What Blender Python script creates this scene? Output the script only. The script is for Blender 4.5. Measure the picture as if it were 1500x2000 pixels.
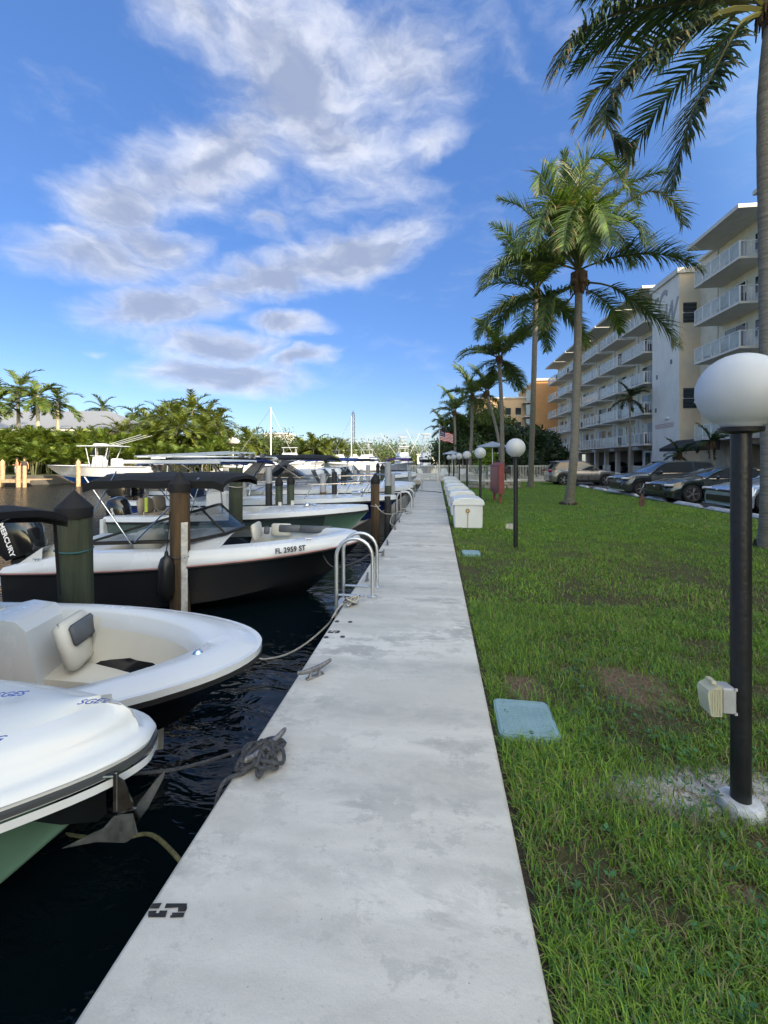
import bpy, math, random
import numpy as np
from mathutils import Vector, Matrix, Euler, Quaternion

for _o in list(bpy.data.objects):
    bpy.data.objects.remove(_o)
S = bpy.context.scene
COL = S.collection
V = Vector
R = math.radians
PI = math.pi

# ---------------------------------------------------------------- camera
F_PX = 850.0          # focal length in photo pixels (1500 wide)
EYE = 1.55            # eye height above the top of the seawall (z = 0)
HOR = 900.0           # photo row of the horizon
YAW = math.atan(102 / F_PX)
cam_d = bpy.data.cameras.new('camera')
cam = bpy.data.objects.new('camera', cam_d)
COL.objects.link(cam)
cam.location = (0, 0, EYE)
cam.rotation_euler = (R(90), 0, YAW)
cam_d.sensor_fit = 'HORIZONTAL'
cam_d.sensor_width = 36
cam_d.lens = F_PX / 1500 * 36
cam_d.shift_y = -100 / 1500
cam_d.clip_start = 0.05
cam_d.clip_end = 9000
S.camera = cam

# ---------------------------------------------------------------- light
SUN = V((0.75, -0.55, 0.45)).normalized()
SUN_EL = math.asin(SUN.z)
SUN_ROT = math.atan2(SUN.x, SUN.y)
sun_d = bpy.data.lights.new('sun', 'SUN')
sun_d.energy = 2.8
sun_d.angle = R(0.6)
sun_d.color = (1.0, 0.83, 0.60)
sun_o = bpy.data.objects.new('sun', sun_d)
COL.objects.link(sun_o)
sun_o.rotation_euler = SUN.to_track_quat('Z', 'Y').to_euler()

S.view_settings.view_transform = 'Standard'
S.view_settings.look = 'None'
S.view_settings.gamma = 1
S.view_settings.use_curve_mapping = False
S.view_settings.exposure = 1.65
S.render.engine = 'CYCLES'
S.cycles.max_bounces = 6
S.cycles.diffuse_bounces = 3
S.cycles.glossy_bounces = 4
S.cycles.transparent_max_bounces = 12
S.cycles.use_denoising = True
S.cycles.caustics_reflective = False
S.cycles.caustics_refractive = False

_cy, _sy = math.cos(YAW), math.sin(YAW)
def at(px, py, z=0.0):
    """world point at height z seen at photo pixel (px, py)"""
    D = (EYE - z) * F_PX / (py - HOR)
    r = (px - 750) / F_PX * D
    return V((-D * _sy + r * _cy, D * _cy + r * _sy, z))
def atd(px, py, D):
    """world point at depth D seen at photo pixel (px, py)"""
    r = (px - 750) / F_PX * D
    return V((-D * _sy + r * _cy, D * _cy + r * _sy, EYE - (py - HOR) / F_PX * D))
def y_at(px, X):
    """the Y of a vertical line at X that shows in photo column px"""
    u = (px - 750) / F_PX
    return X * (_cy + u * _sy) / (u * _cy - _sy)
def azel(px, py):
    u = (px - 750) / F_PX; v = -(py - HOR) / F_PX
    d = V((-_sy + u * _cy, _cy + u * _sy, v)).normalized()
    return math.atan2(d.x, d.y), math.asin(d.z)

# ---------------------------------------------------------------- sky
W = bpy.data.worlds.new('World'); S.world = W; W.use_nodes = True
nt = W.node_tree; N = nt.nodes; Lk = nt.links
for n in list(N): N.remove(n)
def nd(tree, typ, **kw):
    n = tree.nodes.new(typ)
    for k, v in kw.items(): setattr(n, k, v)
    return n
def wmath(op, a, b=None, c=None, clamp=False):
    n = nd(nt, 'ShaderNodeMath', operation=op, use_clamp=clamp)
    for i, x in enumerate((a, b, c)):
        if x is None: continue
        if isinstance(x, (int, float)): n.inputs[i].default_value = x
        else: Lk.new(x, n.inputs[i])
    return n.outputs[0]
out = nd(nt, 'ShaderNodeOutputWorld'); bg = nd(nt, 'ShaderNodeBackground')
Lk.new(bg.outputs[0], out.inputs[0])
sky = nd(nt, 'ShaderNodeTexSky', sky_type='NISHITA')
sky.sun_disc = False
sky.sun_elevation = SUN_EL; sky.sun_rotation = SUN_ROT
sky.air_density = 1.0; sky.dust_density = 0.4; sky.ozone_density = 2.6
bg.inputs[1].default_value = 0.15
tc = nd(nt, 'ShaderNodeTexCoord')
sep = nd(nt, 'ShaderNodeSeparateXYZ'); Lk.new(tc.outputs['Generated'], sep.inputs[0])
AZ = wmath('ARCTAN2', sep.outputs[0], sep.outputs[1])
EL = wmath('ARCSINE', sep.outputs[2])
cmb = nd(nt, 'ShaderNodeCombineXYZ'); Lk.new(AZ, cmb.inputs[0]); Lk.new(EL, cmb.inputs[1])
# domain warp so cloud banks have ragged outlines
def wnoise(vec, scale, detail, rough, sx=1, sy=1, off=0.0, dist=0.0):
    m = nd(nt, 'ShaderNodeMapping'); Lk.new(vec, m.inputs[0])
    m.inputs['Scale'].default_value = (sx, sy, 1); m.inputs['Location'].default_value = (off, off * .7, off)
    n = nd(nt, 'ShaderNodeTexNoise'); Lk.new(m.outputs[0], n.inputs['Vector'])
    n.inputs['Scale'].default_value = scale; n.inputs['Detail'].default_value = detail
    n.inputs['Roughness'].default_value = rough; n.inputs['Distortion'].default_value = dist
    return n
wn = wnoise(cmb.outputs[0], 5.5, 4, .55, 1, 1.7, 3.1)
vs = nd(nt, 'ShaderNodeVectorMath', operation='SUBTRACT'); Lk.new(wn.outputs['Color'], vs.inputs[0]); vs.inputs[1].default_value = (.5, .5, .5)
vm = nd(nt, 'ShaderNodeVectorMath', operation='MULTIPLY'); Lk.new(vs.outputs[0], vm.inputs[0]); vm.inputs[1].default_value = (.16, .085, 0)
va = nd(nt, 'ShaderNodeVectorMath', operation='ADD'); Lk.new(vm.outputs[0], va.inputs[0]); Lk.new(cmb.outputs[0], va.inputs[1])
WP = va.outputs[0]
CLOUDS = [  # px, py, rx, ry, tilt (deg, + = right end up), weight
    (560, 130, 300, 210, -14, .88), (640, 250, 290, 150, -25, .80), (380, 30, 170, 95, -20, .8), (780, 130, 190, 170, 0, .7),
    (400, 330, 260, 110, 28, .95), (230, 400, 160, 85, 25, .85), (840, 290, 95, 42, 12, .75), (190, 500, 165, 68, 6, .95), (120, 455, 90, 30, 20, .7),
    (290, 470, 150, 70, 0, .8), (680, 500, 230, 62, 13, 1.05), (520, 545, 230, 52, 10, .9), (300, 600, 210, 58, 12, 1.05),
    (430, 670, 170, 42, 5, .95), (430, 735, 190, 46, 3, 1.25), (560, 633, 100, 30, 0, 1.1), (590, 700, 90, 26, 12, .9),
    (650, 390, 210, 80, 15, .5), (190, 682, 30, 12, 10, .5), (1010, 110, 200, 90, -25, .30), (540, 430, 60, 22, 8, .6),
    (1130, 30, 220, 60, -15, .28), (250, 900, 500, 26, 0, .35), (760, 852, 200, 14, 0, .35),
    ]
CLOUDS += [('w', a, e, rx, ry, 8, w) for (a, e, rx, ry, w) in ((1.5, .55, .45, .2, .9), (2.3, .75, .5, .22, 1), (-1.5, .6, .5, .22, .9), (-2.3, .5, .5, .2, .9), (3.0, .6, .4, .3, .9), (-3.0, .6, .4, .3, .9),  # added clouds out of view, put in to brighten the shaded foreground
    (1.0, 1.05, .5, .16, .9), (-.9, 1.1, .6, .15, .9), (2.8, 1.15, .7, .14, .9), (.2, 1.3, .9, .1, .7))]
mask = None
for cl in CLOUDS:
    if cl[0] != 'w':
        (px, py, rx, ry, tilt, wgt) = cl
        a0, e0 = azel(px, py)
        ax = abs(azel(px + rx, py)[0] - azel(px - rx, py)[0]) / 2
        ey = abs(azel(px, py - ry)[1] - azel(px, py + ry)[1]) / 2
    else:
        (_, a0, e0, ax, ey, tilt, wgt) = cl
    m = nd(nt, 'ShaderNodeMapping', vector_type='TEXTURE'); Lk.new(WP, m.inputs[0])
    m.inputs['Location'].default_value = (a0, e0, 0)
    m.inputs['Rotation'].default_value = (0, 0, R(tilt))
    m.inputs['Scale'].default_value = (ax * 1.25, ey * 1.25, 1)
    ln = nd(nt, 'ShaderNodeVectorMath', operation='LENGTH'); Lk.new(m.outputs[0], ln.inputs[0])
    v = wmath('MULTIPLY', wmath('SUBTRACT', 1.0, ln.outputs['Value'], clamp=True), wgt)
    mask = v if mask is None else nd_sm(mask, v) if False else wmath('SMOOTH_MAX', mask, v, 0.10)
fb = wnoise(WP, 6.5, 10, .60, 1, 2.3, 1.3)
fb2 = wnoise(WP, 3.2, 4, .5, 1, 1.5, 7.3)
dens = wmath('ADD', mask, wmath('MULTIPLY', wmath('SUBTRACT', fb.outputs[0], .5), .85))
mr = nd(nt, 'ShaderNodeMapRange', interpolation_type='SMOOTHSTEP'); Lk.new(dens, mr.inputs[0])
mr.inputs[1].default_value = .08; mr.inputs[2].default_value = .80; mr.inputs[3].default_value = 0; mr.inputs[4].default_value = .84
# thick parts are grey below and white where the light reaches them
sh = nd(nt, 'ShaderNodeVectorMath', operation='ADD'); Lk.new(WP, sh.inputs[0]); sh.inputs[1].default_value = (-.012, .03, 0)
fb3 = wnoise(sh.outputs[0], 6.5, 6, .55, 1, 2.1, 1.3)
relief = wmath('SUBTRACT', fb.outputs[0], fb3.outputs[0])
core = wmath('ADD', wmath('MULTIPLY', dens, .75), wmath('MULTIPLY', wmath('SUBTRACT', fb2.outputs[0], .5), .9))
core = wmath('SUBTRACT', core, wmath('MULTIPLY', relief, 1.6))
cr = nd(nt, 'ShaderNodeMapRange', interpolation_type='SMOOTHSTEP'); Lk.new(core, cr.inputs[0])
cr.inputs[1].default_value = .06; cr.inputs[2].default_value = .78
cmix = nd(nt, 'ShaderNodeMix', data_type='RGBA'); Lk.new(cr.outputs[0], cmix.inputs[0])
cmix.inputs[6].default_value = (2.15, 2.2, 2.38, 1); cmix.inputs[7].default_value = (.90, 1.03, 1.38, 1)
tint = nd(nt, 'ShaderNodeMix', data_type='RGBA', blend_type='MULTIPLY'); tint.inputs[0].default_value = 1
Lk.new(sky.outputs[0], tint.inputs[6]); tint.inputs[7].default_value = (.37, .415, .52, 1)
hs = nd(nt, 'ShaderNodeHueSaturation'); Lk.new(tint.outputs[2], hs.inputs['Color']); hs.inputs['Saturation'].default_value = 1.04
smix = nd(nt, 'ShaderNodeMix', data_type='RGBA'); Lk.new(mr.outputs[0], smix.inputs[0])
# the air near the horizon, away from the sun, is deeper blue than the clear-sky model gives
hz_ = nd(nt, 'ShaderNodeMapRange', interpolation_type='SMOOTHERSTEP'); Lk.new(EL, hz_.inputs[0]); hz_.inputs[1].default_value = -.02; hz_.inputs[2].default_value = .34
hzc = nd(nt, 'ShaderNodeMix', data_type='RGBA'); Lk.new(hz_.outputs[0], hzc.inputs[0]); hzc.inputs[6].default_value = (.74, .70, .66, 1); hzc.inputs[7].default_value = (1, 1, 1, 1)
hzm = nd(nt, 'ShaderNodeMix', data_type='RGBA', blend_type='MULTIPLY'); hzm.inputs[0].default_value = 1; Lk.new(hs.outputs[0], hzm.inputs[6]); Lk.new(hzc.outputs[2], hzm.inputs[7])
ev = nd(nt, 'ShaderNodeMix', data_type='RGBA'); Lk.new(wmath('MULTIPLY', hz_.outputs[0], .5), ev.inputs[0]); Lk.new(hzm.outputs[2], ev.inputs[6]); ev.inputs[7].default_value = (.235, .595, 1.55, 1)
Lk.new(ev.outputs[2], smix.inputs[6]); Lk.new(cmix.outputs[2], smix.inputs[7])
# added boost: sky and clouds towards the sun brightened and whitened to lift the shade
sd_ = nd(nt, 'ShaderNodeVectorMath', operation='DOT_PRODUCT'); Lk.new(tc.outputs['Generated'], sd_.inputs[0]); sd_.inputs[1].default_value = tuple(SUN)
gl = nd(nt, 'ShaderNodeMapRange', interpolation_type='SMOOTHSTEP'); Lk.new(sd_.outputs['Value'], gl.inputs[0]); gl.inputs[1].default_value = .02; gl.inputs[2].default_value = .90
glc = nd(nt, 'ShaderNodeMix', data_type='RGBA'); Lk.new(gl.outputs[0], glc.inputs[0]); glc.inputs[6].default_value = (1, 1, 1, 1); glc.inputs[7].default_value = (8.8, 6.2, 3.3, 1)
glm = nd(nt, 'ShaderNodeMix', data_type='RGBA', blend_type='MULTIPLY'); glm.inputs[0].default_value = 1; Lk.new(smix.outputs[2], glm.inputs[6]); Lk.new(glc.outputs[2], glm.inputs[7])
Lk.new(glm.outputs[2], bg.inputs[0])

# ---------------------------------------------------------------- materials
MATS = {}
def mat(name, col, rough=.5, metal=0.0, var=.12, scale=4.0, bump=0.0, bscale=60.0, coat=0.0, trans=0.0, alpha=1.0,
        col2=None, streak=None, ior=1.45, detail=6, sub=0.0, voro=False):
    """painted / natural surface: base colour broken up by noise (or a second colour), fine bump, varied gloss"""
    if name in MATS: return MATS[name]
    m = bpy.data.materials.new(name); m.use_nodes = True; MATS[name] = m
    t = m.node_tree; p = t.nodes['Principled BSDF']
    co = nd(t, 'ShaderNodeTexCoord'); mp = nd(t, 'ShaderNodeMapping'); t.links.new(co.outputs['Object'], mp.inputs[0])
    if streak: mp.inputs['Scale'].default_value = streak
    n1 = nd(t, 'ShaderNodeTexNoise'); t.links.new(mp.outputs[0], n1.inputs['Vector'])
    n1.inputs['Scale'].default_value = scale; n1.inputs['Detail'].default_value = detail; n1.inputs['Roughness'].default_value = .6
    rp = nd(t, 'ShaderNodeValToRGB'); t.links.new(n1.outputs[0], rp.inputs[0])
    c = V(col[:3]); c2 = V(col2) if col2 else c * (1 - var)
    c1 = c if col2 else c * (1 + var * .6)
    rp.color_ramp.elements[0].position = .34; rp.color_ramp.elements[1].position = .66
    rp.color_ramp.elements[0].color = (*c2, 1); rp.color_ramp.elements[1].color = (*c1, 1)
    t.links.new(rp.outputs[0], p.inputs['Base Color'])
    mr = nd(t, 'ShaderNodeMapRange'); t.links.new(n1.outputs[0], mr.inputs[0])
    mr.inputs[3].default_value = max(0.02, rough * .85); mr.inputs[4].default_value = min(1, rough * 1.15)
    t.links.new(mr.outputs[0], p.inputs['Roughness'])
    p.inputs['Metallic'].default_value = metal
    p.inputs['IOR'].default_value = ior
    if coat: p.inputs['Coat Weight'].default_value = coat; p.inputs['Coat Roughness'].default_value = .05
    if trans: p.inputs['Transmission Weight'].default_value = trans
    if alpha < 1: p.inputs['Alpha'].default_value = alpha
    if sub: p.inputs['Subsurface Weight'].default_value = sub; p.inputs['Subsurface Radius'].default_value = (.1, .1, .1)
    if bump:
        n2 = nd(t, 'ShaderNodeTexNoise'); t.links.new(mp.outputs[0], n2.inputs['Vector'])
        n2.inputs['Scale'].default_value = bscale; n2.inputs['Detail'].default_value = 5
        b = nd(t, 'ShaderNodeBump'); b.inputs['Strength'].default_value = bump; b.inputs['Distance'].default_value = .02
        t.links.new(n2.outputs[0], b.inputs['Height']); t.links.new(b.outputs[0], p.inputs['Normal'])
    return m
def attr_mat(name, rough=.5, trans=.0, spec=.3, sheen=0, mult=(1, 1, 1)):
    """plant matter: the colour of each blade or leaflet comes from the 'tone' attribute (its own pigment)"""
    if name in MATS: return MATS[name]
    m = bpy.data.materials.new(name); m.use_nodes = True; MATS[name] = m
    t = m.node_tree; p = t.nodes['Principled BSDF']
    a = nd(t, 'ShaderNodeAttribute', attribute_name='tone')
    p.inputs['Roughness'].default_value = rough; p.inputs['Specular IOR Level'].default_value = spec
    t.links.new(a.outputs[0], p.inputs['Base Color'])
    if trans:
        tr = nd(t, 'ShaderNodeBsdfTranslucent'); mx = nd(t, 'ShaderNodeMixShader'); mx.inputs[0].default_value = trans
        g = nd(t, 'ShaderNodeMix', data_type='RGBA', blend_type='MULTIPLY'); g.inputs[0].default_value = 1
        t.links.new(a.outputs[0], g.inputs[6]); g.inputs[7].default_value = (1.5, 1.5, .55, 1)
        t.links.new(g.outputs[2], tr.inputs[0])
        o = t.nodes['Material Output']
        t.links.new(p.outputs[0], mx.inputs[1]); t.links.new(tr.outputs[0], mx.inputs[2]); t.links.new(mx.outputs[0], o.inputs[0])
    return m

# ---------------------------------------------------------------- mesh builder
class MB:
    def __init__(s): s.v = []; s.f = []; s.m = []; s.sm = True
    def add(s, vs, fs, m=0, M=None):
        b = len(s.v)
        s.v += [tuple(M @ V(p)) if M is not None else tuple(p) for p in vs]
        for f in fs: s.f.append(tuple(b + i for i in f)); s.m.append(m)
        return s
    def box(s, c, d, m=0, rz=0.0, rot=None, taper=1.0, bev=0.0):
        x, y, z = d[0] / 2, d[1] / 2, d[2] / 2
        Rm = rot.to_matrix() if rot is not None else Matrix.Rotation(rz, 3, 'Z')
        if bev <= 0:
            pts = [(-x, -y, -z), (x, -y, -z), (x, y, -z), (-x, y, -z), (-x * taper, -y * taper, z), (x * taper, -y * taper, z), (x * taper, y * taper, z), (-x * taper, y * taper, z)]
            fs = [(3, 2, 1, 0), (4, 5, 6, 7), (0, 1, 5, 4), (1, 2, 6, 5), (2, 3, 7, 6), (3, 0, 4, 7)]
        else:
            b = min(bev, x, y, z); pts = []; fs = []
            def ring(hx, hy, zz, ch):
                return [(-hx + ch, -hy, zz), (hx - ch, -hy, zz), (hx, -hy + ch, zz), (hx, hy - ch, zz), (hx - ch, hy, zz), (-hx + ch, hy, zz), (-hx, hy - ch, zz), (-hx, -hy + ch, zz)]
            for (hx, hy, zz, ch) in ((x - b, y - b, -z, b * .6), (x, y, -z + b, b), (x * taper, y * taper, z - b, b), (x * taper - b, y * taper - b, z, b * .6)):
                pts += ring(hx, hy, zz, ch)
            fs.append(tuple(range(7, -1, -1))); fs.append(tuple(range(24, 32)))
            for r in range(3):
                for i in range(8):
                    j = (i + 1) % 8; fs.append((r * 8 + i, r * 8 + j, r * 8 + 8 + j, r * 8 + 8 + i))
        c = V(c)
        return s.add([c + Rm @ V(p) for p in pts], fs, m)
    def tube(s, path, r, m=0, n=8, cap=True, closed=False):
        P = [V(p) for p in path]; k = len(P); b = len(s.v)
        rs = r if isinstance(r, (list, tuple)) else [r] * k
        up = None
        for i, p in enumerate(P):
            if closed: t = (P[(i + 1) % k] - P[i - 1])
            else: t = (P[min(i + 1, k - 1)] - P[max(i - 1, 0)])
            t = t.normalized() if t.length > 1e-9 else V((0, 0, 1))
            if up is None: up = V((0, 0, 1)) if abs(t.z) < .9 else V((1, 0, 0))
            a = (up - t * up.dot(t)); a = a.normalized() if a.length > 1e-6 else t.orthogonal().normalized()
            up = a; c = t.cross(a)
            for j in range(n):
                w = 2 * PI * j / n; s.v.append(tuple(p + (a * math.cos(w) + c * math.sin(w)) * rs[i]))
        for i in range(k if closed else k - 1):
            i2 = (i + 1) % k
            for j in range(n):
                j2 = (j + 1) % n
                s.f.append((b + i * n + j, b + i2 * n + j, b + i2 * n + j2, b + i * n + j2)); s.m.append(m)
        if cap and not closed:
            s.f.append(tuple(b + j for j in range(n))); s.m.append(m)
            s.f.append(tuple(b + (k - 1) * n + j for j in range(n - 1, -1, -1))); s.m.append(m)
        return s
    def lathe(s, prof, c=(0, 0, 0), m=0, n=24, axis='Z', rot=None):
        b = len(s.v); c = V(c)
        for (r, z) in prof:
            for j in range(n):
                w = 2 * PI * j / n; p = V((r * math.cos(w), r * math.sin(w), z))
                if axis == 'Y': p = V((p.x, p.z, p.y))
                if axis == 'X': p = V((p.z, p.x, p.y))
                if rot is not None: p = rot @ p
                s.v.append(tuple(c + p))
        for i in range(len(prof) - 1):
            for j in range(n):
                j2 = (j + 1) % n; q = (b + i * n + j, b + i * n + j2, b + (i + 1) * n + j2, b + (i + 1) * n + j)
                s.f.append(q if axis != 'Y' else q[::-1]); s.m.append(m)
        if prof[0][0] > 1e-4: s.f.append(tuple(b + j for j in range(n - 1, -1, -1))); s.m.append(m)
        if prof[-1][0] > 1e-4: s.f.append(tuple(b + (len(prof) - 1) * n + j for j in range(n))); s.m.append(m)
        return s
    def ball(s, c, r, m=0, n=12, k=8, sq=(1, 1, 1), rot=None):
        return s.lathe_sq([(math.sin(PI * i / k), -math.cos(PI * i / k)) for i in range(k + 1)], c, r, sq, m, n, rot)
    def lathe_sq(s, prof, c, r, sq, m, n, rot):
        b = len(s.v); c = V(c)
        for (a, z) in prof:
            for j in range(n):
                w = 2 * PI * j / n; p = V((a * math.cos(w) * r * sq[0], a * math.sin(w) * r * sq[1], z * r * sq[2]))
                if rot is not None: p = rot @ p
                s.v.append(tuple(c + p))
        for i in range(len(prof) - 1):
            for j in range(n):
                j2 = (j + 1) % n; s.f.append((b + i * n + j, b + i * n + j2, b + (i + 1) * n + j2, b + (i + 1) * n + j)); s.m.append(m)
        return s
    def grid(s, rows, m=0, mf=None, flip=False):
        """rows: list of equally long point lists"""
        b = len(s.v); n = len(rows[0])
        for r in rows: s.v += [tuple(p) for p in r]
        for i in range(len(rows) - 1):
            for j in range(n - 1):
                q = (b + i * n + j, b + i * n + j + 1, b + (i + 1) * n + j + 1, b + (i + 1) * n + j)
                s.f.append(q[::-1] if flip else q); s.m.append(mf(i, j) if mf else m)
        return s
    def prism(s, poly, z0, z1, m=0, M=None):
        n = len(poly); vs = [(p[0], p[1], z0) for p in poly] + [(p[0], p[1], z1) for p in poly]
        fs = [tuple(range(n - 1, -1, -1)), tuple(range(n, 2 * n))] + [(i, (i + 1) % n, n + (i + 1) % n, n + i) for i in range(n)]
        return s.add(vs, fs, m, M)
    def mesh(s, name, mats, smooth=True, ang=38):
        me = bpy.data.meshes.new(name)
        me.from_pydata(s.v, [], s.f)
        for m in (mats if isinstance(mats, (list, tuple)) else [mats]): me.materials.append(m)
        me.polygons.foreach_set('material_index', s.m)
        if smooth:
            me.polygons.foreach_set('use_smooth', [True] * len(s.f)); me.update(); me.set_sharp_from_angle(angle=R(ang))
        me.update(); return me
    def build(s, name, mats, parent=None, smooth=True, ang=38, loc=None, **tags):
        o = bpy.data.objects.new(name, s.mesh(name, mats, smooth, ang)); COL.objects.link(o)
        if parent is not None: o.parent = parent
        if loc is not None: o.location = loc
        for k, v in tags.items(): o[k] = v
        return o
def thing(name, label, cat, loc=(0, 0, 0), rz=0.0, group=None):
    o = bpy.data.objects.new(name, None); COL.objects.link(o); o.empty_display_size = .2
    o.location = loc; o.rotation_euler = (0, 0, rz); o['label'] = label; o['category'] = cat
    if group: o['group'] = group
    return o
def tag(o, label, cat, group=None):
    o['label'] = label; o['category'] = cat
    if group: o['group'] = group
    return o
def put(name, me, parent=None, loc=(0, 0, 0), rot=(0, 0, 0), sc=1.0):
    o = bpy.data.objects.new(name, me); COL.objects.link(o)
    if parent is not None: o.parent = parent
    o.location = loc; o.rotation_euler = rot
    o.scale = (sc, sc, sc) if isinstance(sc, (int, float)) else sc
    return o
KIDS = {}
def dup(root, loc=None, rz=None, label=None, group=None):
    kids = {}
    for o in COL.objects:
        if o.parent is not None: kids.setdefault(o.parent.name, []).append(o)
    def cp(o, par):
        c = o.copy(); COL.objects.link(c)
        if par is not None: c.parent = par
        for k in kids.get(o.name, []): cp(k, c)
        return c
    r = cp(root, None)
    if loc is not None: r.location = loc
    if rz is not None: r.rotation_euler = (0, 0, rz)
    if label: r['label'] = label
    if group: r['group'] = group
    return r
def text_mesh(txt, size, extrude=.002, shear=0.0, bold=0.0, spacing=1.0):
    cu = bpy.data.curves.new('lettering', 'FONT'); cu.body = txt; cu.size = size; cu.extrude = extrude; cu.shear = shear
    cu.offset = bold; cu.align_x = 'CENTER'; cu.align_y = 'CENTER'; cu.space_character = spacing
    o = bpy.data.objects.new('lettering', cu); COL.objects.link(o)
    bpy.context.view_layer.update()
    me = bpy.data.meshes.new_from_object(o.evaluated_get(bpy.context.evaluated_depsgraph_get()))
    bpy.data.objects.remove(o); return me
def smooth_path(P, n=6):
    """Catmull-Rom through P"""
    P = [V(p) for p in P]; out = []
    for i in range(len(P) - 1):
        p0, p1, p2, p3 = P[max(i - 1, 0)], P[i], P[i + 1], P[min(i + 2, len(P) - 1)]
        for k in range(n):
            t = k / n
            out.append(.5 * ((2 * p1) + (p2 - p0) * t + (2 * p0 - 5 * p1 + 4 * p2 - p3) * t * t + (3 * p1 - p0 - 3 * p2 + p3) * t ** 3))
    out.append(P[-1]); return out
def sag(a, b, d, n=14):
    a, b = V(a), V(b)
    return [a.lerp(b, i / n) - V((0, 0, d * 4 * (i / n) * (1 - i / n))) for i in range(n + 1)]

M_white = mat('gelcoat_white', (.57, .595, .62), .27, var=.045, scale=1.2, coat=.3)
M_cream = mat('gelcoat_cream', (.56, .55, .49), .35, var=.06, scale=2)
M_vinyl = mat('white_vinyl', (.56, .55, .50), .45, var=.07, scale=3, bump=.12, bscale=180)
M_gvinyl = mat('grey_vinyl', (.085, .095, .11), .55, var=.15, scale=6, bump=.2, bscale=200)
M_blackpaint = mat('black_gelcoat', (.010, .011, .013), .16, var=.2, scale=2, coat=.6)
M_black = mat('black_plastic', (.015, .015, .016), .45, var=.25, scale=8)
M_canvas = mat('black_canvas', (.005, .0055, .007), .95, var=.3, scale=5, bump=.25, bscale=300)
M_steel = mat('stainless_steel', (.62, .63, .64), .18, metal=1.0, var=.12, scale=10)
M_alu = mat('brushed_aluminium', (.62, .63, .64), .38, metal=.85, var=.12, scale=14)
M_glass = mat('tinted_glass', (.010, .014, .018), .03, var=.1, alpha=.72, coat=.3)
M_chrome = mat('chrome', (.75, .75, .75), .08, metal=1.0, var=.05)
M_rope_d = mat('dark_rope', (.075, .078, .088), .9, var=.45, scale=60, bump=.8, bscale=260)
M_rope_w = mat('pale_rope', (.48, .46, .40), .9, var=.3, scale=60, bump=.6, bscale=260)
# ================================================================ SETTING
SEA = -0.60
XL, XR = -1.0, 0.325       # water side and lawn side of the seawall cap
rng = random.Random(11); nr = np.random.default_rng(5)

def node_mat(name):
    m = bpy.data.materials.new(name); m.use_nodes = True; MATS[name] = m
    t = m.node_tree; p = t.nodes['Principled BSDF']
    def n(typ, **kw): return nd(t, typ, **kw)
    def mth(op, a, b=None, clamp=False):
        q = nd(t, 'ShaderNodeMath', operation=op, use_clamp=clamp)
        for i, x in enumerate((a, b)):
            if x is None: continue
            if isinstance(x, (int, float)): q.inputs[i].default_value = x
            else: t.links.new(x, q.inputs[i])
        return q.outputs[0]
    def noise(vec, sc, det=5, ro=.6, scale=(1, 1, 1), dist=0):
        mp = nd(t, 'ShaderNodeMapping'); t.links.new(vec, mp.inputs[0]); mp.inputs['Scale'].default_value = scale
        q = nd(t, 'ShaderNodeTexNoise'); t.links.new(mp.outputs[0], q.inputs['Vector'])
        q.inputs['Scale'].default_value = sc; q.inputs['Detail'].default_value = det; q.inputs['Roughness'].default_value = ro
        q.inputs['Distortion'].default_value = dist
        return q.outputs[0]
    def ramp(x, lo, hi, a=0.0, b=1.0):
        q = nd(t, 'ShaderNodeMapRange', interpolation_type='SMOOTHSTEP'); t.links.new(x, q.inputs[0])
        for i, vv in zip((1, 2, 3, 4), (lo, hi, a, b)): q.inputs[i].default_value = vv
        return q.outputs[0]
    def mix(f, a, b):
        q = nd(t, 'ShaderNodeMix', data_type='RGBA')
        for i, x in zip((0, 6, 7), (f, a, b)):
            if hasattr(x, 'links'): t.links.new(x, q.inputs[i])
            elif isinstance(x, (int, float)): q.inputs[i].default_value = x
            else: q.inputs[i].default_value = (*x, 1)
        return q.outputs[2]
    def bump(h, st, dist, prev=None):
        q = nd(t, 'ShaderNodeBump'); q.inputs['Strength'].default_value = st; q.inputs['Distance'].default_value = dist
        t.links.new(h, q.inputs['Height'])
        if prev is not None: t.links.new(prev, q.inputs['Normal'])
        return q.outputs[0]
    co = nd(t, 'ShaderNodeTexCoord').outputs['Object']
    return m, t, p, n, mth, noise, ramp, mix, bump, co

# water: dark canal water, small wavelets near, wind ripples further out
m, t, p, n, mth, noise, ramp, mix, bump, co = node_mat('canal_water'); M_water = m
p.inputs['Base Color'].default_value = (.0015, .005, .007, 1); p.inputs['IOR'].default_value = 1.33
p.inputs['Roughness'].default_value = .035; p.inputs['Specular IOR Level'].default_value = .5
sp = n('ShaderNodeSeparateXYZ'); t.links.new(co, sp.inputs[0])
calm = mth('ADD', ramp(mth('MULTIPLY', sp.outputs[0], -1.0), 3.5, 12, .0, 1.6), ramp(sp.outputs[1], 20, 60, 0, .6))
amp = mth('ADD', mth('MULTIPLY', calm, .75), .055)
h1 = noise(co, 2.6, 3, .5, (1, 1.6, 1), .8); h2 = noise(co, 9, 3, .5, (.8, 1.5, 1), .5)
far_ = ramp(mth('MULTIPLY', sp.outputs[0], -1.0), 7, 20)
t.links.new(ramp(far_, 0, 1, .035, .18), p.inputs['Roughness'])
amp = mth('ADD', amp, mth('MULTIPLY', far_, 2.6))
h3 = noise(co, .42, 4, .62, (.8, 1.3, 1), .6)
hh = mth('MULTIPLY', mth('ADD', mth('ADD', h1, mth('MULTIPLY', h3, mth('MULTIPLY', far_, 1.6))), mth('MULTIPLY', h2, mth('ADD', mth('MULTIPLY', calm, .4), .10))), amp)
t.links.new(bump(hh, 1.0, .42), p.inputs['Normal'])
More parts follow.
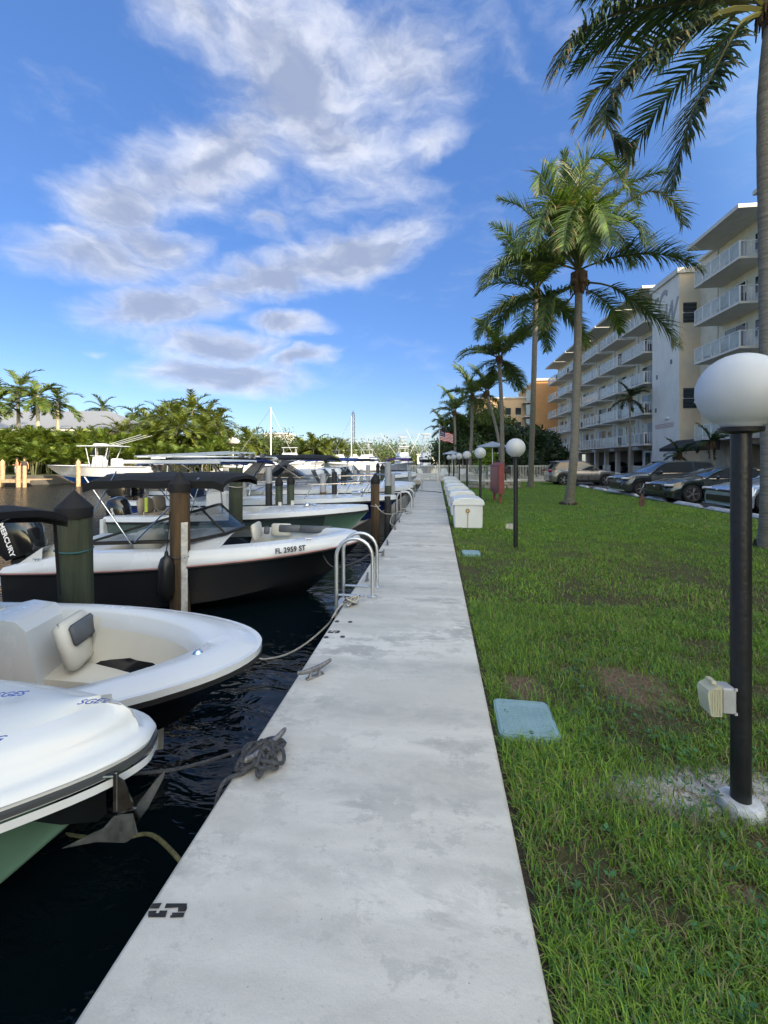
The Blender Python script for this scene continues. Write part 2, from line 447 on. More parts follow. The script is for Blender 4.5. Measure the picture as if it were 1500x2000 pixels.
wb = MB(); wb.grid([[(x, y, 0) for x in (-3000, -60, XL + .05)] for y in (-60, 300, 6000)], flip=True)
wb.build('water', M_water, loc=(0, 0, SEA), kind='structure')

# the seabed sheet that also carries land far away
M_lawnsoil = None
m, t, p, n, mth, noise, ramp, mix, bump, co = node_mat('lawn_ground'); M_lawn = m
big = noise(co, .35, 4, .6); med = noise(co, 2.2, 5, .65); fine = noise(co, 55, 4, .7, (1, .55, 1))
g = mix(ramp(med, .35, .65), (.100, .175, .026), (.155, .250, .042))
g = mix(ramp(big, .45, .70, 0, .45), g, (.13, .155, .045))
g = mix(ramp(fine, .3, .7, .0, .55), g, (.028, .060, .012))
sp = n('ShaderNodeSeparateXYZ'); t.links.new(co, sp.inputs[0])
near = ramp(sp.outputs[1], 5.5, 12, 1, 0)
soil = mix(ramp(fine, .35, .65), (.050, .036, .022), (.105, .080, .050))
g = mix(mth('MULTIPLY', near, .85), g, soil)
def patch(cx, cy, rx, ry, k=1.0):
    mp = n('ShaderNodeMapping', vector_type='TEXTURE'); t.links.new(co, mp.inputs[0])
    mp.inputs['Location'].default_value = (cx, cy, 0); mp.inputs['Scale'].default_value = (rx, ry, 1)
    ln = n('ShaderNodeVectorMath', operation='LENGTH'); t.links.new(mp.outputs[0], ln.inputs[0])
    return ramp(mth('SUBTRACT', mth('ADD', ln.outputs['Value'], mth('MULTIPLY', med, .9)), .45), .55, 1.0, k, 0)
PATCHES = [(1.42, 3.35, .36, .40, 'brown'), (1.50, 2.28, .85, .24, 'chalk'), (1.85, 1.9, .30, .32, 'chalk'), 
           (.62, 3.2, .20, .25, 'brown'), (1.15, 1.75, .12, .08, 'brown')]
for (cx, cy, rx, ry, k) in PATCHES:
    colr = mix(ramp(fine, .3, .7), (.34, .31, .27), (.60, .58, .54)) if k == 'chalk' else mix(ramp(fine, .35, .65), (.12, .085, .052), (.22, .16, .105))
    g = mix(patch(cx, cy, rx, ry), g, colr)
t.links.new(g, p.inputs['Base Color']); p.inputs['Roughness'].default_value = .95; p.inputs['Specular IOR Level'].default_value = .15
t.links.new(bump(fine, .9, .03, bump(med, .4, .08)), p.inputs['Normal'])
GZ = -0.07
lb = MB()
lb.grid([[(x, y, 0) for x in (XR - .04, 4, 8.9)] for y in (-14, 0, 12, 34.6)], flip=True)
lb.build('lawn', M_lawn, loc=(0, 0, GZ), kind='structure')
lb = MB(); lb.grid([[(x, y, 0) for x in (XR - .04, 60, 2500)] for y in (-200, -14, 120, 6000)], flip=True)
lb.build('ground', mat('far_ground', (.10, .12, .05), .95, var=.4, scale=.3, col2=(.16, .15, .10)), loc=(0, 0, GZ - .06), kind='structure')

# asphalt
m, t, p, n, mth, noise, ramp, mix, bump, co = node_mat('asphalt')
a1 = noise(co, .5, 5, .6); a2 = noise(co, 140, 3, .7)
g = mix(ramp(a1, .3, .7), (.030, .031, .034), (.048, .048, .050)); g = mix(ramp(a2, .45, .8, 0, .6), g, (.10, .10, .105))
t.links.new(g, p.inputs['Base Color']); p.inputs['Roughness'].default_value = .85
t.links.new(bump(a2, .6, .01), p.inputs['Normal']); M_asph = m
lb = MB(); lb.grid([[(x, y, 0) for x in (8.9, 15, 36)] for y in (-14, 12, 84)], flip=True)
lb.build('parking_lot', M_asph, loc=(0, 0, GZ - .02), kind='structure')
M_line = mat('road_paint', (.62, .62, .60), .7, var=.35, scale=7, detail=9)
STALL_Y = [24.7 - 3.0 * k for k in range(-3, 5)]

# seawall cap: concrete with damp blotches, pin holes, cross bands
m, t, p, n, mth, noise, ramp, mix, bump, co = node_mat('seawall_concrete'); M_conc = m
b1 = noise(co, 1.3, 7, .62, (.55, 1.5, 1), .4); b2 = noise(co, 5.0, 8, .72, (.8, 1.3, 1), .3); b3 = noise(co, 90, 4, .7); b4 = noise(co, .9, 3, .5, (.25, 2.6, 1))
g = mix(ramp(b1, .35, .62), (.50, .48, .43), (.63, .605, .55))
b5 = noise(co, 1.0, 4, .62, (.10, 1.45, 1), .25); b6 = noise(co, 14, 9, .75, (.7, 1.2, 1))
g = mix(ramp(b5, .42, .60, 0, .55), g, mix(ramp(b6, .4, .6), (.36, .35, .32), (.46, .445, .41)))
g = mix(ramp(b6, .56, .70, 0, .5), g, (.30, .29, .265))
b7 = noise(co, 3.2, 10, .8, (.8, 1.1, 1)); g = mix(mth('MULTIPLY', ramp(b7, .52, .57), ramp(b1, .36, .60, 0, .60)), g, (.33, .325, .30))
b8 = noise(co, 300, 2, .5); g = mix(ramp(b8, .58, .72, 0, .35), g, (.25, .24, .22))
g = mix(mth('MULTIPLY', ramp(b1, .53, .63), ramp(b2, .42, .54)), g, (.37, .36, .335))
g = mix(mth('MULTIPLY', ramp(b4, .50, .62, 0, .50), ramp(b2, .38, .60)), g, (.36, .355, .335))
g = mix(ramp(b3, .66, .76, 0, .5), g, (.26, .25, .235))
vo = n('ShaderNodeTexVoronoi', feature='F1'); t.links.new(co, vo.inputs['Vector']); vo.inputs['Scale'].default_value = 26
pit = mth('MULTIPLY', ramp(vo.outputs['Distance'], .045, .085, 1, 0), ramp(b2, .48, .60))
g = mix(mth('MULTIPLY', pit, .6), g, (.17, .16, .15))
sp = n('ShaderNodeSeparateXYZ'); t.links.new(co, sp.inputs[0])
edge = ramp(mth('ADD', sp.outputs[0], mth('MULTIPLY', b2, .05)), XL + .10, XL + .02, 0, .0)
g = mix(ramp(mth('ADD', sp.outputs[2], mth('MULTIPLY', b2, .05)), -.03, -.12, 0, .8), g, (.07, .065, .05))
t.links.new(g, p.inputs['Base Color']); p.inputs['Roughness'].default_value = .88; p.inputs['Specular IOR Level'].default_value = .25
t.links.new(bump(mth('SUBTRACT', b3, mth('MULTIPLY', pit, 1.5)), .35, .006, bump(b2, .25, .012)), p.inputs['Normal'])
# the cap is poured in sections with narrow joints
SECT = [-6, -1.0, 6.3, 13.6, 20.9, 28.2, 35.5]
sw = bpy.data.objects.new('seawall', None); COL.objects.link(sw)
sw['label'] = 'long pale concrete seawall cap used as a walkway beside the boats'; sw['category'] = 'seawall'
for i in range(len(SECT) - 1):
    y0, y1 = SECT[i] + .004, SECT[i + 1] - .004
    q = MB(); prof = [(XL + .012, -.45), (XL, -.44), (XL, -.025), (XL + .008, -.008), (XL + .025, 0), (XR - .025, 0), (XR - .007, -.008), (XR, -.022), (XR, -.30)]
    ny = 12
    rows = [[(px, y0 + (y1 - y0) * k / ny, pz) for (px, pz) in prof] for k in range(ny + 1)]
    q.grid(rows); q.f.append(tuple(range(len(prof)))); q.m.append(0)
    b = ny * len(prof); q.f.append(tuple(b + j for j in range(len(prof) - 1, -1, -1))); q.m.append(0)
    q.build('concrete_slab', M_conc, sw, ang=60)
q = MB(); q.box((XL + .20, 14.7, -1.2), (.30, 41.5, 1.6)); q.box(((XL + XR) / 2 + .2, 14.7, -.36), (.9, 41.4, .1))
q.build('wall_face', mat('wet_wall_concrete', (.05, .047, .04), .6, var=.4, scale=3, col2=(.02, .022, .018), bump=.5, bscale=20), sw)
# soil gap along the lawn edge
q = MB(); q.box((XR + .02, 14, GZ - .02), (.06, 40, .055)); 
q.build('soil_strip', mat('edge_soil', (.045, .034, .024), 1, var=.5, scale=30, bump=1, bscale=60), kind='structure')

# black stencilled slip numbers, painted flat on the concrete
M_sten = mat('stencil_paint', (.018, .018, .02), .8, var=.4, scale=40)
def stencil5(loc, sx, sy, label):
    # drawn turned: its top points to the walker's right
    q = MB(); z = .003
    def P(pts): q.add([(lambda w: (w.x - loc.x, w.y - loc.y, z))(at(ox + a * kx, oy + b_ * ky, 0)) for a, b_ in pts], [tuple(range(len(pts)))[::-1]])
    ox, oy, kx, ky = sx
    P([(8, 1), (26, 0), (20, 11), (2, 11)]); P([(0, 16), (16, 15), (14, 20), (20, 20), (22, 15), (37, 15), (33, 28), (-1, 28)])
    P([(35, 1), (75, 1), (75, 12), (58, 12), (58, 9), (31, 10)]); P([(58, 12), (75, 12), (72, 17), (57, 17)]); P([(46, 19), (71, 19), (68, 28), (42, 29), (43, 24), (46, 24)])
    o = q.build('slip_number', M_sten, loc=loc, smooth=False); tag(o, label, 'painted number'); return o
stencil5(at(328, 1779, 0), (290, 1765, 1, 1), 0, 'large black stencilled 5 on the concrete nearest the camera')
stencil5(at(651, 1234, 0), (640, 1232, .32, .17), 0, 'small far black stencilled number beyond the first bare cleat')
# bolt plugs near the far number
for k, (px, py) in enumerate(((658, 1214), (684, 1215), (637, 1245), (669, 1244))):
    c = at(px, py, 0); q = MB(); q.lathe([(.022, 0), (.022, .004), (.018, .006)], c, n=12)
    o = q.build('bolt_plug', M_rope_d)
    tag(o, ['dark round bolt plug left of a pair beyond the far number', 'dark round bolt plug right of a pair beyond the far number', 'dark round bolt plug at the water edge before the far number', 'dark round bolt plug inland just before the far number'][k], 'bolt plug', 'bolt plugs in the seawall')

# ---------------------------------------------------------------- grass blades (real geometry near the camera)
def in_patch(x, y):
    s = np.zeros_like(x)
    for (cx, cy, rx, ry, k) in PATCHES:
        d = np.sqrt(((x - cx) / rx) ** 2 + ((y - cy) / ry) ** 2)
        s = np.maximum(s, np.clip(1.35 - d, 0, 1))
    return s
def vnoise(x, y, f, seed):
    r = np.random.default_rng(seed); T = r.random((64, 64))
    X, Y = x * f, y * f; i = np.floor(X).astype(int); j = np.floor(Y).astype(int); a = X - i; b = Y - j
    a = a * a * (3 - 2 * a); b = b * b * (3 - 2 * b); g = lambda p, q: T[p % 64, q % 64]
    return (g(i, j) * (1 - a) + g(i + 1, j) * a) * (1 - b) + (g(i, j + 1) * (1 - a) + g(i + 1, j + 1) * a) * b
def blades(x, y, h, w, lean, col, name, kind='stuff', z0=GZ):
    n = len(x); th = nr.random(n) * 2 * PI; ph = th + (nr.random(n) - .5) * 1.2 + PI / 2
    dx, dy = np.cos(th), np.sin(th); lx, ly = np.cos(ph) * lean * h, np.sin(ph) * lean * h
    vz = np.full(n, z0)
    P = np.zeros((n, 7, 3))
    for k, (s, ww, ln) in enumerate(((0, 1.0, 0), (.42, .85, .22), (.78, .55, .62))):
        hz = h * s * (1 - .25 * lean * s)
        for e, sg in enumerate((-1, 1)):
            P[:, 2 * k + e, 0] = x + sg * dx * w * ww / 2 + lx * ln; P[:, 2 * k + e, 1] = y + sg * dy * w * ww / 2 + ly * ln; P[:, 2 * k + e, 2] = vz + hz
    P[:, 6, 0] = x + lx * 1.15; P[:, 6, 1] = y + ly * 1.15; P[:, 6, 2] = vz + h * (1 - .45 * lean)
    me = bpy.data.meshes.new(name); me.vertices.add(n * 7); me.vertices.foreach_set('co', P.reshape(-1))
    base = (np.arange(n) * 7)[:, None]
    lo = (base + np.array([[0, 1, 3, 2, 2, 3, 5, 4, 4, 5, 6]])).reshape(-1)
    me.loops.add(n * 11); me.loops.foreach_set('vertex_index', lo.astype(np.int32))
    st = ((np.arange(n) * 11)[:, None] + np.array([[0, 4, 8]])).reshape(-1)
    me.polygons.add(n * 3); me.polygons.foreach_set('loop_start', st.astype(np.int32))
    at_ = me.attributes.new('tone', 'FLOAT_COLOR', 'POINT'); cc = np.ones((n, 7, 4)); cc[:, :, :3] = col[:, None, :]
    at_.data.foreach_set('color', cc.reshape(-1)); me.update(calc_edges=True); me.validate()
    me.materials.append(attr_mat('grass_blade', .55, .30))
    o = bpy.data.objects.new(name, me); COL.objects.link(o); o['kind'] = kind; return o
LIDC = at(1025, 1400, GZ + .05); LIDC2 = at(920, 1078, GZ + .05)
def scatter(n, x0, x1, y0, y1, hmu, wmu, seed):
    # Y sampled so that nearer ground gets more blades
    u = nr.random(n); y = y0 * (y1 / y0) ** (u ** .85); x = x0 + (x1 - x0) * nr.random(n)
    vis = (x - .9) / (y + .3) < 1.25; x, y = x[vis], y[vis]
    nz = vnoise(x, y, 1.7, seed) * .6 + vnoise(x, y, 6, seed + 1) * .4; ip = in_patch(x, y)
    lidm = ((np.abs(x - LIDC[0]) < .165) & (np.abs(y - LIDC[1] - .012) < .185)) | ((np.abs(x - LIDC2[0]) < .16) & (np.abs(y - LIDC2[1]) < .17)) | (((x - 1.37) ** 2 + (y - 1.97) ** 2) < .0085)
    keep = (~lidm) & (nr.random(len(x)) < np.clip((nz - .20) * 2.4, .08, 1) * (1 - .93 * ip))
    x, y, nz = x[keep], y[keep], nz[keep]; n = len(x)
    h = hmu * (.45 + .9 * nr.random(n)) * (.55 + .9 * nz); w = wmu * (.6 + .8 * nr.random(n)); lean = .25 + 1.1 * nr.random(n) ** 1.3
    g1 = np.array([.095, .185, .025]); g2 = np.array([.250, .385, .050]); g3 = np.array([.065, .165, .045]); dry = np.array([.30, .26, .125])
    k = np.clip(nz * .9 + (nr.random(n) - .5) * .7, 0, 1)[:, None]
    c = g1 * (1 - k) + g2 * k; b = (nr.random(n) < .25)[:, None]; c = np.where(b, g3 * (.7 + .6 * nr.random((n, 1))), c)
    dz = vnoise(x, y, 1.1, seed + 7); d = (nr.random(n) < .05 + .22 * np.clip(dz - .30, 0, 1) * 1.3)[:, None]; c = np.where(d, dry * (.5 + .6 * nr.random((n, 1))), c)
    return x, y, h, w, lean, c
blades(*scatter(165000, XR + .03, 3.6, .75, 5.0, .058, .0050, 3), 'grass_blades')
blades(*scatter(70000, XR + .03, 6.0, 4.0, 12.0, .052, .0085, 13), 'grass_blades')
blades(*scatter(50000, XR + .03, 8.8, 9.0, 33.0, .045, .019, 23), 'grass_blades')
# straw and clippings lying between the blades
n_ = 14000; y_ = .8 * (9 / .8) ** nr.random(n_); x_ = XR + .03 + 3.2 * nr.random(n_); kk = ~((np.abs(x_ - LIDC[0]) < .18) & (np.abs(y_ - LIDC[1]) < .20)); x_, y_ = x_[kk], y_[kk]; n_ = len(x_); dc = np.array([.26, .20, .11]) * (.35 + .8 * nr.random((n_, 1)))
blades(x_, y_, .018 + .012 * nr.random(n_), .0035 + .002 * nr.random(n_), 1.8 + 1.6 * nr.random(n_), dc, 'dead_grass')
# broad clover-like weeds
q = MB(); tone = []
for k in range(300):
    y = 1.0 * (5.0) ** rng.random(); x = XR + .05 + rng.random() * 2.4
    if rng.random() < .5: x = 1.0 + rng.gauss(0, .25) + .3; y = 2.9 + rng.gauss(0, .5)
    if k % 5 == 0: y = 1.15 + rng.random() * .6; x = .55 + rng.random() * 1.6
    h = .03 + rng.random() * .03; a = rng.random() * 6.28
    for j in range(3):
        b = a + j * 2.1; r = .006 + rng.random() * .009; c = V((x + math.cos(b) * r, y + math.sin(b) * r, GZ + h))
        d = V((math.cos(b), math.sin(b), .35)).normalized(); sd = V((-math.sin(b), math.cos(b), 0))
        q.add([c - d * r, c + sd * r * .75, c + d * r * 1.1, c - sd * r * .75], [(0, 1, 2, 3)])
o = q.build('clover', mat('clover_leaf', (.045, .135, .035), .5, var=.5, scale=3), kind='stuff')
# ================================================================ SMALL THINGS ON THE SEAWALL AND THE LAWN
M_pole = mat('black_pole_paint', (.012, .013, .016), .38, var=.3, scale=6, bump=.15, bscale=40)
M_globe = mat('frosted_globe', (.52, .54, .56), .45, var=.10, scale=2.0, sub=.25, streak=(1, 1, .4), detail=9)
M_footw = mat('painted_concrete_foot', (.62, .63, .64), .8, var=.3, scale=9, col2=(.33, .33, .32), bump=.4, bscale=30)
M_greybox = mat('grey_cast_metal', (.34, .35, .36), .55, metal=.2, var=.15, scale=10)
M_clear = mat('clear_plastic_cover', (.62, .60, .44), .28, var=.15, scale=6, alpha=.62)
M_white_p = mat('white_powder_coat', (.70, .71, .72), .45, var=.08, scale=4)
M_dockbox = mat('fibreglass_dock_box', (.66, .68, .69), .35, var=.10, scale=2.2, streak=(1, 1, .4))
M_brass = mat('aged_brass', (.30, .21, .10), .45, metal=.7, var=.3, scale=20)
M_galv = mat('galvanised_iron', (.24, .235, .24), .5, metal=.75, var=.4, scale=22, bump=.4, bscale=70)

def lamp(loc, label, first, box=None, lean=0.0, hh=0.0):
    """globe lamp: painted pole, collar, white globe"""
    t = thing('globe_lamp', label, 'lamp post', loc, 0, 'globe lamps along the lawn')
    x = lean
    q = MB(); q.tube([(0, 0, 0), (x * .5, 0, .83), (x, 0, 1.68 + hh)], .0405, n=20); q.build('pole', M_pole, t)
    q = MB(); q.lathe([(.042, 1.665), (.085, 1.675), (.088, 1.695), (.05, 1.70)], (x, 0, hh), n=24); q.build('collar', M_pole, t)
    q = MB(); q.lathe([(.075 + .0, 1.690)] + [(.178 * math.sin(a), 1.862 - .176 * math.cos(a)) for a in [R(26 + 154 * i / 15) for i in range(16)]], (x, 0, hh), n=40)
    q.build('globe', M_globe, t, ang=80)
    if first:
        q = MB(); q.lathe([(.090, -.04), (.090, .03), (.082, .045), (.045, .05)], n=28); q.build('foot', M_footw, t)
    if box: box(t)
    return t
def outlet_big(t):
    q = MB(); q.box((-.077, -.01, .52), (.062, .075, .118), bev=.006)
    for zz in (.465, .575): q.box((-.05, -.046, zz), (.012, .008, .012))
    b = q.build('outlet_box', M_greybox, t)
    q = MB(); ys = (-.052, .032)
    pr = [(-.110, .452), (-.110, .588), (-.128, .590), (-.166, .566), (-.172, .545), (-.160, .456), (-.15, .448)]
    q.add([(x, ys[0], z) for x, z in pr] + [(x, ys[1], z) for x, z in pr],
          [tuple(range(7)), tuple(range(13, 6, -1))] + [(i, i + 7, (i + 1) % 7 + 7, (i + 1) % 7) for i in range(7)])
    for k in range(7): q.box((-.116 - .007 * k, ys[0] - .002, .515), (.0025, .004, .12))
    q.box((-.135, -.01, .597), (.02, .05, .014)); q.build('weather_cover', M_clear, b)
    q = MB(); q.box((-.110, -.01, .52), (.005, .08, .124)); q.build('gasket', M_black, b)
def outlet_small(t):
    q = MB(); q.box((-.085, -.01, .40), (.07, .07, .10), bev=.006); b = q.build('outlet_box', M_greybox, t)
    q = MB(); q.box((-.15, -.01, .40), (.06, .066, .09), bev=.01); q.build('weather_cover', M_clear, b)
LZ = GZ
b1 = at(1447, 1572, GZ + .02)
lamp((b1.x, b1.y, GZ), 'nearest globe lamp with a clear covered outlet box and white round foot', True, outlet_big, lean=.0, hh=.08)
lamp_px = [(1007, 1070), (938, 1002), (912, 975), (897, 958), (886, 949), (877, 943)]
lamp_lab = ['globe lamp behind the white dock boxes with a small outlet box low on its pole', 'globe lamp directly left of the red notice board',
            'globe lamp right beside the middle white dock boxes', 'smaller far globe lamp third from the white fence', 'small far globe lamp second from the white fence', 'farthest tiny globe lamp closest to the white fence']
for k, (px, py) in enumerate(lamp_px):
    p_ = at(px, py, GZ); lamp((p_.x, p_.y, GZ), lamp_lab[k], False, outlet_small if k == 0 else None)

# in-ground service lids
M_lid = mat('blue_grey_plastic_lid', (.23, .34, .36), .5, var=.12, scale=5)
def lid(c, sx, sy, rz, label, big):
    t = thing('service_lid', label, 'utility lid', (c.x, c.y, GZ + .045), rz, 'service lids in the lawn')
    def rr(hx, hy, r, n=5):
        return [(cx * (hx - r) + r * math.cos(a), cy * (hy - r) + r * math.sin(a)) for cx, cy, a0 in ((1, 1, 0), (-1, 1, 90), (-1, -1, 180), (1, -1, 270)) for a in [R(a0 + 90 * i / n) for i in range(n + 1)]]
    q = MB(); q.prism(rr(sx / 2, sy / 2, .045), -.05, .0); q.build('rim', mat('lid_rim', (.19, .31, .32), .6, var=.2), t)
    q = MB(); q.prism(rr(sx / 2 - .012, sy / 2 - .012, .036), -.01, .006)
    q.build('plate', M_lid, t)
    q = MB()
    if big:
        for i in range(-9, 10):
            for j in range(-8, 7):
                x = i * .0175 + (.00875 if j % 2 else 0); y = j * .0185
                if abs(x) > sx / 2 - .03 or abs(y - .0) > sy / 2 - .045: continue
                q.box((x, y - .01, .0072), (.016, .0035, .003), rz=R(38 if (i + j) % 2 else -38))
        for yy in (.158, .168): q.box((.03, yy, .0072), (.19, .004, .003))
        d = .026
        for a in range(4): q.box((-.115 + d * .5 * math.cos(R(45 + 90 * a)), .155 + d * .5 * math.sin(R(45 + 90 * a)), .0072), (.034, .004, .003), rz=R(135 + 90 * a))
        q.ball((-.115, .155, .0065), .008, n=8, k=4, sq=(1, 1, .3))
        q.build('raised_tread', M_lid, t)
    q = MB(); q.lathe([(.013, .0), (.013, .0085), (.009, .0085), (.009, .004)], (0.01 if big else 0, -sy / 2 + .04, 0), n=14); q.build('bolt_hole', M_black, t)
c = (at(1025, 1400, GZ + .05)); lid(c, .345, .395, R(-1.5), 'large blue grey lid with raised tread beside the near seawall edge', True)
c = (at(920, 1078, GZ + .05)); lid(c, .30, .33, 0, 'small far lid in the lawn left of the second globe lamp', False)

# cleats
cb = MB()
cb.box((0, 0, .006), (.048, .20, .012), bev=.005)
for s_ in (-1, 1):
    cb.tube([(0, s_ * .058, .004), (0, s_ * .052, .03), (0, s_ * .045, .055)], [.024, .017, .017], n=10)
    cb.lathe([(.008, .012), (.008, .017)], (0, s_ * .085, 0), n=8)
cb.tube([(0, -.205, .083), (0, -.19, .079), (0, -.14, .070), (0, -.07, .062), (0, 0, .060), (0, .07, .062), (0, .14, .070), (0, .19, .079), (0, .205, .083)], [.009, .0155, .017, .0195, .021, .0195, .017, .0155, .009], n=12)
cleat_me = cb.mesh('cleat', M_galv)
cleats = [(520, 1482, -22), (615, 1322, -38), (688, 1182, -30), (717, 1134, 5), (748, 1085, 0), (757, 1064, 10), (771, 1034, 0), (778, 1020, 4), (789, 1000, 0), (805, 970, 3), (812, 960, 0)]
cl_lab = ['near grey cleat buried under a heap of dark rope', 'bare grey cleat standing alone between the rope heap and the ladder', 'grey cleat wrapped in pale rope at the foot of the nearest ladder',
          'grey cleat just behind the nearest ladder hoops', 'grey cleat with a black line where the black boat ties up', 'grey cleat just beyond the black boat bow line', 'grey cleat second before the middle ladder',
          'grey cleat first before the middle ladder', 'grey cleat between the two legs of the middle ladder', 'small far grey cleat before the farthest ladder', 'tiny farthest cleat beside the farthest ladder']
CL = []
for (px, py, r_), lab in zip(cleats, cl_lab):
    c = at(px, py, 0); c.x = min(max(c.x, XL + .08), XL + .2)
    CL.append(c); o = put('cleat', cleat_me, loc=c, rot=(0, 0, R(r_ if abs(r_) > 12 else r_))); o.scale = (.80, .72, .95) if py > 1200 else (.8, .66, .85); tag(o, lab, 'cleat', 'cleats along the seawall edge')

# heap of dark rope on the near cleat
c0 = CL[0]; pts = []
rg = random.Random(4)
for k in range(92):
    a = k * .47 + math.sin(k * .31) * .9; rad = .052 + .040 * math.sin(k * .73) + .022 * math.sin(k * 1.9)
    lift = .012 + .060 * max(0, 1 - rad / .125) + .024 * (.5 + .5 * math.sin(k * 1.13)) * (.4 + .6 * (k / 92))
    pts.append(V((c0.x - .012 + math.cos(a) * rad * 1.12 + .018 * math.sin(k * .11), c0.y - .01 + math.sin(a) * rad * 1.35, lift)))
q = MB(); q.tube(smooth_path(pts, 4), .0098, n=7)
tail = smooth_path([pts[0], (c0.x - .06, c0.y - .13, .02), (XL - .01, c0.y - .20, .012), (XL - .03, c0.y - .25, -.10), (XL - .05, c0.y - .27, -.35), (XL - .06, c0.y - .28, -.7)], 6)
q.tube(tail, .0098, n=7)
tag(q.build('rope_heap', M_rope_d), 'heap of dark braided dock rope looped over the near cleat', 'rope')
# pale rope on the third cleat
c2 = CL[2]; pts = []
for k in range(40):
    a = k * .9; pts.append(V((c2.x + math.cos(a) * .028 + .04 * math.sin(k * .5), c2.y + math.sin(a) * .05 + .05 * math.sin(k * .33), .045 + .03 * math.sin(k * .7) + .01)))
q = MB(); q.tube(smooth_path(pts, 3), .009, n=6)
q.tube(smooth_path([pts[0], (c2.x - .1, c2.y - .1, .03), (XL - .02, c2.y - .35, .0), at(640, 1220, -.12), at(600, 1255, -.3), at(560, 1278, -.42), at(520, 1287, -.5), at(494, 1284, -.5)], 6), .009, n=6)
tag(q.build('mooring_line', M_rope_w), 'pale mooring line from the ladder cleat down to the water by the open bow', 'rope')

# ladders
def ladder(px0, py0, px1, py1, label, h=.66):
    a, b = at(px0, py0, 0), at(px1, py1, 0); y0, y1 = a.y, b.y
    t = thing('dock_ladder', label, 'ladder', (XL, y0, 0), 0, 'steel ladders over the seawall edge')
    xo, xi = -.14, .30 - .02
    r = .021; d = (y1 - y0)
    for k, yy in enumerate((0, d)):
        q = MB(); w = (xi - xo) / 2; cx = (xi + xo) / 2
        P = [(xi, yy, 0.0), (xi, yy, h - w)] + [(cx + w * math.cos(R(a_)), yy, h - w + w * math.sin(R(a_))) for a_ in range(15, 180, 15)] + [(xo, yy, h - w), (xo, yy, 0), (xo, yy, -1.5)]
        q.tube(P, r, n=12); q.box((xi, yy, .006), (.10, .07, .012), bev=.004); q.box((xi - .25, yy, .010), (.30, .05, .012), bev=.003)
        q.build('hoop', M_alu, t)
    for z in (-.15, -.45, -.75, -1.05):
        q = MB(); q.box((xo, d / 2, z), (.07, d - .03, .025), bev=.004); q.build('rung', M_alu, t)
    return t
ladder(733, 1166, 741, 1147, 'nearest silver ladder with two tall hoops beside the black boat bow')
ladder(798, 1004, 804, 994, 'middle silver ladder with pale lines hanging beside it')
ladder(826, 962, 829, 956, 'farthest small silver ladder near the white fence')

# mooring lines that drape over the seawall edge at the middle ladder
def line(name, P, r, m, label, n=6, cat='rope', seg=8):
    q = MB(); q.tube(smooth_path(P, seg), r, n=n); return tag(q.build(name, m), label, cat)
line('mooring_line', [CL[6] + V((0, 0, .06)), at(762, 1020, .02), at(770, 1003, .03), at(790, 998, .03), at(805, 1001, .06)], .012, M_rope_w, 'pale lines bundled along the edge at the middle ladder')
line('mooring_line', [atd(733, 985, 8.6), atd(752, 1003, 8.8), at(778, 1003, .02), at(800, 1003, .05)], .010, M_rope_w, 'pale line stretched from the brown piling to the middle ladder')
line('mooring_line', [atd(612, 1053, 6.9), atd(628, 1080, 6.8), atd(650, 1107, 6.6), atd(690, 1100, 6.6), atd(722, 1083, 6.7), CL[4] + V((0, 0, .06))], .010, M_rope_d, 'black bow line sagging from the black boat to its cleat')
line('electric_cord', [at(862, 962, .012), at(845, 960, .012), at(828, 959, .012), at(818, 957, .012)], .018, M_rope_d, 'dark cord lying across the far walkway')
line('mooring_line', [at(455, 1475, .05), atd(470, 1466, 2.4) , atd(400, 1488, 2.15), atd(330, 1505, 2.0), atd(240, 1512, 1.9)], .008, M_rope_d, 'dark line from the rope heap to the nearest boat bow')
line('mooring_line', [(XL - .01, at(385, 1620, 0).y, -.20), at(300, 1632, -.42), at(240, 1637, -.5), at(180, 1636, -.55), at(120, 1628, -.62)], .010, mat('weedy_rope', (.16, .15, .07), .9, var=.4, scale=30), 'greenish line hanging low over the water under the anchor')

# ---------------------------------------------------------------- dock boxes
def dock_box(loc, label, first, ln=.85):
    t = thing('dock_box', label, 'dock box', loc, 0, 'white dock boxes along the walkway')
    w, h = .66, .60
    q = MB(); q.box((0, ln / 2, h / 2), (w, ln, h), bev=.03, taper=1.02); q.build('body', M_dockbox, t)
    q = MB(); n = 10
    prof = [(-w / 2 - .035, h - .03), (-w / 2 - .04, h + .03)] + [(-(w / 2 + .03) * math.cos(PI * i / n), h + .05 + .095 * math.sin(PI * i / n) ** .8) for i in range(n + 1)] + [(w / 2 + .04, h + .03), (w / 2 + .035, h - .03)]
    rows = []
    for (yy, k) in ((-.035, .90), (-.02, 1.0), (ln + .02, 1.0), (ln + .035, .9)):
        rows.append([(x, yy, h - .03 + (z - h + .03) * k) for x, z in prof])
    q.grid(rows, flip=True)
    q.f.append(tuple(range(len(prof)))); q.m.append(0); b = 3 * len(prof); q.f.append(tuple(b + j for j in range(len(prof) - 1, -1, -1))); q.m.append(0)
    lid_ = q.build('lid', M_dockbox, t, ang=30)
    q = MB(); q.box((-w / 2 - .045, ln * .5, h - .06), (.02, .07, .06), bev=.006); q.build('latch', M_galv, t)
    if first:
        q = MB(); q.lathe([(.052, -.012), (.052, .0), (.036, .0)], (-.02, -.014, .43), axis='Y', n=24); q.build('ring', M_brass, t)
        q = MB(); q.lathe([(.036, -.0), (.030, -.008), (.0, -.012)], (-.02, -.016, .43), axis='Y', n=20); q.build('round_light', mat('warm_lens', (.75, .70, .55), .3), t)
        q = MB(); q.box((-.02, -.0035, .20), (.030, .006, .34)); q.build('rust_streak', mat('rust_stain', (.42, .36, .24), .8, var=.25, scale=30), t)
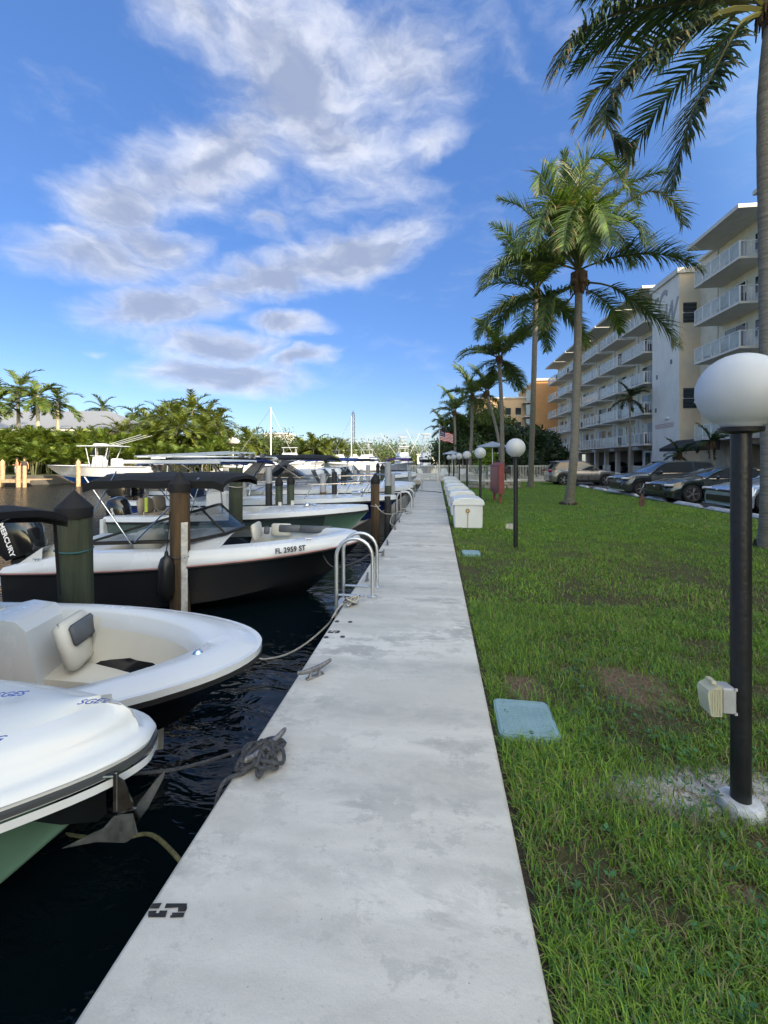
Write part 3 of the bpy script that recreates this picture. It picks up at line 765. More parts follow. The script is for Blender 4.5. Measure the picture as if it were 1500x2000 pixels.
db = [(10.5, 'nearest white dock box with a round brass ringed light on its end'), (12.9, 'white dock box second from the camera with a raised curved lid'), (15.4, 'white dock box third from the camera'),
      (17.4, 'white dock box fourth from the camera beside the middle lamps'), (20.6, 'white dock box fifth from the camera'), (24.2, 'farthest white dock box before the fence')]
for k, (y, lab) in enumerate(db):
    dock_box((.76, y, GZ), lab, k == 0)

# ---------------------------------------------------------------- red notice board
t = thing('notice_board', 'weathered red notice board on two legs on the lawn', 'notice board', (2.46, 16.9, GZ), R(4))
M_red = mat('faded_red_paint', (.22, .045, .045), .6, var=.3, scale=3, bump=.2, bscale=30)
q = MB(); q.add([(-.10, 0, .36), (.10, 0, .36), (.10, 1.7, .36), (-.10, 1.7, .36), (-.10, 0, 1.46), (.10, 0, 1.56), (.10, 1.7, 1.56), (-.10, 1.7, 1.46)], [(3, 2, 1, 0), (4, 5, 6, 7), (0, 1, 5, 4), (1, 2, 6, 5), (2, 3, 7, 6), (3, 0, 4, 7)])
q.build('board', M_red, t)
for y in (.25, 1.35):
    q = MB(); q.box((0, y, .25), (.10, .10, .56)); q.build('leg', M_red, t)
q = MB(); q.box((-.106, .85, .95), (.012, 1.45, .85)); q.build('door_panel', mat('red_panel', (.26, .055, .05), .5, var=.3, scale=2), t)

# rusty ornament on a stake
t = thing('garden_stake', 'rusty brown plate ornament on a thin stake in the lawn', 'garden stake', tuple(at(1253, 1015, GZ)))
q = MB(); q.tube([(0, 0, 0), (0, 0, .55)], .007, n=6); q.build('stake', M_galv, t)
q = MB(); pr = [(-.05, .36), (.06, .37), (.085, .48), (.075, .56), (.045, .67), (.0, .72), (-.02, .66), (-.065, .58), (-.075, .47)]
k = 1.0; q.add([(x * k, -.012, z) for x, z in pr] + [(x * k, .012, z) for x, z in pr], [tuple(range(len(pr))), tuple(range(2 * len(pr) - 1, len(pr) - 1, -1))] + [(i, i + len(pr), (i + 1) % len(pr) + len(pr), (i + 1) % len(pr)) for i in range(len(pr))])
q.build('plate', mat('rusty_plate', (.10, .055, .04), .8, var=.5, scale=14, bump=.6, bscale=40), t)

# ---------------------------------------------------------------- pilings
M_pw = mat('green_stained_piling', (.060, .075, .052), .85, var=.4, scale=2.5, streak=(6, 6, .45), col2=(.028, .038, .024), bump=.7, bscale=14)
M_pb = mat('brown_wet_piling', (.115, .070, .034), .85, var=.4, scale=3, streak=(5, 5, .4), col2=(.035, .028, .018), bump=.7, bscale=14)
M_pd = mat('dark_wrapped_piling', (.020, .022, .026), .6, var=.4, scale=4)
M_pg = mat('grey_pvc_sleeve', (.30, .31, .33), .5, var=.2, scale=5, streak=(3, 3, .5))
M_cap = mat('black_piling_cap', (.006, .006, .007), .75, var=.3, scale=5)
def piling(px, top, wpx, D, m, label, cap='cone', strip=None, low=None, lowz=.35, rope=None, lean=(0, 0)):
    c = atd(px, top, D); r = wpx / 2 * D / F_PX; zt = c.z
    t = thing('piling', label, 'piling', (c.x, c.y, 0), 0, 'mooring pilings beside the boats')
    rs = random.Random(px); n = 18; rows = []
    zz = [-1.3, SEA - .1, SEA + .25, SEA + .7, SEA + 1.2, zt - .22 if cap == 'cone' else zt]
    def rad(a, z): return r * (1 + .035 * math.sin(3 * a + px) + .03 * math.sin(5 * a + z * 1.5 + px) + .012 * math.sin(11 * a))
    q = MB()
    for z in zz: rows.append([(rad(2 * PI * j / n, z) * math.cos(2 * PI * j / n) + lean[0] * (z - zt), rad(2 * PI * j / n, z) * math.sin(2 * PI * j / n), z) for j in range(n)] )
    rows = [rw + [rw[0]] for rw in rows]
    q.grid(rows); q.f.append(tuple((len(rows) - 1) * (n + 1) + j for j in range(n))); q.m.append(0)
    q.build('post', m, t)
    if cap == 'cone':
        q = MB(); q.lathe([(r * 1.08, zt - .30), (r * 1.10, zt - .20), (r * 1.08, zt - .185), (0.001, zt)], n=24); q.build('cap', M_cap, t, ang=25)
    if strip:
        q = MB(); a = math.atan2(-c.y, -c.x) + strip; q.box((math.cos(a) * (r + .008), math.sin(a) * (r + .008), (SEA + .03 + zt - .75) / 2 + .02), (.02, .085, zt - .75 - SEA), rz=a); q.build('white_strip', mat('worn_white_board', (.55, .55, .53), .7, var=.35, scale=8, bump=.2), t)
    if low:
        q = MB(); q.lathe([(r * 1.07, -1.2), (r * 1.07, lowz)], n=20); q.build('sleeve', low, t)
    if rope:
        for (z, mm) in rope:
            q = MB(); q.tube([(math.cos(a) * (r * 1.05 + .006), math.sin(a) * (r * 1.05 + .006), z + .01 * math.sin(a * 2)) for a in [2 * PI * j / 20 for j in range(20)]], .009, mm and 0, n=6, closed=True); q.build('rope_loop', mm, t)
    return t
M_blue_rope = mat('teal_rope', (.03, .12, .14), .85, var=.3, scale=40)
piling(145, 957, 58, 4.75, M_pw, 'wide green stained piling between the open bow and the black boat stern', rope=[(.58, M_blue_rope)], lean=(-.02, 0))
piling(351, 919, 37, 6.1, M_pb, 'brown piling with a long white strip in front of the black boat', strip=.42, rope=[(.22, M_rope_d)])
piling(461, 914, 26, 9.3, M_pw, 'green piling tied with pale line under the black canopy end', cap=None, rope=[(1.0, M_rope_w)])
piling(525, 912, 12, 11.6, M_pg, 'grey sleeved piling with a dark lower half left of the capped pair', cap=None, low=M_pd, lowz=.95)
piling(545, 927, 14, 11.5, M_pw, 'left of two green pilings with black cone caps', strip=.2)
piling(568, 924, 14, 11.5, M_pw, 'right of two green pilings with black cone caps', strip=.45)
piling(631, 925, 12, 13.9, M_pg, 'grey and brown piling standing against the maroon striped cruiser', cap=None, low=M_pb, lowz=.55)
piling(653, 922, 10, 13.9, M_pd, 'dark slim piling just right of the grey and brown one', cap=None)
piling(671, 921, 10, 16.3, M_pd, 'short dark piling in front of the far water', cap=None)
piling(693, 918, 8, 16.35, M_pg, 'grey far piling in the middle gap, left one', cap=None)
piling(706, 917, 7, 16.4, M_pg, 'grey far piling in the middle gap, right one', cap=None)
piling(719, 908, 8, 19.2, M_pg, 'thin grey sleeved piling left of the brown capped piling', cap=None)
piling(733, 923, 17, 11.6, M_pb, 'tall brown piling with black cap at the green boat bow', rope=[(.35, M_rope_w)])
piling(757, 988, 12, 11.6, M_pd, 'low dark stub piling right of the brown capped piling', cap=None)
piling(738, 902, 7, 22.3, M_pd, 'far dark piling with pointed cap above the others')
piling(747, 905, 9, 22.2, M_pw, 'far green piling with a small dark cap')
piling(758, 903, 13, 14.0, M_pg, 'tall pale sleeved piling by the blue hulled boat bow', cap=None, low=M_pw, lowz=.75)
piling(767, 926, 8, 14.0, M_pg, 'thin grey piling touching the tall pale sleeved one', cap=None)
piling(800, 922, 7, 22, M_pg, 'thin pale piling near the farthest ladder', cap=None)
# ================================================================ BOATS
def lerp(a, b, t): return a + (b - a) * t
class Hull:
    """boat hull in its own frame: x forward, bow tip at x = 0, stern at x = -L, z = 0 at the waterline"""
    def __init__(s, L, B, fb, fs, rake=.9, full=2.4, flare=.16, draft=.32, blunt=0.0, chine=.10, pw=.62):
        s.pw = pw
        s.L, s.B, s.fb, s.fs, s.rake, s.full, s.flare, s.draft, s.blunt, s.chine = L, B, fb, fs, rake, full, flare, draft, blunt, chine
    def half(s, t):            # deck half width, t = 0 stern .. 1 bow
        w = (1 - max(0, (t - .30) / .70) ** s.full)
        return s.B / 2 * max(w, 0) ** s.pw * (.93 + .07 * min(1, t / .3)) + s.blunt * math.sqrt(max(0, 1 - max(0, (t - .955) / .045) ** 3))
    def sheer(s, t): return lerp(s.fs, s.fb, t ** 1.6)
    def gx(s, t): return -s.L * (1 - t)
    def sec(s, t, n=9):
        """keel -> sheer points on one side"""
        zk = -s.draft * (1 - max(0, (t - .62) / .38) ** 2.2) + (s.sheer(t) - .12) * max(0, (t - .80) / .20) ** 2.6
        zc = lerp(s.chine, s.chine + .30, max(0, (t - .35) / .65) ** 1.8); zc = max(zc, zk + .02)
        zs = s.sheer(t); w = s.half(t); wc = max(w - s.flare * (.35 + .9 * max(0, (t - .3) / .7)), 0) * (1 - .55 * max(0, (t - .55) / .45) ** 1.4)
        if t > .9985: wc = 0
        pts = []
        def xo(z): return -s.rake * max(0, (t - .45) / .55) ** 1.5 * (1 - min(1, max(0, (z + s.draft) / (zs + s.draft)))) ** 1.15
        for k in range(4):
            u = k / 3; pts.append((0 + wc * u, zk + (zc - zk) * u))
        for k in range(1, n - 3):
            u = k / (n - 4); fl = u ** (1.0 + .9 * max(0, (t - .4) / .6)); pts.append((wc + (w - wc) * fl, lerp(zc, zs, u)))
        return [(s.gx(t) + xo(z), y, z) for y, z in pts]
    TS = [0, .08, .16, .25, .34, .43, .52, .60, .67, .74, .80, .85, .895, .925, .945, .957, .968, .978, .986, .992, .9965, .999, 1.0]
    def hull_mesh(s, q, mf):
        rows = []
        for t in s.TS:
            a = s.sec(t); rows.append([(x, -y, z) for x, y, z in a[::-1]] + a[1:])
        q.grid(rows, mf=mf)
        b = 0; n = len(rows[0]); q.f.append(tuple(range(n - 1, -1, -1))); q.m.append(0)
    def rim(s, t, inset=0.0, dz=0.0, side=1):
        w = max(s.half(t) - inset, 0); x = s.gx(t)
        if t > .8: x -= inset * 1.1 * ((t - .8) / .2)
        return V((x, side * w, s.sheer(t) + dz))
    def loop(s, inset, dz, t0=0.0, ts=None):
        ts = [t for t in (ts or s.TS) if t >= t0]
        return [s.rim(t, inset, dz, -1) for t in ts] + [s.rim(t, inset, dz, 1) for t in ts[::-1][1:]]
def boat_root(label, bow, rz, cat='boat', heel=0.0, group=None):
    """bow = world point of the bow tip above the water"""
    t = thing('motor_boat', label, cat, (bow[0], bow[1], SEA), rz, group)
    return t
def band(H, q, d0, d1, off, t0=0.0, m=0):
    """strip following the sheer, proud of the hull by off, from dz d0 to d1"""
    A = H.loop(-off, d0, t0); B_ = H.loop(-off, d1, t0); A2 = H.loop(.01, d1, t0); q.grid([A, B_, A2], m)
def hull_parts(H, root, m_top, m_bot, split=None, boot=None, rail=None, railm=None):
    q = MB(); n = 9
    def mf(i, j):
        k = min(j, 2 * (n - 1) - 1 - j); lvl = (n - 1) - 1 - k      # 0 = keel strip
        return 0
    H.hull_mesh(q, lambda i, j: 0)
    if split is not None:      # split = height (fraction) above which the other colour starts
        q.m = [1 if (sum(q.v[i][2] for i in f) / len(f)) > split(sum(q.v[i][0] for i in f) / len(f)) else 0 for f in q.f]
    h = q.build('hull', [m_bot, m_top], root, ang=30)
    q = MB(); band(H, q, -.035, .012, .022); q.build('rub_rail', railm or M_black, root)
    return h
def foredeck(H, root, t0, m, camber=.10, inset=.0, name='foredeck', step=.0, dz=.010, nj=12):
    q = MB(); rows = []
    for t in [t for t in H.TS if t >= t0]:
        w = max(H.half(t) - inset, 0.0); x = H.rim(t, inset).x; z = H.sheer(t) + dz; r = []
        for j in range(nj + 1):
            u = -1 + 2 * j / nj; edge = (1 - abs(u) ** 5)
            r.append((x, w * u, z + step * min(1, (1 - abs(u)) * 9) + camber * min(1, w / .8) * (1 - u * u)))
        rows.append(r)
    q.grid(rows); return q.build(name, m, root)
def ring_deck(H, root, inset, t0, m, dzi=.02, name='gunwale', depth=0.12):
    ts = [t for t in H.TS if t >= t0]
    tin = [min(t, .965) for t in ts]
    A = [H.rim(t, -.012, .0, -1) for t in ts] + [H.rim(t, -.012, .0, 1) for t in ts[::-1][1:]]
    A2 = [H.rim(t, .012, .02, -1) for t in ts] + [H.rim(t, .012, .02, 1) for t in ts[::-1][1:]]
    def inner(ins, dz):
        L_ = []
        for sd in (-1, 1):
            l = []
            for t in ts:
                t_ = min(t, 1); w = max(H.half(t_) - ins, 0) if t < .93 else max(H.half(t_) - ins, 0)
                x = H.gx(t_) - ins * 1.9 * max(0, (t_ - .6) / .4) ** 2
                l.append(V((x, sd * w, H.sheer(t_) + dz)))
            L_.append(l)
        return L_[0] + L_[1][::-1][1:]
    B0 = inner(inset * .55, dzi + .012); B1 = inner(inset, dzi); B2 = inner(inset + .012, dzi - .02); B3 = inner(inset + .03, -depth)
    q = MB(); q.grid([A, A2, B0, B1, B2, B3]); o = q.build(name, m, root, ang=50)
    return B3
def windshield(root, pts_base, pts_top, frame_m, glass_m=None, r=.014, mull=None):
    q = MB(); q.grid([pts_base, pts_top]); g = q.build('windshield', glass_m or M_glass, root)
    q = MB(); q.tube(pts_base, r * 1.5, n=6); q.tube(pts_top, r, n=6); q.tube([pts_base[0], pts_top[0]], r, n=6); q.tube([pts_base[-1], pts_top[-1]], r, n=6)
    for i in (mull or []): q.tube([pts_base[i], pts_top[i]], r, n=6)
    q.build('windshield_frame', frame_m, g); return g
def outboard(root, loc, m=None, sc=1.0, tilt=0.0, txt=None):
    M = Matrix.Translation(loc) @ Matrix.Rotation(tilt, 4, 'Y') @ Matrix.Scale(sc, 4)
    q = MB(); secs = [(-.0, .30, .16, .10), (.10, .34, .18, .06), (.30, .36, .19, .02), (.48, .33, .18, -.02), (.58, .25, .13, -.03), (.61, .12, .06, -.03)]
    rows = []
    for (z, lx, ly, sh) in secs:
        rows.append([M @ V((sh + lx * math.copysign(abs(math.cos(a)) ** .7, math.cos(a)), ly * math.copysign(abs(math.sin(a)) ** .7, math.sin(a)), z)) for a in [2 * PI * j / 20 for j in range(21)]])
    q.grid(rows); q.f.append(tuple((len(rows) - 1) * 21 + j for j in range(20))); q.m.append(0)
    e = q.build('outboard_motor', m or M_blackpaint, root)
    q = MB(); q.box((-.02, 0, -.42), (.22, .13, .86), taper=1.2, bev=.03); q.box((-.05, 0, -.62), (.42, .24, .03)); q.lathe([(.01, -.2), (.05, -.12), (.055, .12), (.03, .22)], (-.05, 0, -.92), axis='X', n=12)
    for k in range(3): q.box((-.27, .07 * math.cos(k * 2.09), -.92 + .07 * math.sin(k * 2.09)), (.02, .11, .07), rot=Euler((k * 2.09, 0, .5)))
    q.box((.22, 0, -.15), (.18, .22, .40), bev=.03)
    q.v = [tuple(M @ V(p)) for p in q.v]
    q.build('leg', M_black, e)
    if txt:
        me = text_mesh(txt, .105, .002, bold=.003); me.materials.append(mat('white_decal', (.8, .8, .8), .5))
        o = put('lettering', me, e); o.matrix_local = M @ Matrix.Translation((-.02, -.190, .27)) @ Matrix.Rotation(R(-90), 4, 'Z').inverted() @ Matrix.Rotation(0, 4, 'X') if False else M @ Matrix.Translation((.0, -.196, .26)) @ Matrix.Rotation(R(90), 4, 'X') @ Matrix.Rotation(R(-80), 4, 'Z')
    return e
def bimini(root, x0, x1, w, z, m, drop=.09, poles=(), name='bimini_top', thick=.05, camber=.08, sag_=.02, front=.16):
    q = MB(); rows = []; nx, ny = 14, 10
    for i in range(nx + 1):
        u = i / nx; x = lerp(x0, x1, u); zc = z - sag_ * math.sin(u * PI * 3) ** 2 - front * max(0, (abs(u - .5) - .40) / .10) ** 1.5
        r = []
        for j in range(ny + 1):
            v = -1 + 2 * j / ny; r.append((x, v * w / 2, zc + camber * (1 - v * v) - .05 * abs(v) ** 6))
        rows.append([(r[0][0], r[0][1] * 1.0, r[0][2] - drop)] + r + [(r[-1][0], r[-1][1], r[-1][2] - drop)])
    q.grid(rows)
    low = [[(p[0], p[1] * .985, p[2] - (thick if 0 < k < len(r) - 1 else 0)) for k, p in enumerate(r)] for r in rows]
    q.grid(low, flip=True); q.grid([rows[0], low[0]], flip=True); q.grid([rows[-1], low[-1]])
    top = q.build(name, m, root, ang=60)
    for P in poles:
        q = MB(); q.tube(P, .0125, n=8); q.build('frame_tube', M_steel, root)
    return top
def deck_cleat(root, loc, rz=0, s=.6):
    o = put('cleat', cleat_small, root, loc, (0, 0, rz), s)
cq = MB(); cq.tube([(0, -.12, .045), (0, -.05, .04), (0, .05, .04), (0, .12, .045)], [.008, .014, .014, .008], n=8)
for s_ in (-1, 1): cq.tube([(0, s_ * .04, 0), (0, s_ * .035, .04)], .013, n=8)
cleat_small = cq.mesh('cleat', M_steel)

# ---- boat A: nearest, closed white foredeck, anchor on the stem
b = at(283, 1436, .36); RA = R(15)
A = boat_root('nearest white boat with closed flat foredeck and steel anchor on its bow', (b.x, b.y), RA)
HA = Hull(6.2, 2.30, .94, .74, rake=.95, full=1.7, flare=.30, blunt=.09, pw=.88)
M_seafoam = mat('seafoam_gelcoat', (.115, .21, .155), .22, var=.06, coat=.4)
M_seafoam2 = mat('pale_seafoam_gelcoat', (.17, .31, .25), .25, var=.05, coat=.4)
hull_parts(HA, A, M_seafoam, M_seafoam, railm=M_white)
M_deckA = mat('white_nonskid_deck', (.50, .53, .55), .5, var=.05, scale=1.5, bump=.08, bscale=220)
ts = [t for t in HA.TS if t >= .25]
def loopA(ins, dz, k=1.0): return [HA.rim(t, ins + ins * k * max(0, (t - .6) / .4) * .3, dz, -1) for t in ts] + [HA.rim(t, ins + ins * k * max(0, (t - .6) / .4) * .3, dz, 1) for t in ts[::-1][1:]]
q = MB(); q.grid([HA.loop(-.022, -.026, .25), HA.loop(-.034, -.022, .25), HA.loop(-.034, -.004, .25), HA.loop(-.022, .0, .25)]); q.build('rub_rail_insert', mat('dark_rail_rubber', (.05, .055, .06), .35), A)
q = MB(); q.grid([HA.loop(-.018, -.075, .25), HA.loop(-.034, -.066, .25), HA.loop(-.034, -.034, .25)]); q.build('rub_rail_lower', M_white, A)
q = MB(); q.grid([HA.loop(-.030, .020, .25), HA.loop(-.022, .040, .25), HA.loop(.0, .050, .25), HA.loop(.02, .060, .25), HA.loop(.035, .10, .25), HA.loop(.05, .135, .25), HA.loop(.075, .160, .25), HA.loop(.12, .175, .25)]); q.build('deck_edge', M_white, A, ang=60)
q = MB(); rows = []
for t in ts:
    w = max(HA.half(t) - .12, 0); x = HA.rim(t, .12).x; rows.append([(x, w * u, HA.sheer(t) + .175 + .035 * (1 - u * u)) for u in [-1 + k / 8 for k in range(17)]])
q.grid(rows); q.build('foredeck', M_deckA, A, ang=60)
# raised hatch panel with bevelled outline
q = MB()
def deckA(t, u, dz): 
    w = max(HA.half(t) - .12, 0); return V((HA.rim(t, .12).x, w * u, HA.sheer(t) + .175 + .035 * (1 - u * u) + dz))
NP = 26; rows = []
for k in range(NP + 1):
    t_ = lerp(.25, .845, (k / NP) ** .8); f = k / NP; kk = .64 * (1 - max(0, (f - .78) / .22) ** 2.4) ** .5 if f < 1 else .10
    edge_ = -.004 if k == NP else .011
    rows.append([deckA(t_, -kk - .035, -.004)] + [deckA(t_, kk * v, edge_) for v in (-1, -.8, -.5, 0, .5, .8, 1)] + [deckA(t_, kk + .035, -.004)])
q.grid(rows); q.build('hatch_panel', M_deckA, A, ang=35)
for k, (px, py, s_) in enumerate(((182, 1372, 1), (18, 1358, 1.1), (-6, 1446, 1))):
    me = text_mesh(['SGE\'c', 'SGES', 'G'][k], .05 * s_, .0008, shear=.3); me.materials.append(mat('blue_decal', (.05, .09, .35), .5))
    c = at(px, py, .562); o = put('lettering', me, A); mw = Matrix.Translation(c + V((0, 0, .004))) @ Matrix.Rotation(R(14), 4, 'Z'); o.matrix_local = (Matrix.Translation(A.location) @ Matrix.Rotation(RA, 4, 'Z')).inverted() @ mw
# anchor: plough type, hanging under the stem roller
M_anchor = mat('polished_anchor_steel', (.20, .195, .18), .20, metal=1.0, var=.6, scale=9)
cx = b.x; an = thing('anchor', 'polished steel plough anchor hanging under the nearest white bow', 'anchor', tuple(atd(226, 1566, 1.70)), R(12)); an.scale = (.78, .78, .78)
q = MB(); q.box((.0, 0, .05), (.022, .020, .20), bev=.004); q.tube([(.0, 0, .13), (-.15, .0, .13)], .010, n=8)
q.add([(-.01, -.006, .14), (.04, -.006, .10), (.085, -.006, -.02), (.04, -.006, -.10), (.0, -.006, -.03), (-.01, .006, .14), (.04, .006, .10), (.085, .006, -.02), (.04, .006, -.10), (.0, .006, -.03)],
      [(0, 1, 2, 3, 4), (9, 8, 7, 6, 5)] + [(i, i + 5, (i + 1) % 5 + 5, (i + 1) % 5) for i in range(5)]); q.build('shank', M_anchor, an)
def plate(q, pts, th=.006):
    P = [V(p) for p in pts]; nn = (P[1] - P[0]).cross(P[2] - P[0]).normalized() * th; n = len(P)
    q.add([p + nn for p in P] + [p - nn for p in P], [tuple(range(n)), tuple(range(2 * n - 1, n - 1, -1))] + [(i, i + n, (i + 1) % n + n, (i + 1) % n) for i in range(n)])
q = MB(); plate(q, [(.00, -.01, -.06), (.09, -.02, -.05), (.12, -.035, -.14), (.06, -.02, -.19), (-.06, -.05, -.15), (-.20, -.085, -.14), (-.04, -.03, -.10)], .004); q.build('fluke', M_anchor, an)
q = MB(); plate(q, [(.00, .01, -.05), (.09, .02, -.04), (.17, .07, .055), (.205, .085, .085), (.20, .085, .05), (.14, .04, -.07), (.07, .01, -.16)], .004); q.build('fluke', M_anchor, an)
q = MB(); plate(q, [(.065, -.0, -.03), (.10, .0, -.04), (.055, .0, -.19), (-.02, .0, -.13)], .006); q.build('crown_web', M_anchor, an)
# smoked splash plate on the stem
q = MB(); M_smoke = mat('smoked_stem_plate', (.006, .008, .009), .35, var=.2)
c1 = [atd(52, 1600, 1.60), atd(80, 1582, 1.61), atd(120, 1562, 1.64), atd(206, 1520, 1.74), atd(208, 1586, 1.74), atd(192, 1602, 1.74), atd(120, 1609, 1.66)]
plate(q, c1, .004); tag(q.build('stem_plate', M_smoke), 'dark glossy stem guard plate under the nearest white bow beside the anchor', 'stem plate')

# ---- boat B: white bowrider with open seating
b = at(503, 1262, .22)
B = boat_root('white open bow boat with cream seats and black hull second from the camera', (b.x, b.y), R(12))
HB = Hull(6.4, 2.30, .82, .82, rake=.95, full=2.9, flare=.13, blunt=.06)
hull_parts(HB, B, M_blackpaint, M_blackpaint, railm=M_white)
q = MB(); band(HB, q, -.062, -.030, .024, 0); q.build('black_rail', M_black, B)
IN = ring_deck(HB, B, .17, 0.0, M_white, dzi=.035, depth=.10)
# cockpit liner: walls, bench and floor
n_in = len(IN); ts_all = HB.TS
def shrink(P, k, z): return [V((p.x - .10 * k, p.y * (1 - .14 * k), z)) for p in P]
w1 = [V((p.x, p.y, p.z)) for p in IN]; w2 = shrink(IN, .5, .44)
q = MB(); q.grid([w1, w2], flip=False); q.build('cockpit_liner', M_cream, B)
w3 = shrink(IN, 2.6, .42); q = MB(); q.grid([w2, w3]); q.grid([w3, shrink(IN, 2.7, .12)]); q.build('bench_seat', M_vinyl, B)
q = MB(); fl = shrink(IN, 2.65, .14); half = n_in // 2
q.grid([[fl[i], fl[n_in - 1 - i]] for i in range(half + 1)]); q.build('sole', M_gvinyl, B)
# dark seat front panels and pads
q = MB(); q.grid([[p + V((.0, 0, .006)) for p in shrink(IN[half - 6:half + 7], 2.3, .42)], [p + V((0, 0, .006)) for p in shrink(IN[half - 6:half + 7], 2.62, .42)]]); q.build('seat_trim', M_gvinyl, B)
def cushion(root, c, d, m, rot=(0, 0, 0), name='cushion', bev=.04):
    q = MB(); q.box((0, 0, 0), d, bev=bev); o = q.build(name, m, root, ang=60); o.location = c; o.rotation_euler = rot; return o
# helm / passenger console blocks with a walkway between them, seat backs facing forward
for sd, nm in ((1, 0), (-1, 1)):
    q = MB(); y0, y1 = .42 * sd, .90 * sd
    pr = [(-2.32, .24), (-1.72, .24), (-1.84, .82), (-1.92, .90), (-2.1, .93), (-2.32, .88)]
    if sd > 0:
        q.add([(x, y0, z) for x, z in pr] + [(x, y1, z) for x, z in pr], [tuple(range(6)), tuple(range(11, 5, -1))] + [(i, i + 6, (i + 1) % 6 + 6, (i + 1) % 6) for i in range(6)])
        q.build('console', M_white, B, ang=25)
cush = [((-1.60, .66, .66), (.12, .42, .40), (0, -.30, .05)), ((-1.98, -.66, .66), (.12, .42, .34), (0, -.30, -.05))]
for c, d, r_ in cush[:1]:
    cushion(B, c, d, M_vinyl, r_, 'backrest')
    cushion(B, (c[0] + .055, c[1] + .02, c[2] + .09), (.05, .40, .17), M_gvinyl, r_, 'headrest_panel', .02)
cushion(B, (-1.25, .80, .68), (.62, .10, .30), M_vinyl, (-.15, 0, .05), 'side_backrest'); 
cushion(B, (-2.75, .99, .72), (.55, .09, .36), M_vinyl, (-.12, 0, .0), 'side_backrest'); cushion(B, (-2.68, .945, .80), (.42, .05, .17), M_gvinyl, (-.12, 0, 0), 'headrest_panel', .02)
cushion(B, (-3.1, -.30, .60), (.5, .5, .14), M_vinyl, (0, 0, .2), 'helm_seat'); cushion(B, (-2.9, .72, .50), (.7, .5, .12), M_gvinyl, (0, 0, 0), 'passenger_seat')
q = MB(); c = V((-3.45, 1.005, .64)); q.lathe([(.105, 0), (.105, -.015), (.085, -.02), (.08, -.008), (.04, -.012), (.03, -.025), (0, -.028)], c, axis='Y', n=28); q.build('speaker', mat('speaker_grey', (.45, .45, .45), .5), B)
for P in ([(-1.22, .74, .62), (-1.12, .715, .72), (-1.05, .70, .78)], [(-3.65, .985, .84), (-3.25, .985, .84)]):
    q = MB(); q.tube(P, .016, n=8); q.build('grab_handle', mat('grey_rubber', (.2, .2, .21), .6), B)
q = MB(); q.lathe([(.035, 0), (.035, .012), (.02, .03), (0, .034)], (-.36, -.17, HB.sheer(.93) + .03), n=16); q.build('bow_light', M_chrome, B)
for k, t_ in enumerate((.60, .70, .78, .85, .91, .96)):
    p_ = HB.rim(t_, .09, .03, -1); q = MB(); q.lathe([(.008, 0), (.007, .006), (0, .007)], p_, n=8); q.build('snap_button', M_galv, B)
for sd in (1,):
    deck_cleat(B, HB.rim(.60, .09, .03, sd), R(90))
bimini(B, -4.9, -1.85, 1.9, 1.76, M_canvas, poles=[[(-2.2, .93, 1.70), (-3.9, 1.05, .95)], [(-4.4, .9, 1.72), (-3.7, 1.05, .95)]], front=.06)
q = MB(); q.tube([V((-1.95, .93, 1.62)), V((-1.95, 1.00, .93))], .016, n=4); q.build('strap', M_canvas, B)

# ---- boat C: black and white bowrider, FL 2959 ST
b = at(702, 1047, .30)
Cb = boat_root('black and white bowrider numbered FL 2959 ST with a black canopy', (b.x, b.y), R(9)); Cb.scale = (.80, .95, 1.0)
HC = Hull(6.15, 2.30, .86, .60, rake=1.0, full=2.6, flare=.15, blunt=.04)
M_charcoal = mat('charcoal_gelcoat', (.016, .018, .021), .2, var=.1, coat=.5)
hull_parts(HC, Cb, M_charcoal, M_charcoal)
# white topsides band above the black hull
q = MB()
def wb_(t): return lerp(.27, .135, t) * (.25 + .75 * min(1, t / .2))          # height of the white band
ts = HC.TS
rowsets = []
for (ins, f) in ((-.024, -.01), (-.026, .02), (.0, .45), (.045, .92), (.075, 1.0), (.12, 1.02)):
    rowsets.append([HC.rim(t, ins, wb_(t) * f, -1) for t in ts] + [HC.rim(t, ins, wb_(t) * f, 1) for t in ts[::-1][1:]])
q.grid(rowsets); q.build('white_topsides', M_white, Cb, ang=50)
def topC(t): return HC.sheer(t) + wb_(t) * 1.02
q = MB(); q.grid([[HC.rim(t, -.030, -.012, -1) for t in ts], [HC.rim(t, -.030, .008, -1) for t in ts]]); q.build('pinstripe', mat('pink_pinstripe', (.45, .25, .25), .4), Cb)
# decks: side decks with a bow cockpit opening
tb = [t for t in ts if t >= .60]
def ringC(ins, dz, tt): 
    def P(t, sd):
        w = max(HC.half(t) - ins, 0); x = HC.gx(t) - (ins - .1) * 1.8 * max(0, (t - .6) / .4) ** 2
        return V((x, sd * w, topC(t) + dz))
    return [P(t, -1) for t in tt] + [P(t, 1) for t in tt[::-1][1:]]
q = MB(); o0 = [HC.rim(t, .12, wb_(t) * 1.02, -1) for t in tb] + [HC.rim(t, .12, wb_(t) * 1.02, 1) for t in tb[::-1][1:]]
q.grid([o0, ringC(.24, .015, tb), ringC(.27, -.02, tb), ringC(.31, -.16, tb)]); q.build('bow_coaming', M_white, Cb, ang=50)
q = MB(); r1 = ringC(.31, -.16, tb); r2 = [V((p.x - .1, p.y * .9, .45)) for p in r1]; q.grid([r1, r2]); h = len(r2) // 2; q.grid([[r2[i], r2[-1 - i]] for i in range(h + 1)]); q.build('bow_cockpit', M_vinyl, Cb)
for (x, y, l, m_) in ((-1.55, .55, .5, M_gvinyl), (-2.0, .35, .12, M_gvinyl), (-.95, .42, .7, M_gvinyl)):
    cushion(Cb, (x, y, .95), (l, .07, .13), m_, (-.2, 0, -.15), 'seat_pad', .02)
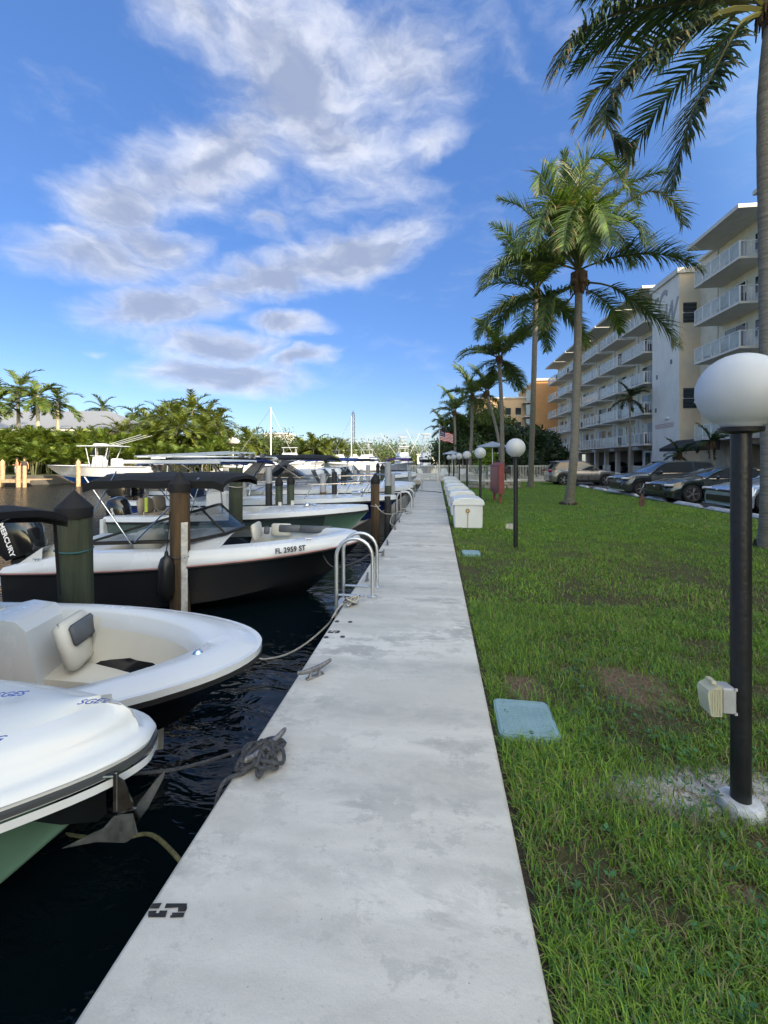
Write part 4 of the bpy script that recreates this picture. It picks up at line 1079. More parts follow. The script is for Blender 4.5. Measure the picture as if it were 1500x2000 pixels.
cushion(Cb, (-1.75, .62, .92), (.45, .10, .22), M_vinyl, (-.2, 0, -.1), 'seat_back', .03); cushion(Cb, (-2.2, .3, .95), (.10, .5, .28), M_vinyl, (0, -.2, 0), 'seat_back', .03)
# mid deck in front of the windshield, cockpit walls
td = [t for t in ts if .40 <= t <= .61]
q = MB(); q.grid([[(HC.gx(t), (HC.half(t) - .12) * u, topC(t) + .12 * (1 - u * u)) for u in [-1 + k / 5 for k in range(11)]] for t in td]); q.build('mid_deck', M_white, Cb)
tr = [t for t in ts if t <= .43]
q = MB()
for sd in (-1, 1):
    q.grid([[HC.rim(t, .12, wb_(t) * 1.02, sd) for t in tr], [HC.rim(t, .26, wb_(t) * 1.05, sd) for t in tr], [HC.rim(t, .28, -.1, sd) for t in tr]], flip=sd > 0)
q.build('side_decks', M_white, Cb)
q = MB(); q.grid([[(x, y, .42) for y in (-.9, 0, .9)] for x in (-6.1, -3.6)]); q.build('sole', M_gvinyl, Cb)
cushion(Cb, (-4.9, 0, .62), (.5, 1.7, .40), M_vinyl, (0, 0, 0), 'rear_bench', .06); cushion(Cb, (-5.45, 0, .74), (.7, 1.75, .2), M_vinyl, (0, .06, 0), 'sun_pad', .08)
cushion(Cb, (-3.95, -.5, .85), (.45, .48, .5), M_vinyl, (0, 0, 0), 'helm_seat', .07)
q = MB(); q.add([(-6.15, -1.05, .42), (-6.15, 1.05, .42), (-6.75, .9, .36), (-6.75, -.9, .36), (-6.15, -1.05, .52), (-6.15, 1.05, .52), (-6.75, .9, .44), (-6.75, -.9, .44)], [(0, 1, 2, 3), (7, 6, 5, 4), (0, 4, 5, 1), (1, 5, 6, 2), (2, 6, 7, 3), (3, 7, 4, 0)])
q.add([(-6.15, -1.06, .50), (-5.5, -1.06, .50), (-5.5, -1.04, .94), (-6.15, -1.04, .58), (-6.15, -.8, .50), (-5.5, -.8, .50), (-5.5, -.8, .94), (-6.15, -.8, .58)], [(0, 1, 2, 3), (7, 6, 5, 4), (3, 2, 6, 7), (0, 3, 7, 4)]); q.build('swim_platform', M_white, Cb)
wbp = [(-4.75, -.99, .98), (-3.0, -.86, .99), (-2.55, -.50, 1.03), (-2.38, 0, 1.06), (-2.55, .50, 1.03), (-3.0, .86, .99), (-4.75, .99, .98)]
wtp = [(-4.75, -.98, 1.0), (-3.25, -.80, 1.36), (-3.02, -.45, 1.40), (-2.95, 0, 1.42), (-3.02, .45, 1.40), (-3.25, .80, 1.36), (-4.75, .98, 1.0)]
M_cglass = mat('clear_windshield', (.03, .05, .06), .02, var=.1, alpha=.42, coat=.5)
windshield(Cb, wbp, wtp, M_black, M_cglass, .018, mull=[2, 4])
q = MB(); q.lathe([(.16, -.012), (.18, 0), (.16, .012), (.155, 0), (.16, -.012)], (-3.35, -.5, 1.08), n=20, rot=Euler((0, -1.0, 0)).to_matrix()); q.build('steering_wheel', M_black, Cb)
M_num = mat('black_vinyl_letters', (.012, .012, .012), .4)
me = text_mesh('FL 2959 ST', .105, .003, bold=.0035, spacing=1.05); me.materials.append(M_num)
o = put('registration', me, Cb)
tt = .80; p_ = HC.rim(tt, 0, .075, -1); p2 = HC.rim(tt + .04, 0, .075, -1); d_ = (p2 - p_).normalized()
o.matrix_local = Matrix.Translation(p_ + V((-.0, -.045, .0))) @ Matrix.Rotation(math.atan2(d_.y, d_.x), 4, 'Z') @ Matrix.Rotation(R(72), 4, 'X') @ Matrix.Rotation(-R(-2), 4, 'Z')
o.scale = (1.08, 1, 1)
deck_cleat(Cb, HC.rim(.85, .02, wb_(.85) + .01, -1), R(90)); deck_cleat(Cb, HC.rim(.10, .03, wb_(.1) + .0, -1), R(90))
bimini(Cb, -4.85, -2.4, 2.0, 1.93, M_canvas, poles=[[(-4.85, -.95, 1.92), (-4.0, -1.0, .97)], [(-4.3, -.95, 2.0), (-4.95, -1.02, .96)], [(-2.85, -.95, 1.9), (-3.95, -1.0, 1.0)], [(-3.6, .95, 1.98), (-4.0, 1.0, 1.0)], [(-4.85, .95, 1.9), (-4.0, 1.0, 1.0)]], front=.07, drop=.11, camber=.04)
outboard(Cb, (-6.75, -.05, .62), M_blackpaint, 1.2, R(-14), 'MERCURY')
# round black fender on the side
q = MB(); q.lathe([(.02, .42), (.03, .36), (.075, .32), (.105, .22), (.105, -.10), (.085, -.20), (.03, -.26)], n=16); q.tube([(0, 0, .40), (.01, .03, .70), (.02, .05, .95)], .008, n=5)
f_ = q.build('fender', mat('black_fender', (.012, .012, .013), .35), loc=(0, 0, 0)); f_.location = Matrix.Translation(Cb.location) @ Matrix.Rotation(R(9), 4, 'Z') @ V((-2.60, -1.21, .50)); tag(f_, 'black tube fender hanging on the side of the black and white boat', 'fender')

# ---- boat D: long low centre console with grey-green hull
b = at(720, 996, .36); b.y = 10.3
Db = boat_root('grey green hulled centre console boat with white deck and a hard top', (b.x, b.y), R(1.5)); Db.scale = (.73, 1, 1)
HD = Hull(8.2, 2.15, .98, .74, rake=1.25, full=2.2, flare=.30)
M_ggreen = mat('grey_green_gelcoat', (.085, .125, .120), .25, var=.06, coat=.4)
hull_parts(HD, Db, M_ggreen, M_ggreen)
q = MB(); ts = HD.TS; nose = [t for t in ts if t >= .85]
for sd in (-1, 1): 
    r_ = []
    for t in nose:
        a_ = HD.sec(t); r_.append([V((x, sd * (y + .006), z)) for x, y, z in a_[3:]])
    q.grid(r_, flip=sd < 0)
q.build('bow_flash', M_seafoam2, Db)
q = MB(); q.grid([[HD.rim(t, -.024, .01, -1) for t in ts] + [HD.rim(t, -.024, .01, 1) for t in ts[::-1][1:]], [HD.rim(t, -.0, .10, -1) for t in ts] + [HD.rim(t, 0, .10, 1) for t in ts[::-1][1:]], [HD.rim(t, .04, .12, -1) for t in ts] + [HD.rim(t, .04, .12, 1) for t in ts[::-1][1:]]]); q.build('topsides', M_white, Db)
foredeck(HD, Db, .60, M_white, camber=.06, inset=.04, dz=.12)
q = MB()
for sd in (-1, 1): q.grid([[HD.rim(t, .04, .12, sd) for t in ts if t <= .6], [HD.rim(t, .26, .13, sd) for t in ts if t <= .6], [HD.rim(t, .28, -.3, sd) for t in ts if t <= .6]], flip=sd > 0)
q.build('side_decks', M_white, Db)
q = MB(); q.grid([[(x, y, .45) for y in (-1, 0, 1)] for x in (-8.1, -3.2)]); q.box((-8.15, 0, .62), (.12, 2.2, .4)); q.build('sole', M_white, Db)
q = MB(); q.box((-5.0, 0, .95), (.75, .8, 1.0), bev=.08, taper=.9); q.box((-4.4, 0, .68), (.5, .7, .45), bev=.06); q.build('console', M_white, Db)
windshield(Db, [(-5.1, -.36, 1.45), (-4.75, -.34, 1.45), (-4.65, 0, 1.45), (-4.75, .34, 1.45), (-5.1, .36, 1.45)], [(-5.15, -.34, 1.85), (-4.95, -.3, 1.88), (-4.9, 0, 1.9), (-4.95, .3, 1.88), (-5.15, .34, 1.85)], M_alu, M_cglass, .012)
q = MB(); q.grid([[(x, y, z) for y in (-1.05, -.6, 0, .6, 1.05)] for x, z in ((-7.7, 2.13), (-7.6, 2.17), (-6, 2.20), (-4.45, 2.17), (-4.35, 2.13))]); q.grid([[(x, y, z - .07) for y in (-1.05, -.6, 0, .6, 1.05)] for x, z in ((-7.7, 2.17), (-4.35, 2.17))], flip=True)
q.box((-6.02, -1.05, 2.13), (3.35, .04, .08)); q.box((-6.02, 1.05, 2.13), (3.35, .04, .08)); q.build('hard_top', mat('pale_grey_hardtop', (.48, .52, .56), .4, var=.08), Db)
for sd in (-.85, .85):
    for P in ([(-5.3, sd * .45, .5), (-5.9, sd * .6, 1.3), (-6.8, sd, 2.12)], [(-4.7, sd * .45, .5), (-4.7, sd * .55, 1.4), (-4.7, sd, 2.12)], [(-5.3, sd * .5, .9), (-6.4, sd * .8, 2.12)]):
        q = MB(); q.tube(smooth_path(P, 4), .022, n=8); q.build('top_pipe', M_steel, Db)
for k in range(4):
    q = MB(); q.tube([(-7.4, -.75 + k * .5, 2.26), (-4.2, -.8 + k * .5, 2.36)], .014, n=6); q.build('fishing_rod', M_alu, Db)
for k in range(3): q = MB(); q.box((-4.0 + .08 * k, .5 * (k - 1), 2.27), (.1, .2, .12), bev=.03); q.build('spreader_light', M_galv, Db)
# leaning post with two tan seats and the outboard behind
M_tan = mat('tan_vinyl', (.26, .22, .17), .5, var=.12, scale=4)
for k, y in enumerate((-.42, .12)):
    cushion(Db, (-7.35, y, 1.06), (.20, .50, .40), M_tan, (0, -.18, 0), 'seat_back', .06); cushion(Db, (-7.12, y, .84), (.6, .48, .12), M_tan, (0, 0, 0), 'seat', .04)
    q = MB(); q.tube([(-7.2, y - .2, .5), (-7.2, y - .2, .95)], .025, n=8); q.tube([(-7.2, y + .2, .5), (-7.2, y + .2, .95)], .025, n=8); q.build('seat_frame', M_steel, Db)
q = MB(); q.box((-7.0, -.75, 1.12), (.10, .04, .34), bev=.01); q.build('life_strap', mat('lime_webbing', (.35, .45, .05), .7), Db)
outboard(Db, (-8.5, -.15, .62), M_blackpaint, 1.05, R(-14), 'SHO')
# bow clutter: windlass
q = MB(); q.ball((-1.95, -.25, HD.sheer(.78) + .20), .08, n=10, k=6, sq=(1.3, 1, .7)); q.box((-1.8, -.1, HD.sheer(.78) + .18), (.22, .12, .08), bev=.02); q.build('windlass', M_chrome, Db)
deck_cleat(Db, HD.rim(.83, .10, .14, -1), R(90))

# ---- boat E: blue hull with bow rail
b = at(774, 970, .48)
Eb = boat_root('blue hulled white decked boat with a bow rail and blue canvas top', (b.x, b.y), R(-.5))
HE = Hull(8.6, 2.2, 1.0, .8, rake=1.3, full=2.1, flare=.30)
M_navy = mat('blue_gelcoat', (.008, .022, .12), .22, var=.06, coat=.5)
hull_parts(HE, Eb, M_navy, M_white, split=lambda x: .40)
q = MB(); ts = HE.TS; q.grid([[HE.rim(t, -.024, .012, -1) for t in ts] + [HE.rim(t, -.024, .012, 1) for t in ts[::-1][1:]], [HE.rim(t, .0, .13, -1) for t in ts] + [HE.rim(t, 0, .13, 1) for t in ts[::-1][1:]]]); q.build('topsides', M_white, Eb)
foredeck(HE, Eb, .40, M_white, camber=.05, inset=.0, dz=.13)
q = MB()
for sd in (-1, 1): q.grid([[HE.rim(t, .0, .13, sd) for t in ts if t <= .43], [HE.rim(t, .3, .14, sd) for t in ts if t <= .43], [HE.rim(t, .3, -.3, sd) for t in ts if t <= .43]], flip=sd > 0)
q.box((-7, 0, .5), (3, 2.3, .1)); q.build('side_decks', M_white, Eb)
for sd in (-1, 1):
    P = [HE.rim(t, .08, .55 - .25 * (t < .45), sd) for t in (.43, .52, .60, .67, .74, .80, .85, .895, .93, .957)]
    q = MB(); q.tube(P, .014, n=6)
    for t in (.46, .58, .70, .80, .89): q.tube([HE.rim(t, .08, .13, sd), HE.rim(min(t + .03, .95), .08, .54, sd)], .012, n=6)
    q.build('bow_rail', M_steel, Eb)
q = MB(); q.box((-5.3, 0, 1.25), (.9, 1.0, 1.1), bev=.1, taper=.85); q.build('console', M_white, Eb)
M_bluec = mat('blue_canvas', (.012, .035, .16), .8, var=.2, scale=4, bump=.2)
bimini(Eb, -7.6, -4.2, 2.2, 2.16, M_bluec, drop=.05, front=.05)
q = MB(); q.box((-5.9, 0, 2.27), (3.4, 2.2, .035)); q.build('white_top_sheet', mat('pale_top', (.52, .58, .66), .5), Eb)
for sd in (-.95, .95):
    for P in ([(-5.5, sd * .55, .6), (-5.7, sd * .7, 1.5), (-6.4, sd, 2.15)], [(-4.9, sd * .55, .6), (-4.8, sd * .7, 1.5), (-4.5, sd, 2.15)], [(-6.8, sd, .9), (-6.7, sd, 2.15)]):
        q = MB(); q.tube(smooth_path(P, 4), .022, n=7); q.build('top_pipe', M_steel, Eb)
cushion(Eb, (-6.6, 0, 1.25), (.5, 1.0, .55), mat('blue_vinyl', (.03, .06, .16), .5), (0, 0, 0), 'helm_seat', .08); outboard(Eb, (-8.85, .3, 1.05), M_blackpaint, 1.15); outboard(Eb, (-8.85, -.35, 1.05), M_blackpaint, 1.15)
q = MB(); q.box((-1.2, 0, HE.sheer(.86) + .24), (.30, .20, .10), bev=.03); q.ball((-1.0, .02, HE.sheer(.86) + .30), .06, n=8, k=5); q.build('windlass', M_chrome, Eb)

# ---- boat F: express cruiser with arch and maroon stripe
Fb = boat_root('white express cruiser with a maroon stripe, radar arch and black canopy', (atd(800, 950, 15.4).x, 15.2), R(0))
HF = Hull(9.0, 2.4, 1.12, .95, rake=1.4, full=2.0, flare=.28)
M_maroon = mat('maroon_gelcoat', (.075, .045, .055), .25, var=.08, coat=.4)
hull_parts(HF, Fb, M_maroon, M_white, split=lambda x: .62)
ts = HF.TS; q = MB(); q.grid([[HF.rim(t, -.026, -.06, -1) for t in ts] + [HF.rim(t, -.026, -.06, 1) for t in ts[::-1][1:]], [HF.rim(t, .0, .14, -1) for t in ts] + [HF.rim(t, 0, .14, 1) for t in ts[::-1][1:]]]); q.build('topsides', M_white, Fb)
foredeck(HF, Fb, .36, M_white, camber=.10, inset=.0, dz=.14)
for sd in (-1, 1):
    q = MB(); q.tube([HF.rim(t, .08, .58, sd) for t in (.5, .6, .7, .8, .88, .94, .975)], .014, n=6)
    for t in (.55, .68, .80, .9): q.tube([HF.rim(t, .08, .13, sd), HF.rim(t + .02, .08, .57, sd)], .012, n=6)
    q.build('bow_rail', M_steel, Fb)
windshield(Fb, [(-5.6, -1.2, 1.45), (-4.3, -1.05, 1.45), (-3.7, -.5, 1.5), (-3.55, 0, 1.5), (-3.7, .5, 1.5), (-4.3, 1.05, 1.45), (-5.6, 1.2, 1.45)], [(-5.6, -1.15, 1.6), (-4.9, -1.0, 1.95), (-4.5, -.5, 2.0), (-4.4, 0, 2.0), (-4.5, .5, 2.0), (-4.9, 1.0, 1.95), (-5.6, 1.15, 1.6)], M_alu, M_glass, .02, [2, 4])
q = MB(); pr = [(-6.3, 1.0), (-5.6, 1.0), (-4.75, 2.05), (-4.3, 2.2), (-4.4, 2.28), (-5.0, 2.20)]
for sd in (-1.2, 1.2): q.add([(x, sd - .06, z) for x, z in pr] + [(x, sd + .06, z) for x, z in pr], [tuple(range(6)), tuple(range(11, 5, -1))] + [(i, i + 6, (i + 1) % 6 + 6, (i + 1) % 6) for i in range(6)])
q.box((-4.65, 0, 2.2), (.5, 2.4, .10), bev=.03); q.build('radar_arch', M_white, Fb)
bimini(Fb, -5.3, -2.7, 2.3, 2.30, M_canvas, drop=.03, front=.10)
q = MB(); q.grid([[(x, y, .8) for y in (-1.3, 1.3)] for x in (-9, -5)]); q.build('sole', M_white, Fb)

# ---- smaller far moored boats
def far_boat(x, y, rz, label, hullm, L=7, B_=2.3, fb=1.1, fs=.8, top=None, split=None, cabin=True):
    t = boat_root(label, (x, y), R(rz)); H = Hull(L, B_, fb, fs, rake=1.1, full=2.2, flare=.25)
    hull_parts(H, t, hullm, M_white, split=split)
    ts = H.TS; q = MB(); q.grid([[H.rim(t_, -.024, .0, -1) for t_ in ts] + [H.rim(t_, -.024, .0, 1) for t_ in ts[::-1][1:]], [H.rim(t_, 0, .12, -1) for t_ in ts] + [H.rim(t_, 0, .12, 1) for t_ in ts[::-1][1:]]]); q.build('topsides', M_white, t)
    foredeck(H, t, .0, M_white, camber=.14, inset=0, dz=.12)
    if cabin:
        q = MB(); q.box((-L * .58, 0, 1.4), (L * .2, B_ * .6, .8), taper=.8, bev=.08); q.build('console', M_white, t)
        windshield(t, [(-L * .5, -B_ * .35, 1.2), (-L * .42, 0, 1.25), (-L * .5, B_ * .35, 1.2)], [(-L * .55, -B_ * .32, 1.75), (-L * .5, 0, 1.8), (-L * .55, B_ * .32, 1.75)], M_black, M_glass, .015)
    if top is not None:
        bimini(t, -L * .75, -L * .4, B_ * .85, 2.25, top, drop=.04, front=.06)
        for sd in (-.8, .8):
            q = MB(); q.tube([(-L * .7, sd * B_ * .45, 1), (-L * .68, sd * B_ * .45, 2.25)], .02, n=6); q.tube([(-L * .5, sd * B_ * .45, 1), (-L * .45, sd * B_ * .45, 2.25)], .02, n=6); q.build('top_pipe', M_steel, t)
    return t
far_boat(-.95, 17.9, 0, 'dark hulled runabout with raked windshield behind the cruiser', M_charcoal, 7.4, 2.4, 1.05, .85)
far_boat(-1.0, 20.6, 1, 'white runabout with a low windscreen behind the dark hulled one', M_white, 7.0, 2.3, 1.0, .8)
far_boat(-1.1, 24.2, 0, 'white boat with a blue top near the farthest ladder', M_white, 8.0, 2.6, 1.3, .9, top=M_bluec)
far_boat(-1.3, 28.0, 0, 'black bowed boat moored just before the fence end', M_charcoal, 8.0, 2.6, 1.3, .9)
far_boat(-2.6, 32.4, 90, 'little white boat with a purple cover by the fence end', M_white, 4.5, 1.9, .8, .6, top=mat('purple_canvas', (.06, .02, .16), .8), cabin=False)
# ================================================================ APARTMENT BUILDING
M_stucco = mat('cream_stucco', (.80, .73, .57), .9, var=.12, scale=1.2, bump=.25, bscale=60, detail=8)
M_towerm = mat('pale_grey_stucco', (.76, .72, .64), .9, var=.08, scale=1.0, bump=.25, bscale=50)
M_towers = mat('beige_stucco', (.72, .60, .44), .9, var=.08, scale=1.0, bump=.25, bscale=50)
M_slab = mat('balcony_slab_paint', (.70, .66, .58), .85, var=.10, scale=2)
M_soff = mat('roof_fascia', (.62, .60, .54), .8, var=.08, scale=2)
M_rail = mat('white_rail', (.78, .77, .74), .5, var=.08)
M_balg = mat('frosted_balcony_glass', (.52, .56, .52), .18, var=.15, scale=1, alpha=.50)
M_doorg = mat('dark_door_glass', (.035, .045, .05), .06, var=.4, scale=.6)
M_curt = mat('door_curtain', (.42, .43, .41), .8, var=.25, scale=4, streak=(1, 14, 1))
M_frame = mat('door_frame_bronze', (.10, .10, .095), .5, var=.15)
M_louv = mat('louvre_glass', (.05, .065, .07), .15, var=.4, scale=5)
M_pink = mat('pink_stucco', (.50, .36, .31), .9, var=.1)
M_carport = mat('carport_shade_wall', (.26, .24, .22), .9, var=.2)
XW, XB = 22.3, 20.3           # wall plane, balcony edge
FL = [3.25, 6.28, 9.31, 12.34, 15.37]; RF = 18.4
bd = thing('apartment_building', 'long cream apartment block with stacked white balconies behind the parked cars', 'building', (XW, 20, 0))
def BX(q, x0, x1, y0, y1, z0, z1, m=0): return q.box(((x0 + x1) / 2 - XW, (y0 + y1) / 2 - 20, (z0 + z1) / 2), (x1 - x0, y1 - y0, z1 - z0), m)
YS, YE = -38, 83.5
ty0, ty1 = 40.0, 44.6
q = MB(); BX(q, XW, 38, YS, YE, FL[0] - .3, RF); q.build('wall', M_stucco, bd)
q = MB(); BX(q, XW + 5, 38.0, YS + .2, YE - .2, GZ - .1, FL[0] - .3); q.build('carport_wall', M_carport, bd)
q = MB(); BX(q, XW - .02, XW + 5, 36.5, 47.0, GZ - .05, FL[0] - .3); q.build('ground_floor_block', M_stucco, bd)
q = MB(); BX(q, XW - .05, XW - .02, 45.2, 46.6, GZ, FL[0] - .4); q.build('pink_panel', M_pink, bd)
q = MB(); BX(q, XW - .35, XW + 6, YS, YE, FL[0] - .52, FL[0] - .02); q.build('floor_beam', M_slab, bd)
q = MB(); BX(q, 20.62, XW + 3, ty0, ty1, GZ, 17.6)
w_ = q.build('stair_tower', [M_towerm], bd)
q = MB(); BX(q, 20.64, XW, ty0 - .03, ty0, 3.2, 17.55); q.build('tower_side', M_towers, bd)
q = MB(); BX(q, 20.45, XW + 3.2, ty0 - .15, ty1 + .15, 17.6, 18.05); q.build('tower_coping', M_soff, bd)
# script-like monogram painted on the tower
for ch, yy, zz, sz in (('C', 43.0, 15.6, 3.6), ('W', 41.5, 14.4, 3.2)):
    cu = text_mesh(ch, sz, .02, shear=.35, bold=.05); cu.materials.append(mat('monogram_paint', (.34, .33, .33), .7, var=.1))
    o = put('painted_letter', cu, bd); o.matrix_local = Matrix.Translation((20.60 - XW, yy - 20, zz)) @ Matrix.Rotation(R(-90), 4, 'Z') @ Matrix.Rotation(R(90), 4, 'X'); o.scale = (.62, 1, 1)
# louvred tower windows and vents
for z in (14.2, 6.9):
    q = MB(); BX(q, 20.95, 22.0, ty0 - .08, ty0 - .03, z - .85, z + .85); wd = q.build('tower_window', M_doorg, bd)
    q = MB()
    for k in range(5): BX(q, 20.97, 21.98, ty0 - .14, ty0 - .08, z - .7 + k * .34, z - .66 + k * .34 + .10)
    q.build('louvre', M_louv, wd); q = MB(); BX(q, 20.9, 22.05, ty0 - .12, ty0 - .04, z - .05, z + .05); q.build('frame', M_rail, wd)
for (yy, zz) in ((43.9, 16.6), (43.5, 16.6), (41.2, 10.3), (43.7, 9.4), (43.9, 6.3)):
    q = MB(); BX(q, 20.59, 20.64, yy - .13, yy + .13, zz - .2, zz + .2); q.build('vent', M_frame, bd)
q = MB(); BX(q, 20.5, 20.63, 41.6, 42.3, 5.3, 5.42); q.build('wall_lamp_shade', M_rail, bd)
q = MB()
for z in (4.55, 4.7, 4.85): BX(q, 20.60, 20.635, 40.8, 44.0, z, z + .07)
q.build('breeze_bricks', M_pink, bd)
# awning over the entrance
q = MB(); q.add([(20.6 - XW, 20.3, 3.3), (19.2 - XW, 20.3, 2.6), (19.2 - XW, 20.3, 2.35), (20.6 - XW, 20.3, 2.35), (20.6 - XW, 14.5, 3.3), (19.2 - XW, 14.5, 2.6), (19.2 - XW, 14.5, 2.35), (20.6 - XW, 14.5, 2.35)], [(0, 1, 2, 3), (7, 6, 5, 4), (0, 4, 5, 1), (1, 5, 6, 2), (2, 6, 7, 3)])
q.build('awning', mat('black_awning', (.02, .02, .022), .7, var=.2), bd)
# bays
BL = 5.2
bays = [(24.6 - 7.3 * k) for k in range(0, 2)] + [32.0, 45.6, 52.0, 58.4, 64.8, 71.2, 77.6]
bays = sorted(bays)
def mbox(dx, dy, dz, c=(0, 0, 0), m=None, name='x'):
    q = MB(); q.box(c, (dx, dy, dz)); return q.mesh(name, m)
slab_me = MB().box((0, 0, 0), (XW - XB, BL, .17)).mesh('balcony', M_slab)
q = MB()
rx = -(XW - XB) / 2 + .05
npst = 6
for k in range(npst): q.box((rx, -BL / 2 + .05 + (BL - .1) * k / (npst - 1), .60), (.05, .05, 1.05))
q.box((rx, 0, 1.13), (.06, BL, .05)); q.box((rx, 0, .16), (.04, BL, .03))
for sg in (-1, 1):
    for k in range(9): q.box((rx + .05 + k * .22, sg * (BL / 2 - .04), .62), (.03, .03, 1.0))
    q.box((0, sg * (BL / 2 - .04), 1.13), (XW - XB - .1, .05, .05))
rail_me = q.mesh('railing', M_rail)
panel_me = MB().box((0, 0, 0), (.015, (BL - .1) / 5 - .07, .88)).mesh('glass_panel', M_balg)
door_me = MB().box((0, 0, 0), (.06, 2.3, 2.25)).mesh('sliding_door', M_doorg)
fr = MB()
for yy in (-1.15, 0, 1.15): fr.box((-.03, yy, 0), (.05, .07, 2.25))
fr.box((-.03, 0, 1.12), (.05, 2.35, .07)); frame_me = fr.mesh('door_frame', M_rail)
curt_me = MB().box((-.035, .58, 0), (.02, .95, 2.1)).mesh('curtain', M_curt)
win_me = MB().box((0, 0, 0), (.06, 1.1, 1.2)).mesh('window', M_doorg)
wf = MB(); 
for yy in (-.55, 0, .55): wf.box((-.03, yy, 0), (.05, .05, 1.2))
for zz in (-.6, 0, .6): wf.box((-.03, 0, zz), (.05, 1.15, .05))
winf_me = wf.mesh('frame', M_rail)
sh = MB()
for k in range(4): sh.box((0, -.6 + .4 * k, 0), (.04, .05, 2.5))
pilas_me = sh.mesh('wall_strips', M_soff)
chair_me = MB().box((0, 0, .25), (.45, .45, .06)).box((.2, 0, .55), (.05, .45, .5)).box((-.18, -.18, .12), (.04, .04, .25)).box((-.18, .18, .12), (.04, .04, .25)).box((.18, -.18, .12), (.04, .04, .25)).box((.18, .18, .12), (.04, .04, .25)).mesh('balcony_chair', M_frame)
rb = random.Random(9)
for bi, y0 in enumerate(bays):
    yc = y0 + BL / 2
    for fi, z in enumerate(FL):
        if bi > 2 and y0 < 46 and False: continue
        s_ = put('balcony', slab_me, bd, ((XB - XW) / 2 - .004, yc - 20, z - .085))
        r_ = put('railing', rail_me, s_, (0, 0, .0)); 
        for k in range(5):
            put('glass_panel', panel_me, s_, (rx, -BL / 2 + .05 + (BL - .1) * (k + .5) / 5, .66))
        d_ = put('sliding_door', door_me, bd, (-.03, yc - 20 + .9, z + 1.15)); put('door_frame', frame_me, d_); put('curtain', curt_me, d_, (0, rb.choice((0, -1.15)), 0), (0, 0, 0))
        if bi % 2 == 0 or True:
            w_ = put('window', win_me, bd, (-.03, yc - 20 - 1.7, z + 1.5)); put('frame', winf_me, w_)
        for k in range(rb.randint(0, 3)):
            put('balcony_chair', chair_me, s_, (rb.uniform(-.6, .3), rb.uniform(-2, 2), .09), (0, 0, rb.uniform(0, 6)), 1.2)
    q = MB(); q.box((XB - .15 - XW + 1.1, yc - 20, RF + .12), (2.6, BL + .9, .26)); q.build('roof_overhang', M_soff, bd)
q = MB(); BX(q, XW - .3, 38.3, YS, ty0 - .2, RF, RF + .22); BX(q, XW - .3, 38.3, ty1 + .2, YE + .3, RF, RF + .22); q.build('roof_slab', M_soff, bd)
for (x, y, h) in ((24, 30, 2.6), (23.5, 55, 1.2)): q = MB(); q.tube([(x - XW, y - 20, RF), (x - XW, y - 20, RF + h + 1)], .04, n=6); q.build('roof_mast', M_rail, bd)
for k, (y, z) in enumerate(((48, 18.9), (49, 18.8), (56, 18.8), (34.5, 18.9), (65, 18.9))): q = MB(); q.box((XW - .2 - XW + .8, y - 20, z), (.5, .5, .5), bev=.1); q.build('roof_vent', M_soff, bd)
for y in [49.5 + 3.6 * k for k in range(9)] + [36.2 - 5 * k for k in range(8)]:
    q = MB(); BX(q, XW - .3, XW + .15, y - .22, y + .22, GZ - .05, FL[0] - .5); q.build('carport_column', M_slab, bd)
for y in [60.3 + .0, 51.4]:
    q = MB(); BX(q, XW - .1, XW, y - 1.2, y + 1.2, GZ, 1.0); q.build('low_wall', M_slab, bd)
q = MB(); BX(q, XW - .5, XW - .02, 47.2, 48.9, .55, 2.6); bb_ = q.build('bay_window', M_rail, bd)
q = MB(); BX(q, XW - .53, XW - .5, 47.5, 48.6, .8, 2.4); q.build('pane', M_doorg, bb_)

# downpipes / strips between bays
for y0 in bays:
    for dy in (-.6, 5.6):
        q = MB(); BX(q, XW - .06, XW, y0 + dy - .05, y0 + dy + .05, FL[0], RF); q.build('downpipe', M_soff, bd)

# ---------------------------------------------------------------- orange building beyond
ob = thing('apartment_building', 'sunlit orange brick apartment building standing beyond the far palms', 'building', (20, 89, 0))
M_or = mat('orange_brick', (.52, .28, .12), .9, var=.10, scale=.6, bump=.2, bscale=30)
M_or2 = mat('peach_stucco', (.62, .44, .26), .9, var=.08, scale=.6)
def OX(q, x0, x1, y0, y1, z0, z1): return q.box(((x0 + x1) / 2 - 20, (y0 + y1) / 2 - 89, (z0 + z1) / 2), (x1 - x0, y1 - y0, z1 - z0))
xa = atd(1037, 900, 88).x; xb = atd(1100, 900, 88).x + 2; xc = atd(930, 900, 92).x
q = MB(); OX(q, xa, xb, 86.5, 104, -1, 16.9); q.build('tower_wall', M_or, ob)
q = MB(); OX(q, xc, xa + .4, 91, 112, -1, 14.2); q.build('wing_wall', M_or2, ob)
q = MB(); OX(q, xa - .2, xb + .2, 86.3, 104.2, 16.9, 17.35); OX(q, xc - .2, xa + .2, 90.8, 112.2, 14.2, 14.5); q.build('parapet', M_soff, ob)
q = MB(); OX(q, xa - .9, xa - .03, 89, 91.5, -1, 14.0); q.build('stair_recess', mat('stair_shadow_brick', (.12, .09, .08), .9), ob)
for k in range(5):
    q = MB(); OX(q, xa - 1.8, xa - .2, 88.2, 90.9, 1.8 + 2.8 * k, 2.0 + 2.8 * k); s_ = q.build('landing', M_slab, ob)
    q = MB(); OX(q, xa - 1.5, xa - .5, 88.15, 88.2, 2.1 + 2.8 * k, 4.2 + 2.8 * k); q.build('landing_glass', mat('pale_glass', (.4, .5, .55), .1), s_)
